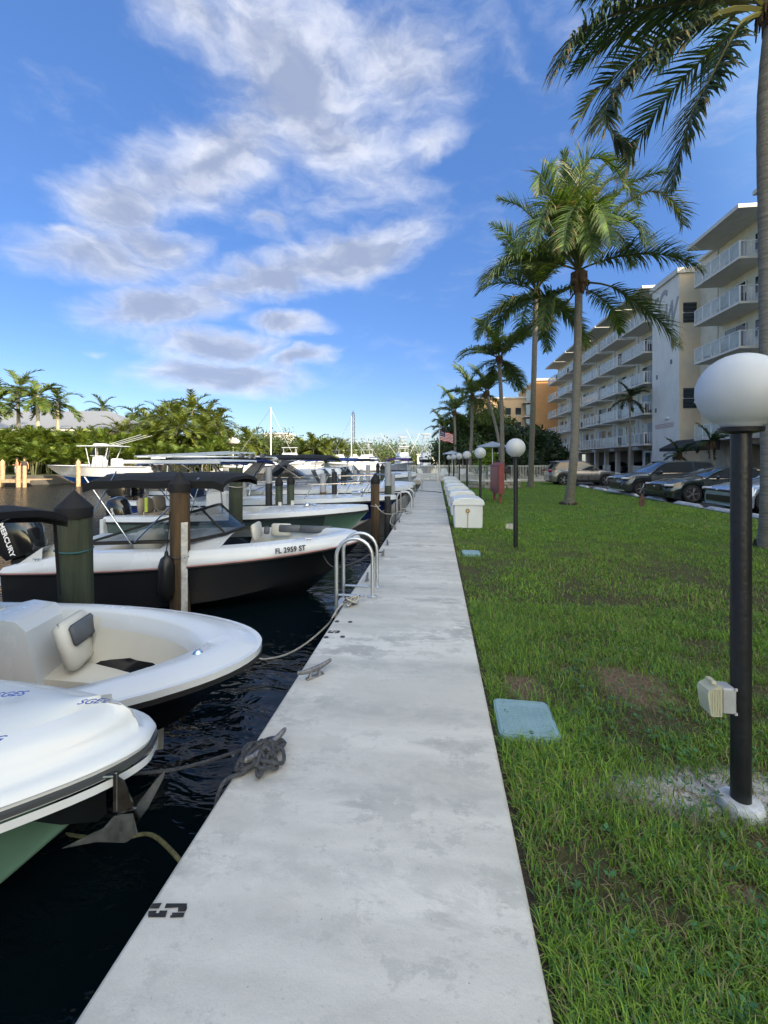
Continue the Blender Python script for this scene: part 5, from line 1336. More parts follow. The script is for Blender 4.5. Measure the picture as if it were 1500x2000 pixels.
for i in range(5):
    for k in range(4):
        q = MB(); x = xc + 1.6 + i * 2.0; OX(q, x, x + 1.1, 90.93, 91.0, 2.2 + 2.9 * k, 3.6 + 2.9 * k); w_ = q.build('window', M_doorg, ob)
        q = MB(); OX(q, x - .05, x + 1.15, 90.9, 90.93, 2.1 + 2.9 * k, 2.2 + 2.9 * k); q.build('sill', M_soff, w_)

# ================================================================ PARKED CARS
M_tyre = mat('tyre_rubber', (.015, .015, .015), .8, var=.2, scale=20)
M_rim = mat('alloy_rim', (.50, .51, .53), .28, metal=.9, var=.15)
M_lamp = mat('headlamp_glass', (.55, .58, .62), .08, var=.2, scale=9, coat=.5)
M_red_l = mat('tail_lamp_red', (.25, .01, .015), .15, coat=.5)
M_cargl = mat('car_glass', (.010, .014, .020), .03, var=.1, coat=.6)
M_well = mat('wheel_well', (.008, .008, .008), .9)
_whc = {}
def wheel_mesh(r, w, spokes):
    k = (r, w, spokes)
    if k in _whc: return _whc[k]
    q = MB(); q.lathe([(r * .70, -w / 2), (r * .93, -w / 2), (r, -w / 2 + .03), (r, w / 2 - .03), (r * .93, w / 2), (r * .70, w / 2)], axis='Y', n=32); ty = q.mesh('tyre', M_tyre)
    q = MB(); q.lathe([(r * .72, -w / 2 + .005), (r * .70, -w / 2 - .004), (r * .64, -w / 2 + .02), (r * .62, w / 2)], axis='Y', n=28)
    for i in range(spokes):
        a = 2 * PI * i / spokes
        for da in (-.13, .13):
            c, s_ = math.cos(a + da), math.sin(a + da); c0, s0 = math.cos(a), math.sin(a)
            p0 = V((c0 * r * .12, -w / 2 + .012, s0 * r * .12)); p1 = V((c * r * .68, -w / 2 + .008, s_ * r * .68)); q.tube([p0, p1], [r * .055, r * .045], n=5)
    q.lathe([(r * .16, -w / 2 + .03), (r * .15, -w / 2 + .0), (0, -w / 2 - .004)], axis='Y', n=14); q.lathe([(0, .0), (r * .62, .0)], axis='Y', n=20)
    rm = q.mesh('rim', M_rim); _whc[k] = (ty, rm); return ty, rm
def car(label, loc, rz, L, Wd, paint, prof, roof, whl, r, spokes, sill=.22, grille=None, tuck=.16, ride=0.0, spoiler=False, cladding=None):
    """x forward (nose at +L/2). prof: [(x, hood/belt height)], roof: 4 greenhouse points (x rear base, x rear top, x front top, x front base) + height"""
    t = thing('parked_car', label, 'car', loc, rz, 'cars parked facing the lawn' if abs(rz) > 1 else None)
    xs = sorted(set([-L / 2 + L * i / 46 for i in range(47)] + [whl[0] + d for d in (-r * 1.15, -r, -r * .5, 0, r * .5, r, r * 1.15)] + [whl[1] + d for d in (-r * 1.15, -r, -r * .5, 0, r * .5, r, r * 1.15)]))
    def hz(x):
        for a, b in zip(prof, prof[1:]):
            if a[0] <= x <= b[0]:
                u = (x - a[0]) / (b[0] - a[0]); u = u * u * (3 - 2 * u) * .5 + u * .5; return a[1] + (b[1] - a[1]) * u
        return prof[-1][1] if x > 0 else prof[0][1]
    def hw(x):
        u = abs(x) / (L / 2); return Wd / 2 * (1 - .16 * max(0, (u - .72) / .28) ** 2.2) * (1 - .10 * (1 if u > .995 else 0))
    def zb(x):
        z = sill
        u = abs(x) / (L / 2); z += .05 * max(0, (u - .9) / .1)
        for c in whl:
            d = abs(x - c); ra = r * 1.13
            if d < ra: z = max(z, r + math.sqrt(ra * ra - d * d) - .02)
        return z
    rows = []
    for x in xs:
        w = hw(x); b = zb(x); h = hz(x); b = min(b, h - .06); sec = []
        pts = [(w * .97, b), (w * .995, lerp(b, h, .25)), (w, lerp(b, h, .5)), (w * .985, lerp(b, h, .74)), (w * .955, lerp(b, h, .80)), (w * .93, h - .035), (w * .86, h), (w * .5, h + .03), (0, h + .045)]
        sec = [(x, -y, z) for y, z in pts] + [(x, y, z) for y, z in pts[::-1][1:]]
        rows.append(sec)
    q = MB(); q.grid(rows)
    n = len(rows[0]); q.f.append(tuple(range(n - 1, -1, -1))); q.m.append(0); b0 = (len(rows) - 1) * n; q.f.append(tuple(b0 + j for j in range(n))); q.m.append(0)
    body = q.build('body', paint, t, ang=32)
    q = MB(); q.box((0, 0, sill + .12), (L * .94, Wd * .80, .30)); 
    for c in whl: q.box((c, 0, r + .1), (r * 2.1, Wd * .78, r * 1.6))
    q.build('underbody', M_well, t)
    # greenhouse
    xr0, xr1, xf1, xf0, H = roof
    gh = []
    for (x, z, k) in ((xr0, hz(xr0) - .02, .0), (lerp(xr0, xr1, .5), lerp(hz(xr0), H - .05, .55), .5), (xr1, H - .04, 1), (lerp(xr1, xf1, .5), H, 1), (xf1, H - .03, 1), (lerp(xf1, xf0, .5), lerp(H - .03, hz(xf0), .46), .5), (xf0, hz(xf0) - .02, 0)):
        gh.append((x, z))
    q = MB(); rows = []
    xx = [lerp(xr0, xf0, i / 30) for i in range(31)]
    def rz_(x):
        P = gh
        for a, b in zip(P, P[1:]):
            if a[0] <= x <= b[0]: return lerp(a[1], b[1], (x - a[0]) / (b[0] - a[0]))
        return P[-1][1]
    Hbelt = lambda x: hz(x) - .02
    for x in xx:
        zt = max(rz_(x), Hbelt(x) + .01); zb_ = Hbelt(x); w0 = hw(x) * .90; k = (zt - zb_) / max(H - zb_, .01); w1 = w0 - tuck * k
        rows.append([(x, -w0, zb_), (x, -lerp(w0, w1, .55) - .01, lerp(zb_, zt, .5)), (x, -w1, zt - .05 * k), (x, -w1 + .10, zt), (x, 0, zt + .025 * k), (x, w1 - .10, zt), (x, w1, zt - .05 * k), (x, lerp(w0, w1, .55) + .01, lerp(zb_, zt, .5)), (x, w0, zb_)])
    q.grid(rows); q.build('windows', M_cargl, t, ang=28)
    # painted roof and pillars, a little proud of the glass
    q = MB(); rr = [rw for rw, x in zip(rows, xx) if xr1 - .12 <= x <= xf1 + .06]
    q.grid([[(p[0], p[1] * 1.012, p[2] + .012) for p in rw[2:7]] for rw in rr]); q.build('roof', paint, t)
    for sg in (-1, 1):
        def P(x, k):
            i = min(range(len(xx)), key=lambda j: abs(xx[j] - x)); rw = rows[i]; a, m_, b = V(rw[0]), V(rw[1]), V(rw[2]); p = a.lerp(m_, k * 2) if k < .5 else m_.lerp(b, k * 2 - 1)
            return V((p.x, p.y * -sg, p.z)) + V((0, sg * .008, 0))
        q = MB(); q.tube([P(xf0 - .05, 0), P(lerp(xf0, xf1, .5), .98), P(xf1, 1)], [.035, .03, .03], n=6); q.tube([P(xr0 + .05, 0), P(lerp(xr0, xr1, .5), .98), P(xr1, 1)], [.06, .07, .05], n=6)
        xm = lerp(xr1, xf1, .42); q.tube([P(xm, 0), P(xm, 1)], .035, n=6); q.build('pillar', paint, t)
        q = MB(); q.tube([P(lerp(xf0, xr0, k / 8), .02) for k in range(9)], .012, n=5); q.build('belt_trim', M_chrome, t)
        q = MB(); xm = xf0 - .45; q.box((xm, sg * (hw(xm) + .04), hz(xm) + .06), (.14, .20, .13), bev=.04); q.build('wing_mirror', paint, t)
        # door seams and handles
        q = MB()
        for xd in (xf0 - .30, lerp(xr1, xf1, .42), whl[0] + r * 1.05):
            if xd < whl[0] - .1: continue
            q.tube([(xd, sg * (hw(xd) * .982 + .0), sill + .12), (xd, sg * (hw(xd) + .001), lerp(sill, hz(xd), .5)), (xd, sg * (hw(xd) * .986), lerp(sill, hz(xd), .76))], .006, n=4)
        q.build('door_seam', M_well, t)
        q = MB(); xd = lerp(xr1, xf1, .42) + .15; q.box((xd, sg * (hw(xd) * .985 + .01), hz(xd) - .17), (.20, .03, .03), bev=.01); xd -= .95; q.box((xd, sg * (hw(xd) * .985 + .01), hz(xd) - .17), (.20, .03, .03), bev=.01); q.build('door_handle', paint, t)
        # lamps
        xh = L / 2 - .20; q = MB(); q.box((xh, sg * (hw(xh) - .16), grille['lamp_z']), (.34, .42, .10), rz=-sg * .55, bev=.03); hl = q.build('headlight', M_lamp, t)
        q = MB(); q.box((xh + .03, sg * (hw(xh) - .16), grille['lamp_z'] - .055), (.34, .40, .03), rz=-sg * .55); q.build('lamp_shade', M_well, hl)
        q = MB(); q.box((-L / 2 + .12, sg * (hw(-L / 2 + .12) - .16), grille['tail_z']), (.30, .42, .14), rz=sg * .55, bev=.03); q.build('tail_light', M_red_l, t)
        if cladding:
            q = MB()
            for c in whl: q.tube([(c + r * 1.14 * math.cos(a), sg * (hw(c) * .985 + .005), r + r * 1.14 * math.sin(a) - .02) for a in [R(d) for d in range(-15, 200, 15)]], .035, n=6)
            q.box((0, sg * Wd * .49, sill + .05), (whl[1] - whl[0] - 2 * r, .05, .16)); q.build('cladding', cladding, t)
    # nose: grille openings, splitter, badge
    xg = L / 2
    for (z, h_, w_, m_) in grille['bars']:
        q = MB(); q.box((xg + .0, 0, z), (.05, w_, h_), bev=.015)
        for k in range(max(1, int(h_ / .05))): q.box((xg + .028, 0, z - h_ / 2 + .03 + k * .05), (.012, w_ * .94, .012))
        q.build('grille', m_, t)
    q = MB(); q.box((xg - .08, 0, sill + .03), (.24, Wd * .86, .05), bev=.015); q.build('front_lip', grille.get('lip', M_well), t)
    if grille.get('plate'): q = MB(); q.box((xg + .03, 0, grille['plate']), (.02, .30, .14)); q.build('number_plate', M_black, t)
    q = MB(); q.ball((xg + .035, 0, grille['bars'][0][0] + .02), .05, n=10, k=5, sq=(.3, 1.3, .8)); q.build('badge', M_chrome, t)
    ty, rm = wheel_mesh(r, .23, spokes)
    for c in whl:
        for sg in (-1, 1):
            wl = put('wheel', ty, t, (c, sg * (Wd / 2 - .125), r), (0, 0, 0 if sg < 0 else PI)); put('rim', rm, wl)
    if spoiler: q = MB(); q.box((xr1 - .12, 0, H - .05), (.35, Wd * .66, .05), bev=.02); q.build('roof_spoiler', paint, t)
    return t
M_cp1 = mat('silver_blue_car_paint', (.30, .36, .47), .25, metal=.5, var=.05, coat=1)
M_cp2 = mat('dark_green_car_paint', (.018, .026, .026), .2, metal=.3, var=.1, coat=1)
M_cp3 = mat('charcoal_suv_paint', (.030, .036, .044), .22, metal=.3, var=.1, coat=1)
M_cp4 = mat('grey_brown_suv_paint', (.16, .155, .15), .28, metal=.6, var=.06, coat=1)
PZ = GZ - .02
def stall(px, D): return atd(px, 900, D)
M_gr = mat('grille_black', (.01, .01, .011), .3)
c = V((9.35, 0, 0))
yA = 15.7; yB = 19.1; yC = 22.3
car('silver blue sports coupe half hidden behind the nearest lamp pole', (9.3 + 2.35, yA, PZ), PI, 4.7, 1.88, M_cp1,
    [(-2.35, .82), (-2.2, .98), (-1.2, 1.02), (.5, 1.0), (.85, .99), (1.6, .90), (2.15, .78), (2.35, .62)], (-1.95, -1.0, .0, .85, 1.34), (-1.42, 1.44), .36, 5, sill=.17,
    grille=dict(lamp_z=.70, tail_z=.85, bars=[(.665, .07, 1.5, M_gr), (.40, .22, 1.25, M_gr)], lip=M_cp1), tuck=.22)
car('dark green coupe between the charcoal SUV and the silver blue coupe', (8.95 + 2.35, yB, PZ), PI, 4.72, 1.85, M_cp2,
    [(-2.36, .80), (-2.2, .95), (-1.2, .98), (.5, .95), (.95, .97), (1.6, .90), (2.2, .76), (2.36, .60)], (-2.0, -1.0, .15, 1.0, 1.39), (-1.40, 1.42), .35, 5, sill=.19,
    grille=dict(lamp_z=.68, tail_z=.82, bars=[(.58, .26, .95, M_gr), (.32, .14, 1.6, M_gr)]), tuck=.20)
car('charcoal SUV parked facing the lawn beyond the dark green coupe', (8.65 + 2.1, yC, PZ), PI, 4.25, 1.80, M_cp3,
    [(-2.12, .95), (-2.0, 1.08), (-1.0, 1.09), (.6, 1.06), (.95, 1.05), (1.6, 1.0), (2.0, .90), (2.12, .70)], (-1.95, -1.75, .15, .95, 1.62), (-1.28, 1.30), .35, 6, sill=.22,
    grille=dict(lamp_z=.82, tail_z=1.0, bars=[(.80, .05, 1.3, M_gr), (.48, .26, 1.25, M_gr)], lip=M_alu), tuck=.13, cladding=M_gr)
car('grey brown SUV parked tail to the lawn at the far end near the white fence', (7.55 + 2.25, 31.2, PZ), 0.0, 4.5, 1.86, M_cp4,
    [(-2.25, .92), (-2.1, 1.05), (-1.0, 1.06), (.6, 1.03), (.95, 1.02), (1.6, .97), (2.1, .85), (2.25, .65)], (-2.1, -1.6, .1, 1.0, 1.64), (-1.35, 1.36), .36, 5, sill=.24,
    grille=dict(lamp_z=.80, tail_z=.98, bars=[(.62, .2, 1.2, M_gr)]), tuck=.16, cladding=M_gr, spoiler=True)
# a few cars in the shade of the carport
for k, (x, y, m_, lab) in enumerate(((25.2, 58.5, M_cp3, 'dark car in the carport shade left of the low wall'), (25.4, 55.0, mat('white_car_paint', (.6, .6, .6), .3, coat=1), 'pale car deep in the carport shade'), (25.0, 66.0, M_cp2, 'dark car at the far end of the carport'))):
    car(lab, (x, y, PZ), PI, 4.6, 1.8, m_, [(-2.3, .85), (-2.1, 1.0), (.5, 1.0), (.9, 1.0), (1.6, .93), (2.3, .65)], (-1.9, -1.4, .1, .95, 1.5), (-1.4, 1.4), .34, 5,
        grille=dict(lamp_z=.75, tail_z=.9, bars=[(.6, .15, 1.1, M_gr)]))['group'] = 'cars in the carport'

# wheel stops and painted stall lines
M_stop = mat('white_wheel_stop', (.55, .56, .55), .8, var=.25, scale=6, bump=.3)
st_me = MB().box((0, 0, .055), (.17, 1.75, .12), taper=.75, bev=.02).mesh('wheel_stop', M_stop)
stop_px = [(1140, 948), (1172, 951.5), (1197, 955.5), (1229, 960.5), (1281, 967.5), (1344, 981), (1412, 991), (1500, 1015)]
lab_ = ['farthest white wheel stop behind the grey brown SUV', 'far white wheel stop second from the grey brown SUV', 'white wheel stop in the empty stall left of the charcoal SUV', 'white wheel stop before the nose of the charcoal SUV',
        'white wheel stop between the stake ornament and the dark green coupe', 'white wheel stop before the wheels of the dark green coupe', 'low wheel stop under the nose of the silver blue coupe', 'nearest wheel stop right of the lamp pole']
for k, (px, py) in enumerate(stop_px):
    y = 10.2 + 3.0 * (7 - k) if k < 7 else 10.2
    X_ = 9.15; y = y_at(px, X_)
    tag(put('wheel_stop', st_me, None, (X_, y, PZ), (0, 0, R((-1, 2, 0, 1, -2, 1, 0, 2)[k]))), lab_[k], 'wheel stop', 'wheel stops along the lawn edge')
for k in range(9):
    y = 8.6 + 3.35 * k
    q = MB(); q.add([(9.3, y, 0), (14.4, y, 0), (14.4, y + .10, 0), (9.3, y + .10, 0)], [(0, 1, 2, 3)]); q.build('stall_line', M_line, loc=(0, 0, PZ + .005), kind='structure')
for k, y in enumerate((29.3, 36.5)):
    q = MB(); q.add([(15.5, y, 0), (21, y, 0), (21, y + .3, 0), (15.5, y + .3, 0)], [(0, 1, 2, 3)]); q.build('crossing_line', M_line, loc=(0, 0, PZ + .005), kind='structure')
# ================================================================ PALMS AND TREES
M_leaf = attr_mat('palm_leaflet', .42, .22, .4)
M_leaf2 = attr_mat('tree_leaf', .55, .25, .3)
M_trunk = mat('palm_trunk_bark', (.27, .245, .205), .9, var=.3, scale=3, streak=(2, 2, 22), col2=(.13, .12, .10), bump=.8, bscale=5)
M_trunk_near = mat('palm_trunk_near', (.25, .23, .20), .9, var=.3, scale=2.2, streak=(1.5, 1.5, 14), col2=(.12, .115, .10), bump=.8, bscale=7)
M_bark = mat('tree_bark', (.10, .08, .06), .9, var=.4, scale=6, bump=.6)
M_sheath = mat('palm_fibre', (.13, .085, .05), .95, var=.4, scale=14, bump=.7)
M_dark_root = mat('palm_root_flare', (.05, .04, .035), .95, var=.4, scale=12, bump=.8)

def frond_geo(path, nl=60, ll=.75, w=.05, droop=1.0, seed=0, lean=.55, up=.35, tone=(.040, .085, .022), tipdry=.25, seg=3, base=.14, side_twist=0.0, wind=(0, 0, 0), out=None):
    """leaflets along a rachis; returns lists of verts, faces, tones"""
    rg = random.Random(seed); P = smooth_path(path, 6); 
    d = [0]
    for a, b in zip(P, P[1:]): d.append(d[-1] + (b - a).length)
    T = d[-1]
    def pos(s):
        s *= T
        for i in range(len(P) - 1):
            if d[i + 1] >= s: return P[i].lerp(P[i + 1], (s - d[i]) / max(d[i + 1] - d[i], 1e-6)), (P[i + 1] - P[i]).normalized()
        return P[-1], (P[-1] - P[-2]).normalized()
    vs, fs, tn = out if out else ([], [], [])
    wind = V(wind)
    # rachis
    n = 12; b = len(vs)
    for i in range(n + 1):
        p, t = pos(i / n); s_ = t.cross(V((0, 0, 1))); s_ = s_.normalized() if s_.length > .05 else V((1, 0, 0)); u_ = s_.cross(t)
        r = (.030 * (1 - i / n) + .005) * (T / 3.5)
        for q_ in (s_ * r, u_ * r, -s_ * r, -u_ * r): vs.append(p + q_); tn.append((.12, .125, .04))
    for i in range(n):
        for j in range(4): fs.append((b + i * 4 + j, b + i * 4 + (j + 1) % 4, b + (i + 1) * 4 + (j + 1) % 4, b + (i + 1) * 4 + j))
    for k in range(nl):
        s = base + (1 - base) * (k + .5 * rg.random()) / nl
        prof = (min(1, (s - base) / .22 + .35)) * (1 - max(0, (s - .55) / .45) ** 1.7 * .72)
        p, t = pos(min(s, .998)); S_ = t.cross(V((0, 0, 1))); S_ = S_.normalized() if S_.length > .08 else V((1, 0, 0)); U_ = S_.cross(t)
        for sg in (-1, 1):
            L_ = ll * prof * rg.uniform(.74, 1.14) * (1 + .08 * math.sin(k * .55 + seed))
            if rg.random() < .03: L_ *= .45
            tw = rg.gauss(0, .10)
            dr = (S_ * sg * (1 - .25 * s) + t * (lean + .65 * s) + U_ * (up + side_twist * sg + rg.gauss(0, .16)) + t * rg.gauss(0, .12)).normalized()
            bl = len(vs); q = p.copy(); ww = w * (.75 + .5 * rg.random()) * (1 - .35 * s)
            g = rg.uniform(.55, 1.5) * droop * (1 + .25 * math.sin(k * .31 + seed * 2 + sg))
            c = V(tone) * rg.uniform(.6, 1.5); 
            if rg.random() < .25: c = V((c.x * 1.9, c.y * 1.5, c.z * 1.0))
            dead = rg.random() < tipdry * s
            for i in range(seg + 1):
                f = i / seg; wd = (t * 1.0 + dr * .12 * tw).normalized()
                wd = (wd - dr * wd.dot(dr)); wd = wd.normalized() if wd.length > .05 else U_
                half_ = ww / 2 * (1.0, 1.1, .8, .0)[i] if seg == 3 else ww / 2 * (1.0, .95, .0)[i]
                cc = c if not dead or f < .6 else V((.20, .15, .07))
                if i < seg: vs.append(q + wd * half_); vs.append(q - wd * half_); tn += [tuple(cc)] * 2
                else: vs.append(q); tn.append(tuple(cc))
                q = q + dr * (L_ / seg); dr = (dr + V((0, 0, -.42 * g * (f + .4))) + wind * (f + .2)).normalized()
            for i in range(seg - 1): fs.append((bl + 2 * i, bl + 2 * i + 1, bl + 2 * i + 3, bl + 2 * i + 2))
            fs.append((bl + 2 * seg - 2, bl + 2 * seg - 1, bl + 2 * seg))
    return vs, fs, tn
def tone_mesh(name, vs, fs, tn, m):
    me = bpy.data.meshes.new(name); me.from_pydata([tuple(v) for v in vs], [], fs); me.materials.append(m)
    a = me.attributes.new('tone', 'FLOAT_COLOR', 'POINT'); a.data.foreach_set('color', [x for c in tn for x in (c[0], c[1], c[2], 1)]); me.update(); return me
def arch(L, el, bend, curl=0, n=6):
    """a frond rachis in the xz plane leaving at elevation el and bending down"""
    P = [V((0, 0, 0))]; a = R(el)
    for i in range(n): P.append(P[-1] + V((math.cos(a), curl * (i / n) ** 2, math.sin(a))) * (L / n)); a -= R(bend) / n * (.5 + 1.0 * i / n)
    return P
FR = {}
def frond_mesh(L, el, bend, seed, nl=55, w=.05, ll=.8, seg=3, droop=1.0, curl=0.0, tone=(.040, .085, .022), dry=.25):
    k = (L, el, bend, seed, nl, w, ll, seg, droop, curl, tone)
    if k not in FR:
        FR[k] = tone_mesh('frond', *frond_geo(arch(L, el, bend, curl), nl, ll, w, droop, seed, tone=tone, seg=seg, tipdry=dry), M_leaf)
    return FR[k]
def trunk(root, P, r0, r1, m=None, flare=1.6, n=16, name='trunk'):
    P = smooth_path(P, 12); q = MB(); k = len(P); rs = []
    for i, p in enumerate(P):
        u = i / (k - 1); r = lerp(r0, r1, u ** .7) + r0 * (flare - 1) * math.exp(-u * 26); r *= 1 + .022 * math.sin(i * 2.4) + .012 * math.sin(i * 5.1); rs.append(r)
    q.tube(P, rs, n=n); return q.build(name, m or M_trunk, root, ang=80)
def place_frond(me, root, loc, az, tilt=0.0, roll=0.0, sc=1.0):
    return put('frond', me, root, loc, (roll, tilt, az), sc)

# ---- palm 1: leaning over the picture's right edge
b1 = at(1497, 1068, GZ); D1 = 7.75
crown1 = atd(1512, 8, 7.5)
P1 = thing('coconut_palm', 'tall coconut palm rising along the right edge with dark hanging fronds', 'palm tree', (b1.x, b1.y, GZ))
o_ = V((b1.x, b1.y, GZ))
trunk(P1, [V((0, 0, -.1)), atd(1502, 900, 7.75) - o_, atd(1497, 500, 7.7) - o_, atd(1494, 200, 7.6) - o_, crown1 - o_], .135, .105, M_trunk_near, 1.5, 20)
q = MB(); 
for k in range(12):
    a = k * .53; q.box((.16 * math.cos(a), .16 * math.sin(a), .03), (.10, .06, .18), rz=a, taper=.4)
q.build('root_flare', M_dark_root, P1)
q = MB()
for k in range(26):
    a = k * 2.4; q.tube([crown1 - o_ + V((.10 * math.cos(a), .10 * math.sin(a), -.35)), crown1 - o_ + V((.22 * math.cos(a), .22 * math.sin(a), .12)), crown1 - o_ + V((.26 * math.cos(a), .26 * math.sin(a), -.25 - .1 * (k % 3)))], [.06, .05, .01], n=5)
q.build('fibre_sheath', M_sheath, P1)
dark = (.030, .058, .026)
def pxfrond(root, o, pts, nl, ll, w, seed, droop, tone, **kw):
    vs, fs, tn = frond_geo([atd(*p) - o for p in pts], int(nl * (2.0 if root is P1 else 1)), ll * (1.08 if root is P1 else 1), w * (.80 if root is P1 else 1), droop, seed, tone=tone, **kw)
    x = bpy.data.objects.new('frond', tone_mesh('frond', vs, fs, tn, M_leaf)); COL.objects.link(x); x.parent = root; return x
pxfrond(P1, o_, [(1490, 22, 7.5), (1420, 5, 7.3), (1340, 6, 7.1), (1240, 18, 6.9), (1160, 45, 6.7), (1110, 90, 6.6), (1086, 140, 6.55)], 62, .98, .050, 1, 2.2, dark, lean=.25, up=.10, base=.22)
pxfrond(P1, o_, [(1490, 20, 7.5), (1440, 15, 7.2), (1380, 35, 7.0), (1310, 80, 6.8), (1230, 145, 6.6), (1186, 205, 6.5), (1190, 255, 6.4), (1232, 288, 6.35)], 66, .82, .056, 2, 2.0, (.030, .052, .026), lean=.35, up=.05, base=.26, wind=(-.05, 0, 0))
pxfrond(P1, o_, [(1492, 25, 7.5), (1455, 38, 7.3), (1430, 75, 7.2), (1390, 150, 7.1), (1350, 225, 7.0), (1325, 310, 7.0), (1308, 372, 7.0)], 66, .80, .052, 3, 1.5, dark, lean=.55, up=.10, base=.20)
pxfrond(P1, o_, [(1495, 15, 7.5), (1430, -40, 7.0), (1330, -70, 6.7), (1230, -55, 6.4), (1150, -20, 6.2)], 60, .9, .05, 4, 2.0, dark, lean=.3)
pxfrond(P1, o_, [(1500, 0, 7.5), (1520, -150, 7.4), (1460, -260, 7.2), (1380, -260, 7.1)], 50, .8, .05, 5, 1.2, dark)
pxfrond(P1, o_, [(1495, 25, 7.6), (1530, 60, 7.8), (1570, 160, 8.0), (1590, 300, 8.1)], 55, .8, .05, 6, 1.5, dark)
for k in range(9):
    place_frond(frond_mesh(3.6, (35, 55, 10)[k % 3], 95, k % 3, 50, .05, .8, tone=dark), P1, crown1 - o_, R(-75 + 38 * (k % 7)) if k < 7 else R(100 + 60 * (k - 7)))

# ---- palm 2: the big palm in the middle of the lawn
b2 = at(1110, 985, GZ); cr2 = atd(1131, 545, 15.6)
P2 = thing('coconut_palm', 'big coconut palm in the middle of the lawn with a full sunlit crown', 'palm tree', (b2.x, b2.y, GZ))
o2 = V((b2.x, b2.y, GZ))
trunk(P2, [V((0, 0, -.1)), atd(1120, 900, 15.55) - o2, atd(1126, 750, 15.6) - o2, atd(1129, 640, 15.6) - o2, cr2 - o2], .155, .125, None, 2.1)
q = MB()
for k in range(14):
    a = k * .45; q.box((.27 * math.cos(a), .27 * math.sin(a), .0), (.16, .12, .16), rz=a, taper=.5)
q.build('root_flare', M_dark_root, P2)
q = MB()
for k in range(26):
    a = k * 2.4; c_ = cr2 - o2; q.tube([c_ + V((.12 * math.cos(a), .12 * math.sin(a), -.5)), c_ + V((.26 * math.cos(a), .26 * math.sin(a), .2)), c_ + V((.3 * math.cos(a), .3 * math.sin(a), -.4 - .1 * (k % 3)))], [.06, .05, .01], n=5)
for k in range(5): q.ball(cr2 - o2 + V((.28 * math.cos(k * 1.2), -.28 * abs(math.sin(k * 1.2)), -.15)), .10, n=8, k=6, sq=(1, 1, 1.2))
q.build('fibre_sheath', M_sheath, P2)
g2_ = (.066, .118, .026); g2d = (.050, .088, .030)
def pf2(pts, nl, ll, seed, droop=1.3, tone=g2_, dz=0.0, **kw):
    n = len(pts); pts = [(px, py, 15.6 + dz * (i / (n - 1))) for i, (px, py) in enumerate(pts)]
    return pxfrond(P2, o2, pts, int(nl * 2.1), ll * 1.12, .038, seed, droop * .85, tone, **kw)
C2 = (1130, 528)
pf2([C2, (1118, 440), (1108, 360), (1100, 296)], 60, .75, 11, .6, dz=-.4, lean=.8, up=.3)
pf2([C2, (1128, 420), (1135, 340), (1160, 306), (1200, 325), (1222, 372)], 66, 1.0, 12, 1.9, dz=-1.0)
pf2([C2, (1140, 420), (1165, 345), (1200, 312), (1240, 318)], 60, .85, 13, 1.3, dz=.8)
pf2([C2, (1160, 450), (1205, 380), (1260, 345), (1306, 336)], 64, .95, 14, 1.3, dz=-.5)
pf2([C2, (1165, 465), (1220, 400), (1280, 372), (1325, 405), (1335, 440)], 66, 1.15, 15, 1.9, dz=.6, tone=(.085, .115, .03))
pf2([C2, (1160, 515), (1215, 500), (1280, 496), (1330, 506), (1364, 524)], 64, 1.15, 16, 2.2, dz=-1.4, tone=g2d, lean=.3)
pf2([(1135, 550), (1160, 553), (1195, 560), (1255, 600), (1300, 640), (1318, 674)], 60, 1.15, 17, 2.2, dz=-1.2, tone=g2d, base=.25)
pf2([C2, (1100, 450), (1075, 385), (1056, 340), (1053, 380)], 60, .85, 18, 1.4, dz=-.6)
pf2([C2, (1085, 470), (1040, 425), (1010, 400), (972, 388)], 60, .85, 19, 1.6, dz=1.0)
pf2([C2, (1080, 512), (1030, 508), (980, 520), (944, 560)], 64, 1.1, 20, 2.2, dz=-1.5, tone=g2d)
pf2([(1128, 550), (1080, 575), (1010, 590), (960, 620), (938, 652)], 60, 1.1, 21, 2.1, dz=-1.0, tone=g2d)
pf2([C2, (1090, 490), (1040, 470), (1000, 500), (966, 545)], 56, 1.0, 22, 1.8, dz=1.6)
pf2([(1130, 560), (1100, 600), (1060, 625), (1020, 650), (985, 690)], 50, .9, 23, 1.8, dz=1.2, tone=g2d)
pf2([(1135, 560), (1170, 580), (1200, 610), (1215, 650)], 46, .8, 24, 1.6, dz=1.8)
pf2([C2, (1130, 450), (1128, 400), (1110, 430), (1100, 490)], 60, 1.0, 25, 1.7, dz=-2.2)
pf2([C2, (1145, 450), (1160, 400), (1180, 420), (1195, 480)], 60, 1.0, 26, 1.7, dz=-2.4)
pf2([C2, (1125, 430), (1118, 350), (1130, 330), (1150, 360)], 60, .9, 27, 1.5, dz=1.6)
pf2([C2, (1110, 455), (1085, 400), (1060, 420), (1045, 470)], 60, 1.0, 28, 1.8, dz=-1.8)
pf2([C2, (1160, 470), (1200, 430), (1240, 440), (1265, 480)], 60, 1.0, 29, 1.8, dz=-1.8)
pf2([C2, (1150, 480), (1185, 450), (1220, 470), (1235, 520)], 56, 1.0, 30, 1.8, dz=2.0)

pf2([C2, (1105, 470), (1078, 430), (1040, 440), (1015, 490)], 56, 1.0, 31, 1.8, dz=-1.0)
pf2([C2, (1135, 470), (1140, 420), (1150, 440), (1158, 510)], 50, 1.0, 32, 1.8, dz=-2.0)
pf2([C2, (1150, 430), (1180, 360), (1220, 350), (1250, 400)], 56, .95, 33, 1.6, dz=1.4)
pf2([C2, (1100, 430), (1080, 350), (1075, 320), (1085, 330)], 56, .85, 34, 1.2, dz=.9)
pf2([(1130, 555), (1100, 570), (1070, 590), (1060, 640)], 50, .9, 35, 1.8, dz=-1.2, tone=g2d)

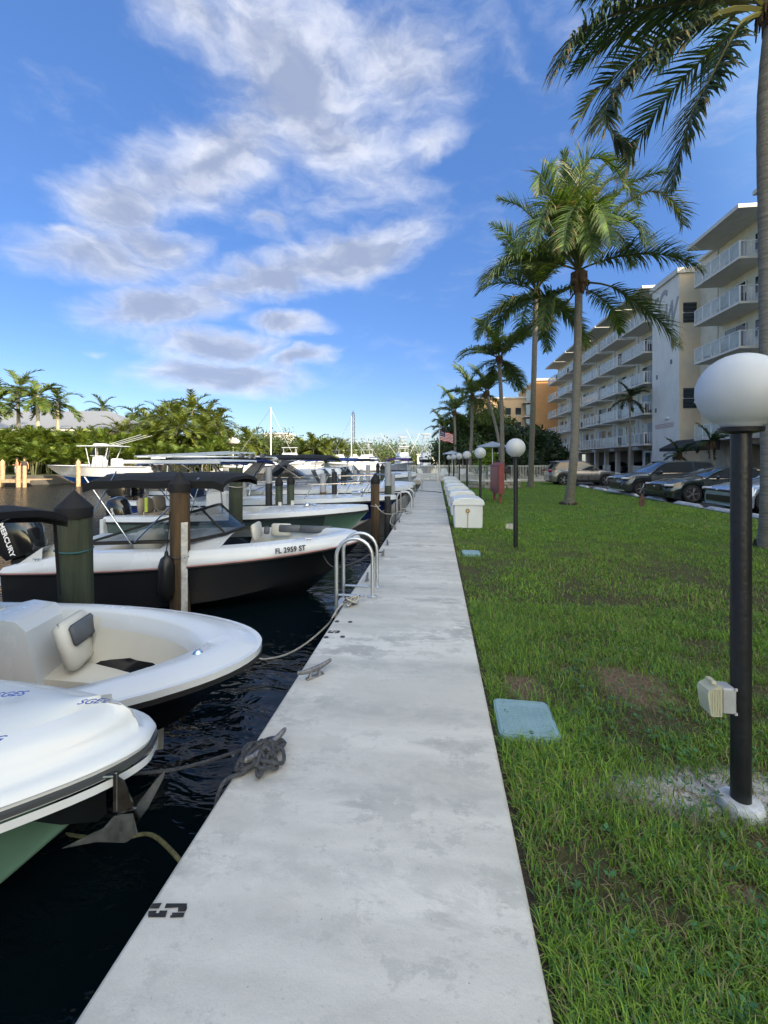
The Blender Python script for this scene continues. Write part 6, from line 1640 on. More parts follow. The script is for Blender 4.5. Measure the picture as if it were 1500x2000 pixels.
# ---- the row of palms further along
def coco(name_lab, base, crown, r, n, L, seed, tone, sc=1.0, mids=None, detail=64, w=.055, extra=()):
    t = thing('coconut_palm', name_lab, 'palm tree', (base.x, base.y, base.z)); c = crown - base
    trunk(t, [V((0, 0, -.1))] + [m_ - base for m_ in (mids or [base.lerp(crown, .5) + V((.08, 0, 0))])] + [c], r, r * .72, None, 1.7, 12)
    q = MB()
    for k in range(12): a = k * 2.4; q.tube([c + V((.1 * math.cos(a), .1 * math.sin(a), -.4)), c + V((.22 * math.cos(a), .22 * math.sin(a), .15)), c + V((.25 * math.cos(a), .25 * math.sin(a), -.3))], [.05, .05, .01], n=4)
    q.build('fibre_sheath', M_sheath, t)
    rg = random.Random(seed); var = [(62, 90), (42, 100), (20, 85), (78, 60), (0, 75), (-22, 55)]
    for k in range(n):
        v = var[int(len(var) * ((k * .618) % 1))]
        place_frond(frond_mesh(L, v[0], v[1], k % 2, detail, w, L * .25, tone=tone, droop=1.5, curl=(.25, -.25)[k % 2]), t, c, rg.uniform(0, .5) + k * 2.399, 0, rg.uniform(-.2, .2), rg.uniform(.85, 1.1))
    return t
g3 = (.064, .112, .025)
b3 = at(1036, 951, GZ)
coco('tall coconut palm with a bare pale trunk left of the big palm', b3, atd(1047, 570, 23.5), .17, 30, 4.2, 3, g3, mids=[atd(1042, 760, 24)])
b4 = at(980, 941, GZ)
coco('coconut palm behind the umbrellas with a slightly forked looking trunk', atd(981, 938, 30), atd(975, 700, 30), .17, 26, 3.5, 4, g3)
coco('leaning slim palm crossing behind the umbrella palm', atd(982, 940, 33), atd(950, 768, 33.5), .13, 20, 2.8, 5, g3, mids=[atd(972, 850, 33)], detail=36)
coco('coconut palm at the left of the palm row above the lamps', atd(917, 920, 37), atd(922, 775, 37), .17, 22, 3.4, 6, g3, detail=40, w=.07)
coco('leftmost tall palm beside the flag', atd(888, 915, 44), atd(887, 805, 44), .16, 20, 3.2, 7, g3, detail=36, w=.08)
coco('low palm at the left end behind the flagpole', atd(868, 912, 52), atd(866, 838, 52), .16, 16, 2.9, 8, (.03, .055, .02), detail=32, w=.09)
coco('slim green palm standing close to the balconies', V((y_at(1220, 19.0) * 0 + 18.6, y_at(1228, 18.6), GZ)), V((18.7, y_at(1228, 18.6), 7.6)), .11, 16, 2.1, 9, (.022, .050, .020), detail=36, w=.06)
coco('slim palm near the tower foot', V((18.4, y_at(1388, 18.4), GZ)), V((18.4, y_at(1388, 18.4), 2.7)), .12, 14, 1.7, 10, (.022, .050, .020), detail=30, w=.06)
coco('low palm beside the dark awning', V((18.7, y_at(1325, 18.7), GZ)), V((18.7, y_at(1325, 18.7), 2.0)), .12, 14, 1.6, 12, (.025, .055, .02), detail=30, w=.06)

# ---- broadleaf trees and shrubs: many leaf-sized faces through an uneven crown
def leaf_cloud(lobes, n, size, tone, seed, tdark=.45):
    rg = np.random.default_rng(seed); k = len(lobes); vol = np.array([l[3] * l[4] * l[5] for l in lobes]); vol = vol / vol.sum()
    idx = rg.choice(k, n, p=vol); Lb = np.array(lobes)[idx]
    d = rg.normal(size=(n, 3)); d /= np.linalg.norm(d, axis=1)[:, None]; rr = rg.random(n) ** .38; 
    P = Lb[:, :3] + d * rr[:, None] * Lb[:, 3:6] * (1 + .18 * np.sin(d[:, :1] * 7 + d[:, 1:2] * 9 + Lb[:, :1]))
    a = rg.normal(size=(n, 3)); a /= np.linalg.norm(a, axis=1)[:, None]; b = np.cross(a, d); b /= (np.linalg.norm(b, axis=1)[:, None] + 1e-6)
    s = size * (.6 + .8 * rg.random(n))[:, None]
    Q = np.stack([P - a * s, P - b * s * .5, P + a * s, P + b * s * .5], 1)
    me = bpy.data.meshes.new('crown'); me.vertices.add(4 * n); me.vertices.foreach_set('co', Q.reshape(-1)); me.loops.add(4 * n); me.loops.foreach_set('vertex_index', np.arange(4 * n, dtype=np.int32))
    me.polygons.add(n); me.polygons.foreach_set('loop_start', np.arange(0, 4 * n, 4, dtype=np.int32))
    c = np.array(tone)[None] * (.55 + .9 * rg.random((n, 1))); y = rg.random(n) < .2; c[y] = c[y] * np.array([1.8, 1.4, .9])
    cc = np.ones((n, 4, 4)); cc[:, :, :3] = c[:, None]
    at_ = me.attributes.new('tone', 'FLOAT_COLOR', 'POINT'); at_.data.foreach_set('color', cc.reshape(-1)); me.update(calc_edges=True); me.materials.append(M_leaf2); return me
def tree(label, base, h, rad, seed, tone=(.040, .075, .022), n=3500, size=.16, cat='tree', name='broadleaf_tree', low=.25, nl=9, tr=True):
    rg = random.Random(seed); t = thing(name, label, cat, tuple(base)); lobes = []
    for k in range(nl):
        a = k * 2.4 + rg.random(); rr = rad * rg.uniform(.15, .75); z = h * (low + (1 - low) * rg.uniform(.15, .85)); s = rad * rg.uniform(.32, .55)
        lobes.append((rr * math.cos(a), rr * math.sin(a), z, s, s, s * .8))
    if tr:
        q = MB(); q.tube([(0, 0, -.1), (.05, 0, h * .3), (0, .05, h * .6)], [rad * .09, rad * .07, rad * .03], n=8)
        for l in lobes[:6]: q.tube([(0, 0, h * low * .8), (l[0] * .5, l[1] * .5, l[2] * .7), l[:3]], [rad * .05, rad * .03, .02], n=5)
        q.build('trunk', M_bark, t)
    o = bpy.data.objects.new('crown', leaf_cloud(lobes, n, size, tone, seed)); COL.objects.link(o); o.parent = t; return t
# green behind the fence on the right
gb = (.030, .060, .018)
for k, (px, D, h, rad, lab, tn_) in enumerate([
    (905, 52, 6.5, 4.0, 'dense green tree beyond the fence left of the umbrellas', gb), (935, 46, 7.5, 3.6, 'tall green tree behind the umbrellas', gb), (965, 50, 6.8, 3.4, 'leafy tree behind the slim leaning palm', (.045, .08, .02)),
    (1000, 44, 5.2, 3.2, 'dark tree right of the umbrella palm', (.018, .040, .016)), (1030, 48, 5.0, 3.0, 'dark tree under the orange building', (.018, .040, .016)), (1065, 56, 5.4, 3.2, 'dark tree by the far end of the balconies', (.016, .036, .014)),
    (950, 36, 3.1, 1.3, 'bright lime green shrub above the umbrella', (.11, .19, .02)), (875, 64, 5.0, 4.0, 'green tree at the waterfront behind the flag', gb), (1010, 39, 2.6, 2.2, 'dark shrub behind the grill', (.016, .035, .014))]):
    c_ = atd(px, 905, D); tree(lab, (c_.x, c_.y, GZ), h, rad, 40 + k, tn_, n=4200 if k != 6 else 1500, size=.22 if k != 6 else .12)
# ================================================================ WHITE FENCE, POOL DECK, FLAG
FY = 34.4
fx0, fx1 = -2.2, 9.4
t = thing('picket_fence', 'white metal picket fence crossing the end of the lawn and walkway', 'fence', (fx0, FY, 0))
M_fen = mat('white_fence_paint', (.68, .67, .62), .5, var=.08)
pk = MB().box((0, 0, .62), (.030, .030, 1.20)).mesh('picket', M_fen)
n_p = int((fx1 - fx0) / .115)
for i in range(n_p): put('picket', pk, t, (i * .115, 0, GZ + .06))
q = MB(); q.box(((fx1 - fx0) / 2, -.028, GZ + .20), (fx1 - fx0, .02, .04)); q.build('bottom_rail', M_fen, t)
q = MB(); q.box(((fx1 - fx0) / 2, -.028, GZ + 1.22), (fx1 - fx0, .02, .05)); q.build('top_rail', M_fen, t)
for k in range(6): q = MB(); q.box((.0 + k * (fx1 - fx0) / 5, -.03, GZ + .66), (.08, .08, 1.36)); q.build('fence_post', M_fen, t)
q = MB(); q.box((4, 44, -.15), (14.0, 19.0, .30)); tag(q.build('pool_deck', mat('pool_deck_concrete', (.50, .46, .38), .9, var=.12, scale=.8)), 'pale pool deck behind the white fence', 'pool deck')
# umbrellas
def umbrella(px, py, wpx, D, m, label, scal=True):
    c = atd(px, py, D); r = wpx / 2 * D / F_PX; zt = c.z
    t = thing('patio_umbrella', label, 'umbrella', (c.x, c.y, 0), .3, 'umbrellas on the pool deck'); n = 8; rows = []
    for (k, dz) in ((0, 0), (.35, -.15), (.7, -.30), (1.0, -.42), (1.0, -.52)):
        rows.append([(r * k * math.cos(2 * PI * j / 48) * (1 - .05 * abs(math.sin(4 * 2 * PI * j / 48))), r * k * math.sin(2 * PI * j / 48) * (1 - .05 * abs(math.sin(4 * 2 * PI * j / 48))), zt + dz * r / 1.4 - (.03 * abs(math.sin(12 * 2 * PI * j / 48)) if dz < -.5 else 0)) for j in range(49)])
    q = MB(); q.grid(rows); q.build('canopy', m, t, ang=15)
    q = MB(); q.tube([(0, 0, .1), (0, 0, zt - .02)], .03, n=8); q.build('pole', M_alu, t); return t
M_umb = mat('pale_blue_umbrella', (.36, .42, .52), .8, var=.08, scale=3); M_umw = mat('white_umbrella', (.66, .64, .58), .8, var=.06)
umbrella(962, 862, 62, 31.5, M_umb, 'pale blue scalloped umbrella in front of the bright shrub')
umbrella(883, 880, 38, 44, M_umb, 'far umbrella beside the flagpole, leftmost of all')
umbrella(904, 881, 34, 46, M_umw, 'white umbrella right of the leftmost one')
umbrella(935, 877, 52, 40, M_umw, 'wide white umbrella behind the pale blue one')
umbrella(990, 878, 44, 42, M_umw, 'white umbrella at the right behind the big globe')
# loungers and chairs behind the fence
lg = MB().box((0, 0, .32), (.6, 1.5, .06)).box((0, .75, .55), (.6, .08, .55), rot=Euler((-.5, 0, 0))).box((-.27, -.6, .15), (.04, .04, .3)).box((.27, -.6, .15), (.04, .04, .3)).box((-.27, .6, .15), (.04, .04, .3)).box((.27, .6, .15), (.04, .04, .3)).mesh('lounger', M_fen)
rg = random.Random(2)
places = ['left end by the water', 'gap beside the walkway', 'space right of the walkway', 'area under the leftmost umbrella', 'area under the white umbrella', 'area behind the far lamps', 'area beside the pale blue umbrella', 'area behind the notice board', 'space behind the grill', 'right end near the SUV']
for k in range(10):
    tag(put('pool_lounger', lg, None, (-1 + k * 1.05, 37 + rg.random() * 5, 0), (0, 0, rg.uniform(-1, 1))), 'white pool lounger behind the fence in the ' + places[k], 'lounger', 'loungers behind the fence')
# flag and pole
fp = atd(858, 905, 44)
t = thing('flagpole', 'tall white flagpole with an American flag beside the leftmost palm', 'flagpole', (fp.x, fp.y, 0))
q = MB(); q.tube([(0, 0, 0), (0, 0, 5.1)], [.06, .035], n=8); q.ball((0, 0, 5.15), .08, n=8, k=6); q.build('pole', M_fen, t)
q = MB(); W_, H_ = 1.35, .95; nx, ny = 20, 13
rows = [[(.04 + W_ * i / nx, .10 * math.sin(i * .5 + j * .12) * (i / nx), 4.55 - H_ * j / ny - .30 * (i / nx) ** 1.3 + .03 * math.sin(i * .6)) for i in range(nx + 1)] for j in range(ny + 1)]
q.grid(rows, mf=lambda i, j: 2 if (j < 8 and i < 7) else (0 if i % 2 == 0 else 1))
fl_ = q.build('flag', [mat('flag_red', (.42, .03, .045), .8), mat('flag_white', (.66, .62, .60), .8), mat('flag_blue', (.03, .04, .13), .8)], t)
q = MB()
for a in range(6):
    for b_ in range(4): p = V(rows[1 + b_ * 1 + (b_ > 1)][1 + a]); q.box(p + V((0, -.015, -.02)), (.035, .004, .035))
q.build('stars', MATS['flag_white'], fl_)
# curved stone picnic bench, grill
M_stone = mat('stacked_stone', (.34, .31, .26), .9, var=.3, scale=6, bump=.5)
c_ = at(965, 953, GZ); t = thing('stone_bench', 'low curved stone bench around the picnic spot', 'bench', (c_.x, c_.y, GZ))
sr = random.Random(7)
for row in range(2):
    for k in range(9):
        a = R(200 + 17 * k + 8 * row); w_ = .42 * sr.uniform(.8, 1.1); q = MB(); q.box((0, 0, 0), (.30, w_, .19 * sr.uniform(.9, 1.05)), bev=.03); o = q.build('stone_block', M_stone, t)
        o.location = (1.45 * math.cos(a), 1.2 * math.sin(a) + .4, .10 + .20 * row); o.rotation_euler = (0, 0, a)
for k in range(9):
    a = R(204 + 17 * k); q = MB(); q.box((0, 0, 0), (.36, .44, .06), bev=.015); o = q.build('seat_slab', M_slab, t); o.location = (1.45 * math.cos(a), 1.2 * math.sin(a) + .4, .44); o.rotation_euler = (0, 0, a)
c_ = at(988, 948, GZ); t = thing('charcoal_grill', 'black charcoal grill on a post in front of the fence', 'grill', (c_.x, c_.y, GZ))
q = MB(); q.tube([(0, 0, 0), (0, 0, .8)], .05, n=8); q.build('post', M_black, t)
q = MB(); q.box((0, 0, .93), (.62, .45, .26), bev=.04); q.build('firebox', M_black, t)
q = MB(); q.lathe_sq([(1, 0), (.97, .35), (.8, .7), (.45, .92), (0, 1)], (0, 0, 1.06), 1, (.31, .22, .28), 0, 16, None); q.build('hood', M_black, t)

# ================================================================ ACROSS THE CANAL
M_hedge_l = attr_mat('far_leaf', .5, .25, .3)
bank = [(-40, -40), (-37.5, 10), (-36.3, 32), (-33.5, 42), (-37, 62), (-46, 100), (-56, 150), (-58, 220), (-40, 300), (-15, 345), (20, 370)]
q = MB(); q.grid([[(x, y, .15), (x - 400 if y < 280 else x - 300, y + (0 if y < 280 else 500), .25)] for x, y in bank]); q.build('far_bank', mat('bank_soil', (.10, .11, .05), .95, var=.4, scale=.5), kind='structure')
q = MB(); q.grid([[(x, y, -2), (x, y, .22), (x - .5, y, .22), (x - .5, y, .1)] for x, y in bank]); tag(q.build('far_seawall', mat('old_seawall', (.085, .08, .07), .9, var=.45, scale=.8, bump=.5)), 'low weathered seawall along the far bank', 'seawall')
# dock with two people
dk = at(118, 940, -.1); D_dk = 36.8
dko = atd(50, 936, 36.6)
t = thing('wooden_dock', 'small wooden dock on the far bank with two people on it', 'dock', (dko.x, dko.y, 0))
M_dockw = mat('sunlit_dock_wood', (.42, .31, .19), .85, var=.3, scale=4)
for k in range(8): q = MB(); q.box((-1.1 + k * .34, 0, -.02), (.31, 2.2, .05)); q.build('plank', M_dockw, t)
q = MB(); q.box((.1, -1.05, -.14), (2.7, .08, .2)); q.build('beam', M_dockw, t)
for x, y, z, r_ in ((.62, -1.2, 1.15, .17), (1.12, -1.15, 1.15, .14), (-1.3, -1.1, .25, .15)): q = MB(); q.tube([(x, y, -1.5), (x, y, z)], [r_ * 1.05, r_], n=12); q.build('dock_post', M_dockw, t)
def person(loc, label, skin, top, short, rz, sc=1.0, arm=.25):
    me = bpy.data.meshes.new('body'); J = [(0, 0, .95), (0, 0, 1.15), (0, 0, 1.38), (0, 0, 1.50), (0, .02, 1.63), (0, .02, 1.74), (.19, 0, 1.40), (.27, .03, 1.14), (.22, .12 + arm * .3, .98 + arm), (.21, .15 + arm * .4, .92 + arm), (-.19, 0, 1.40), (-.27, 0, 1.12), (-.28, .06, .88), (-.28, .07, .80),
         (.10, 0, .88), (.11, .02, .50), (.12, 0, .09), (.12, .14, .03), (-.10, 0, .88), (-.12, .03, .50), (-.13, 0, .09), (-.13, .14, .03)]
    E = [(0, 1), (1, 2), (2, 3), (3, 4), (4, 5), (2, 6), (6, 7), (7, 8), (8, 9), (2, 10), (10, 11), (11, 12), (12, 13), (0, 14), (14, 15), (15, 16), (16, 17), (0, 18), (18, 19), (19, 20), (20, 21)]
    rad = [.14, .13, .15, .055, .10, .085, .06, .045, .035, .03, .06, .045, .035, .03, .085, .06, .045, .035, .085, .06, .045, .035]
    me.from_pydata(J, E, []); o = bpy.data.objects.new('person', me); COL.objects.link(o)
    sk = o.modifiers.new('skin', 'SKIN')
    for i, v in enumerate(me.skin_vertices[0].data): v.radius = (rad[i], rad[i] * .8); v.use_root = (i == 0)
    o.modifiers.new('s', 'SUBSURF').levels = 1; o.modifiers['s'].render_levels = 1
    bpy.context.view_layer.update(); m2 = bpy.data.meshes.new_from_object(o.evaluated_get(bpy.context.evaluated_depsgraph_get())); bpy.data.objects.remove(o)
    t = thing('person', label, 'person', loc, rz); t.scale = (sc,) * 3; m2.materials.clear(); m2.materials.append(skin)
    for p in m2.polygons: p.use_smooth = True
    put('body', m2, t)
    q = MB(); q.lathe_sq([(1, -.3), (1.02, 0), (.9, .5), (.5, .9), (0, 1)], (0, .0, 1.70), 1, (.105, .11, .11), 0, 12, None); q.build('hair', mat('dark_hair', (.03, .02, .015), .8), t)
    q = MB(); q.lathe_sq([(1, 0), (1.05, .12), (1, .25)], (0, 0, .84), 1, (.19, .14, 1), 0, 14, None)
    for s_ in (-1, 1): q.lathe_sq([(1.15, .0), (1.05, .34)], (s_ * .11, .01, .54), 1, (.095, .10, 1), 0, 10, None)
    q.build('shorts', short, t)
    if top: q = MB(); q.lathe_sq([(1.0, 0), (.95, .2), (1.15, .42), (.6, .52)], (0, 0, .98), 1, (.185, .145, 1), 0, 14, None); q.build('shirt', top, t)
    return t
M_skin = mat('tanned_skin', (.42, .22, .13), .6, var=.05)
person((dko.x - .28, dko.y - .5, .01), 'bare chested person in pale shorts standing on the far dock', M_skin, None, mat('pale_shorts', (.42, .45, .50), .8), 2.6)
person((dko.x + .10, dko.y - .2, .01), 'second person in dark clothes standing beside the bare chested one', M_skin, mat('dark_shirt', (.05, .04, .04), .8), mat('dark_shorts', (.03, .03, .04), .8), 3.6, 1.02, .1)

# big white centre console on a lift
lb_ = atd(92, 918, 38.5)
t = thing('motor_boat', 'big white centre console boat with blue bottom raised on a lift across the canal', 'boat', (lb_.x, lb_.y, .10), PI + R(4))
HL = Hull(9.8, 2.8, 1.05, .9, rake=1.5, full=2.1, flare=.32, draft=.55)
M_blueb = mat('blue_bottom_paint', (.015, .10, .42), .4, var=.08)
hull_parts(HL, t, M_white, M_blueb, split=lambda x: .08)
ring_deck(HL, t, .25, 0, M_white)
q = MB(); q.box((-4.8, 0, 1.3), (1.0, 1.0, 1.2), taper=.8, bev=.1); q.build('console', M_white, t); q = MB(); q.box((-3.4, 0, .9), (1.2, .9, .5), bev=.1); q.build('front_seat', M_white, t); q = MB(); q.box((-6.4, 0, 1.2), (.5, 1.1, .9), bev=.08); q.build('leaning_post', M_white, t)
q = MB(); q.box((-5.2, 0, 2.72), (3.4, 2.2, .09), bev=.03); q.box((-4.9, 0, 2.86), (.9, .7, .2), bev=.05); q.build('hard_top', M_white, t)
for sd in (-.9, .9):
    q = MB(); q.tube([(-4.4, sd * .7, .9), (-4.2, sd, 2.7)], .035, n=6); q.tube([(-5.6, sd * .7, .9), (-6.2, sd, 2.7)], .035, n=6); q.tube([(-5.0, sd * .7, .9), (-5.1, sd, 2.7)], .035, n=6); q.build('top_pipe', M_white, t)
windshield(t, [(-5.0, -.5, 1.9), (-4.3, -.45, 1.9), (-4.2, 0, 1.9), (-4.3, .45, 1.9), (-5.0, .5, 1.9)], [(-5.0, -.5, 2.6), (-4.6, -.45, 2.6), (-4.5, 0, 2.6), (-4.6, .45, 2.6), (-5.0, .5, 2.6)], M_white, M_glass, .02)
for k in range(3): q = MB(); q.tube([(-5.8, -.6 + k * .6, 2.8), (-9.0, -.9 + k * .8, 3.7)], .02, n=5); q.build('outrigger', M_white, t)
outboard(t, (-10.1, .4, 1.1), M_white, 1.2); outboard(t, (-10.1, -.4, 1.1), M_white, 1.2)
for k, (px, lab) in enumerate(((153, 'pale lift post in front of the raised white boat'), (5, 'dark post at the far left edge of the far bank'))):
    c_ = atd(px, 905, 36.5); t = thing('lift_post', lab, 'post', (c_.x, c_.y, 0)); q = MB(); q.tube([(0, 0, -1.6), (0, 0, 1.45)], .17, n=12); q.build('post', M_dockw, t); q = MB(); q.lathe([(.18, 1.45), (0, 1.7)], n=12); q.build('cap', M_dockw, t)

# house with grey metal roof
hb = atd(120, 900, 62)
t = thing('house', 'waterfront house with a light grey metal hip roof behind the hedge', 'house', (hb.x, hb.y, 0), R(12))
M_hw = mat('house_wall', (.60, .52, .38), .9, var=.08); M_roof = mat('grey_metal_roof', (.20, .21, .225), .45, var=.08, streak=(12, 1, 1))
q = MB(); q.box((-3, 4, 2.9), (26, 10, 5.8)); q.build('wall', M_hw, t)
def hip(q, x0, x1, y0, y1, z, h, ins):
    q.add([(x0, y0, z), (x1, y0, z), (x1, y1, z), (x0, y1, z), (x0 + ins, (y0 + y1) / 2, z + h), (x1 - ins, (y0 + y1) / 2, z + h)], [(0, 1, 5, 4), (1, 2, 5), (2, 3, 4, 5), (3, 0, 4), (3, 2, 1, 0)])
q = MB(); hip(q, -17, 10.8, -2.2, 10, 6.0, 3.1, 6.2); rf = q.build('roof', M_roof, t, smooth=False)
q = MB()
for k in range(40): 
    x = -16.5 + k * .7; q.box((x * .8 - 0 + .0, .9, 7.17), (.03, 6.6, .05), rot=Euler((math.atan2(2.6, 6.1), 0, 0))) if -10 < x < 5 else None
q.build('standing_seam', M_roof, rf)
q = MB(); q.box((-3, -2.1, 5.78), (27.6, .12, .22)); q.build('gutter', M_soff, t)
q = MB(); q.add([(7.5, -2.4, 5.2), (11.8, -2.4, 5.2), (11.8, 5, 5.2), (7.5, 5, 5.2), (9.65, -2.4, 6.8), (9.65, 5, 6.8)], [(0, 1, 4), (1, 2, 5, 4), (2, 3, 5), (3, 0, 4, 5), (3, 2, 1, 0)]); q.build('gable_roof', M_roof, t, smooth=False)
q = MB(); q.box((9.65, 1.3, 2.6), (3.6, 7, 5.2)); q.build('wing', M_hw, t)
for k in range(8): q = MB(); q.box((-14 + 3 * k, -1.05, 4.6), (1.4, .1, 1.3)); w_ = q.build('window', M_doorg, t); q = MB(); q.box((-14 + 3 * k, -1.12, 3.9), (1.6, .1, .1)); q.build('sill', M_soff, w_)
for k in range(3): q = MB(); q.box((8.8 + 1.0 * k, -2.25, 4.6), (.6, .1, .8)); q.build('window', M_doorg, t)

# palms and trees over there; crowns are joined leaf by leaf
CV = {}
def crown_mesh(kind, seed):
    k = (kind, seed)
    if k in CV: return CV[k]
    rg = random.Random(seed); out_ = ([], [], []); 
    n, L, tone, nl, w, ll = {'royal': (17, 3.0, (.060, .095, .020), 26, .12, .85), 'coco': (30, 3.2, (.075, .105, .020), 24, .12, .85), 'areca': (34, 2.7, (.075, .12, .020), 20, .12, .66), 'dark': (20, 3.2, (.022, .045, .016), 20, .12, .8)}[kind]
    for i in range(n):
        if kind == 'areca': el, bend = rg.choice([(85, 70), (74, 100), (60, 110), (48, 110)]), 0
        else: el, bend = rg.choice([(70, 85), (45, 100), (20, 90), (0, 70), (-25, 50)]), 0
        P = arch(L * rg.uniform(.8, 1.1), el[0], el[1]); az = i * 2.399 + rg.random() * .4; Rm = Matrix.Rotation(az, 3, 'Z')
        frond_geo([Rm @ p for p in P], nl, ll, w, 1.4, rg.randint(0, 9999), seg=2, tone=tone, out=out_, tipdry=.2)
    CV[k] = tone_mesh('crown', *out_, M_leaf); return CV[k]
def far_palm(px, py_top, D, kind, seed, label, sc=1.0, zb=.1, tr=.16, grp=None, D0=None):
    c_ = atd(px, py_top, D); t = thing({'royal': 'royal_palm', 'coco': 'coconut_palm', 'areca': 'areca_palm', 'dark': 'coconut_palm'}[kind], label, 'palm tree', (c_.x, c_.y, zb), 0, grp)
    zc = c_.z - zb - (1.1 * sc if kind != 'areca' else 2.45 * sc)
    put('crown', crown_mesh(kind, seed % 3), t, (0, 0, max(zc, .2)), (0, 0, seed * 1.3), sc)
    if kind == 'areca':
        q = MB()
        for k in range(5): a = k * 1.26; q.tube([(.15 * math.cos(a), .15 * math.sin(a), 0), (.3 * math.cos(a), .3 * math.sin(a), max(zc, .4) + .2)], .05, n=5)
        q.build('stems', mat('areca_stem', (.10, .11, .045), .7, var=.3), t)
    else:
        q = MB(); q.tube([(0, 0, -.2), (.1, 0, zc * .5), (0, 0, zc)], [tr * 1.2, tr, tr * .75], n=8); q.build('trunk', mat('pale_palm_trunk', (.40, .36, .28), .9, var=.25, scale=3, streak=(1, 1, 9)), t)
    return t
roy = [(-6, 760, 50, 'royal'), (35, 738, 52, 'royal'), (73, 752, 50, 'royal'), (112, 764, 53, 'royal'), (200, 785, 75, 'royal'), (262, 796, 72, 'royal')]
rl = ['royal palm cut by the left edge of the view', 'tallest royal palm left of the grey roof', 'royal palm in the middle of the left group', 'royal palm overlapping the grey roof ridge', 'lone dark royal palm standing right of the house roof', 'small royal palm top above the trees right of the house']
for k, ((px, py, D, kd), lab) in enumerate(zip(roy, rl)): far_palm(px, py, D, kd, k, lab, sc=1.15 if k < 4 else 1.0, tr=.2)
coc = [(318, 800, 60), (340, 796, 66), (376, 785, 56), (402, 800, 60), (425, 812, 66), (290, 812, 64), (350, 815, 50), (450, 850, 80), (238, 830, 60), (395, 840, 52), (310, 838, 52), (425, 846, 70)]
cl = ['golden coconut palm left in the far clump', 'coconut palm behind the golden one in the far clump', 'tallest sunlit palm of the far clump', 'palm right of the tallest in the far clump', 'palm at the right end of the far clump', 'yellow green palm at the left end of the far clump', 'low palm in front of the far clump', 'small distant palm right of the clump', 'palm beside the little gable', 'low palm under the tallest palm', 'low palm left in front of the far clump', 'distant palm low at the right of the clump']
for k, ((px, py, D), lab) in enumerate(zip(coc, cl)): far_palm(px, py, D, 'coco', k + 10, lab, sc=1.15)
hd = ['beside the left edge', 'left of the two people', 'above the two people', 'right of the two people', 'left of the raised boat bow', 'above the raised boat bow', 'behind the raised boat', 'behind the raised boat console', 'right of the raised boat console', 'under the grey roof corner', 'under the little gable', 'right of the little gable', 'before the far clump', 'under the golden palm', 'under the tallest far palm', 'right end of the hedge']
for k in range(16):
    far_palm(-10 + k * 29, 832 + 5 * math.sin(k * 1.7) + k * .8, 45.5 + 1.0 * (k % 3) + k * .35, 'areca', k, 'arching green areca palm in the tall hedge, ' + hd[k], sc=1.22, grp='areca palms hedging the far bank')
for k in range(14):
    far_palm(4 + k * 31, 866 + 6 * math.sin(k * 2.3), 42.5 + .8 * (k % 2) + k * .25, 'areca', k + 3, 'front row areca palm low in the hedge, ' + hd[k], sc=.95, grp='low areca palms in front of the hedge')
q = MB(); q.box((-.0, 0, 1.1), (24, .2, 2.2)); o = q.build('garden_wall', mat('pale_garden_wall', (.22, .22, .18), .9, var=.2), loc=atd(150, 900, 48.5)); o.location.z = 0; o.rotation_euler = (0, 0, R(10)); tag(o, 'pale garden wall glimpsed behind the hedge palms', 'wall')

for k in range(15):
    c_ = atd(-20 + k * 31, 905, 46.5 + k * .4); tree('leafy undergrowth bush at the foot of the hedge, ' + hd[k], (c_.x, c_.y, .1), 2.6, 1.7, 200 + k, (.035, .062, .020), n=900, size=.16, cat='bush', name='bush', low=.05, nl=7, tr=False)['group'] = 'bushes under the hedge'
# broadleaf masses in the distance, each a tree
ft = [(480, 62 + 60, 858, 16), (500, 130, 852, 18), (528, 128, 856, 18), (548, 135, 858, 16), (575, 150, 868, 16), (600, 160, 866, 18), (630, 170, 868, 18), (655, 175, 872, 18), (680, 185, 876, 18), (705, 220, 882, 20), (745, 260, 884, 22), (775, 280, 886, 22), (465, 150, 870, 16), (805, 300, 889, 20), (440, 90, 868, 8)]
fl2 = ['at the left end of the distant tree line', 'under the white flat roofed house', 'right of the white flat roofed house', 'right behind the taller mast', 'between the two masts, left one', 'between the two masts, right one', 'just right of the shorter mast', 'second right of the shorter mast', 'left of the crane', 'right of the crane', 'behind the distant yachts', 'far right behind the distant yachts', 'behind the small domed turret', 'at the far end of the canal', 'low beside the hedge end']
for k, ((px, D, py, rad), lab) in enumerate(zip(ft, fl2)):
    c_ = atd(px, py, D); rr = rad * .42 * (D / 150) * 1.6; tree('distant rounded green tree ' + lab, (c_.x, c_.y + 2, 0), c_.z, max(rr, 3), 80 + k, (.050, .078, .028), n=2600, size=.34 * D / 140, nl=10)
for k, (px, py, D) in enumerate(((612, 862, 120), (640, 866, 125), (665, 868, 130), (590, 868, 125), (487, 848, 110))):
    far_palm(px, py, D, 'coco', k + 4, ['distant palm right behind the shorter mast', 'distant palm leaning over the far yachts', 'distant palm nearest the crane', 'distant palm left of the shorter mast', 'distant palm over the left end of the tree line'][k], sc=1.9)

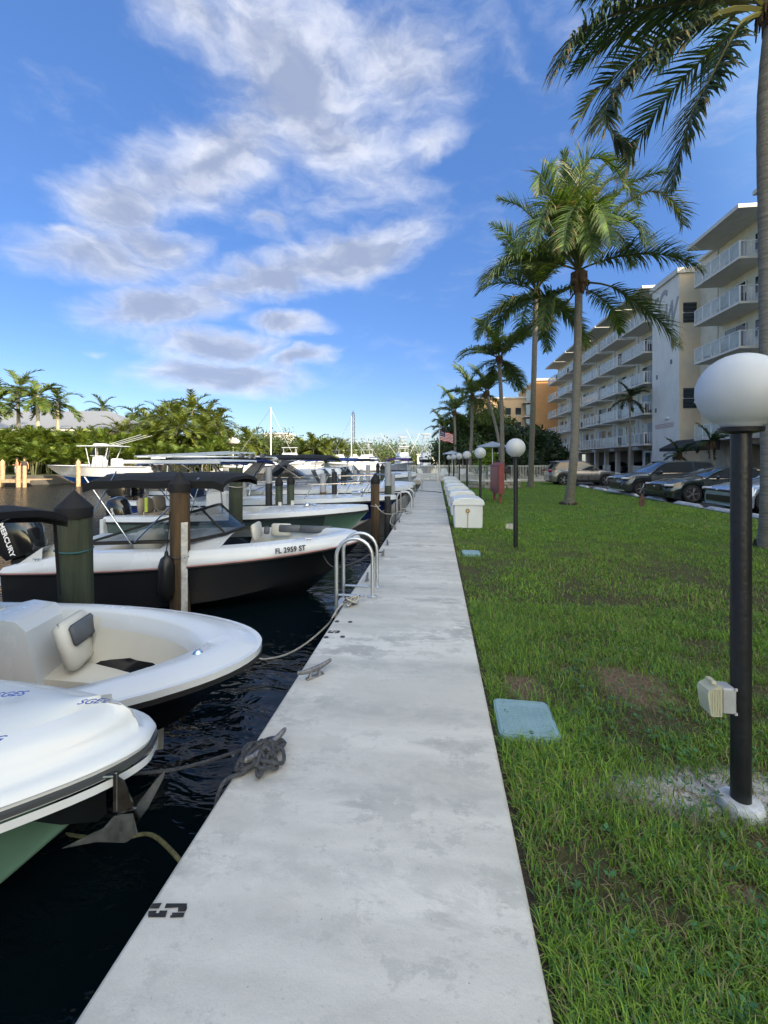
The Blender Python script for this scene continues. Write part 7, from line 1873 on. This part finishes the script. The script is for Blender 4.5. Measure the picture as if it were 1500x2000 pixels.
# distant houses
def far_house(px0, px1, py, D, label, m, h_=3, name='house', flat=True, rows=2):
    a, b_ = atd(px0, py, D), atd(px1, py, D); w_ = b_.x - a.x; zt = a.z
    t = thing(name, label, 'building', ((a.x + b_.x) / 2, a.y + 4, 0)); q = MB(); q.box((0, 0, zt / 2), (w_, 8, zt)); q.build('wall', m, t)
    q = MB(); q.box((0, 0, zt + .15), (w_ + .8, 8.8, .4)); q.build('roof', M_soff, t)
    for r_ in range(rows):
        for k in range(max(2, int(w_ / 3.2))):
            q = MB(); q.box((-w_ / 2 + 1.6 + k * 3.2, -4.04, zt - 1.7 - 3 * r_), (1.7, .1, 1.4)); w2 = q.build('window', M_doorg, t); q = MB(); q.box((-w_ / 2 + 1.6 + k * 3.2, -4.1, zt - 2.45 - 3 * r_), (1.9, .1, .12)); q.build('sill', M_soff, w2)
    return t
M_whh = mat('white_house_paint', (.62, .60, .55), .8, var=.06)
far_house(515, 561, 848, 145, 'white flat roofed house above the distant trees left of the taller mast', M_whh)
far_house(690, 730, 886, 240, 'low cream house far down the canal right of the crane', M_whh, rows=1)
far_house(745, 785, 884, 300, 'pale house at the end of the canal', M_whh, rows=2)
far_house(815, 850, 888, 200, 'distant pale house behind the sport fishing boats', M_whh, rows=1)
far_house(560, 590, 898, 150, 'low peach house at the water behind the masts', M_or2, rows=1); far_house(640, 665, 897, 170, 'white waterside house left of the distant yachts', M_whh, rows=1)
c_ = atd(455, 866, 70); t = thing('turret', 'small white domed turret at the end of the hedge', 'turret', (c_.x, c_.y, 0))
q = MB(); q.lathe([(.12, 0), (.12, c_.z)], n=8); q.build('post', M_whh, t); q = MB(); q.lathe([(.9, c_.z), (1.05, c_.z + .3), (.8, c_.z + .8), (0, c_.z + 1.0)], n=16); q.build('dome', M_whh, t)

# ---------------------------------------------------------------- boats down the canal
def yacht(px, py, D, Lm, label, rz=0, fly=True, fish=False, mast=None):
    c_ = atd(px, py, D); t = thing('yacht', label, 'yacht', (c_.x, c_.y, SEA), rz, 'yachts moored down the canal'); H = Hull(Lm, Lm * .27, Lm * .14, Lm * .09, rake=Lm * .14, full=2.0, flare=.5, draft=.5)
    hull_parts(H, t, M_white, M_white); foredeck(H, t, 0, M_white, .3)
    q = MB(); z0 = Lm * .10; q.box((-Lm * .55, 0, z0 + .9), (Lm * .42, Lm * .2, 1.8), taper=.86, bev=.2); cb_ = q.build('cabin', M_white, t)
    q = MB(); q.box((-Lm * .55, 0, z0 + 1.15), (Lm * .41, Lm * .205, .55), taper=.97); q.build('cabin_windows', M_cargl, cb_)
    if fly:
        q = MB(); q.box((-Lm * .6, 0, z0 + 2.2), (Lm * .28, Lm * .17, .9), taper=.85, bev=.1); q.box((-Lm * .6, 0, z0 + 3.9), (Lm * .25, Lm * .17, .12)); q.build('flybridge', M_white, t)
        for sx in (-.5, -.7):
            for sy in (-.07, .07): q = MB(); q.tube([(Lm * sx, Lm * sy, z0 + 2.4), (Lm * sx, Lm * sy, z0 + 3.9)], .05, n=5); q.build('strut', M_white, t)
    if fish:
        q = MB()
        for sx, sy in ((-.52, -.07), (-.52, .07), (-.68, -.07), (-.68, .07)): q.tube([(Lm * sx, Lm * sy, z0 + 3.9), (Lm * -.6, Lm * sy * .5, z0 + 6.0)], .03, n=5)
        for z in (4.6, 5.3): q.box((-Lm * .6, 0, z0 + z), (Lm * .12, Lm * .1, .05))
        q.box((-Lm * .6, 0, z0 + 6.0), (1.8, 1.6, .12)); q.build('tuna_tower', M_white, t)
        for sy in (-1, 1): q = MB(); q.tube([(-Lm * .55, sy * Lm * .11, z0 + 2), (-Lm * .75, sy * Lm * .35, z0 + 7)], .04, n=5); q.build('outrigger', M_white, t)
    if mast:
        q = MB(); q.tube([(-Lm * .42, 0, z0), (-Lm * .42, 0, mast)], [.13, .09], n=8); mm = q.build('mast', M_white, t)
        q = MB(); q.tube([(-Lm * .02, 0, z0), (-Lm * .42, 0, mast - .3)], .03, n=4); q.tube([(-Lm, 0, z0), (-Lm * .42, 0, mast - .2)], .03, n=4); q.build('stay', M_alu, mm)
        q = MB(); q.tube([(-Lm * .42, 0, z0 + 1.6), (-Lm * .9, 0, z0 + 1.7)], .12, n=6); q.build('boom', M_bluec, mm)
        q = MB(); q.tube([(-Lm * .42, -1.0, mast * .62), (-Lm * .42, 1.0, mast * .62)], .03, n=4); q.build('spreader', M_white, mm)
    return t
yacht(585, 912, 78, 12, 'sailing yacht with the taller white mast', R(12), fly=False, mast=11.7)
yacht(640, 911, 92, 12, 'sailing yacht with the shorter white mast', R(-160), fly=False, mast=11.8)
yacht(635, 908, 105, 14, 'white trawler with a windowed wheelhouse right behind the shorter mast', R(10))
yacht(700, 906, 120, 13, 'white motor yacht left of the crane foot', R(-30)); yacht(735, 905, 128, 15, 'large white yacht right of the crane', R(-20)); yacht(765, 906, 115, 12, 'motor yacht with open flybridge beyond the far pilings', R(-15), fish=True)
yacht(806, 908, 88, 13, 'sport fishing yacht with a tall tuna tower left of the flag', R(-70), fish=True); yacht(842, 909, 74, 10, 'sport fishing boat directly left of the flagpole', R(-80), fish=True)
yacht(795, 905, 96, 12, 'white yacht farther behind the tuna tower boats', R(-75), fly=True)
for k, (px, D, lab) in enumerate(((250, 62, 'white boat at the far bank right of the raised boat'), (330, 66, 'white boat at the far bank behind the black canopy'), (415, 70, 'white boat at the far bank left of the blue top'), (470, 78, 'white boat at the far bank in the middle'), (520, 86, 'white boat at the far bank nearest the masts'), (560, 96, 'small white boat at the far bank below the taller mast'))):
    c_ = atd(px, 908, D); far_boat(c_.x, c_.y, 200 - 20 * (k % 2), lab, M_white, 8, 2.6, 1.3, 1.0, top=(M_bluec if k % 2 else None))
# crane
c_ = atd(690, 905, 190); t = thing('crane', 'dark lattice crane boom rising above the distant trees', 'crane', (c_.x, c_.y, 0)); H_ = atd(690, 802, 190).z
M_cr = mat('crane_steel', (.05, .055, .08), .6)
q = MB(); w_ = .55
for sx, sy in ((-1, -1), (1, -1), (1, 1), (-1, 1)): q.tube([(sx * w_, sy * w_, 0), (sx * w_, sy * w_, H_ - 2), (0, 0, H_)], .10, n=4)
q.build('boom', M_cr, t)
q = MB()
for k in range(int(H_ / 1.3)):
    s_ = 1 if k % 2 else -1
    for a in range(4): M_ = Matrix.Rotation(a * PI / 2, 3, 'Z'); q.tube([M_ @ V((-s_ * w_, -w_, k * 1.3)), M_ @ V((s_ * w_, -w_, min(k * 1.3 + 1.3, H_ - 1)))], .06, n=3)
q.build('lattice', M_cr, t); q = MB(); q.box((0, 0, 1), (4, 3, 2.5)); q.build('cab', M_cr, t)
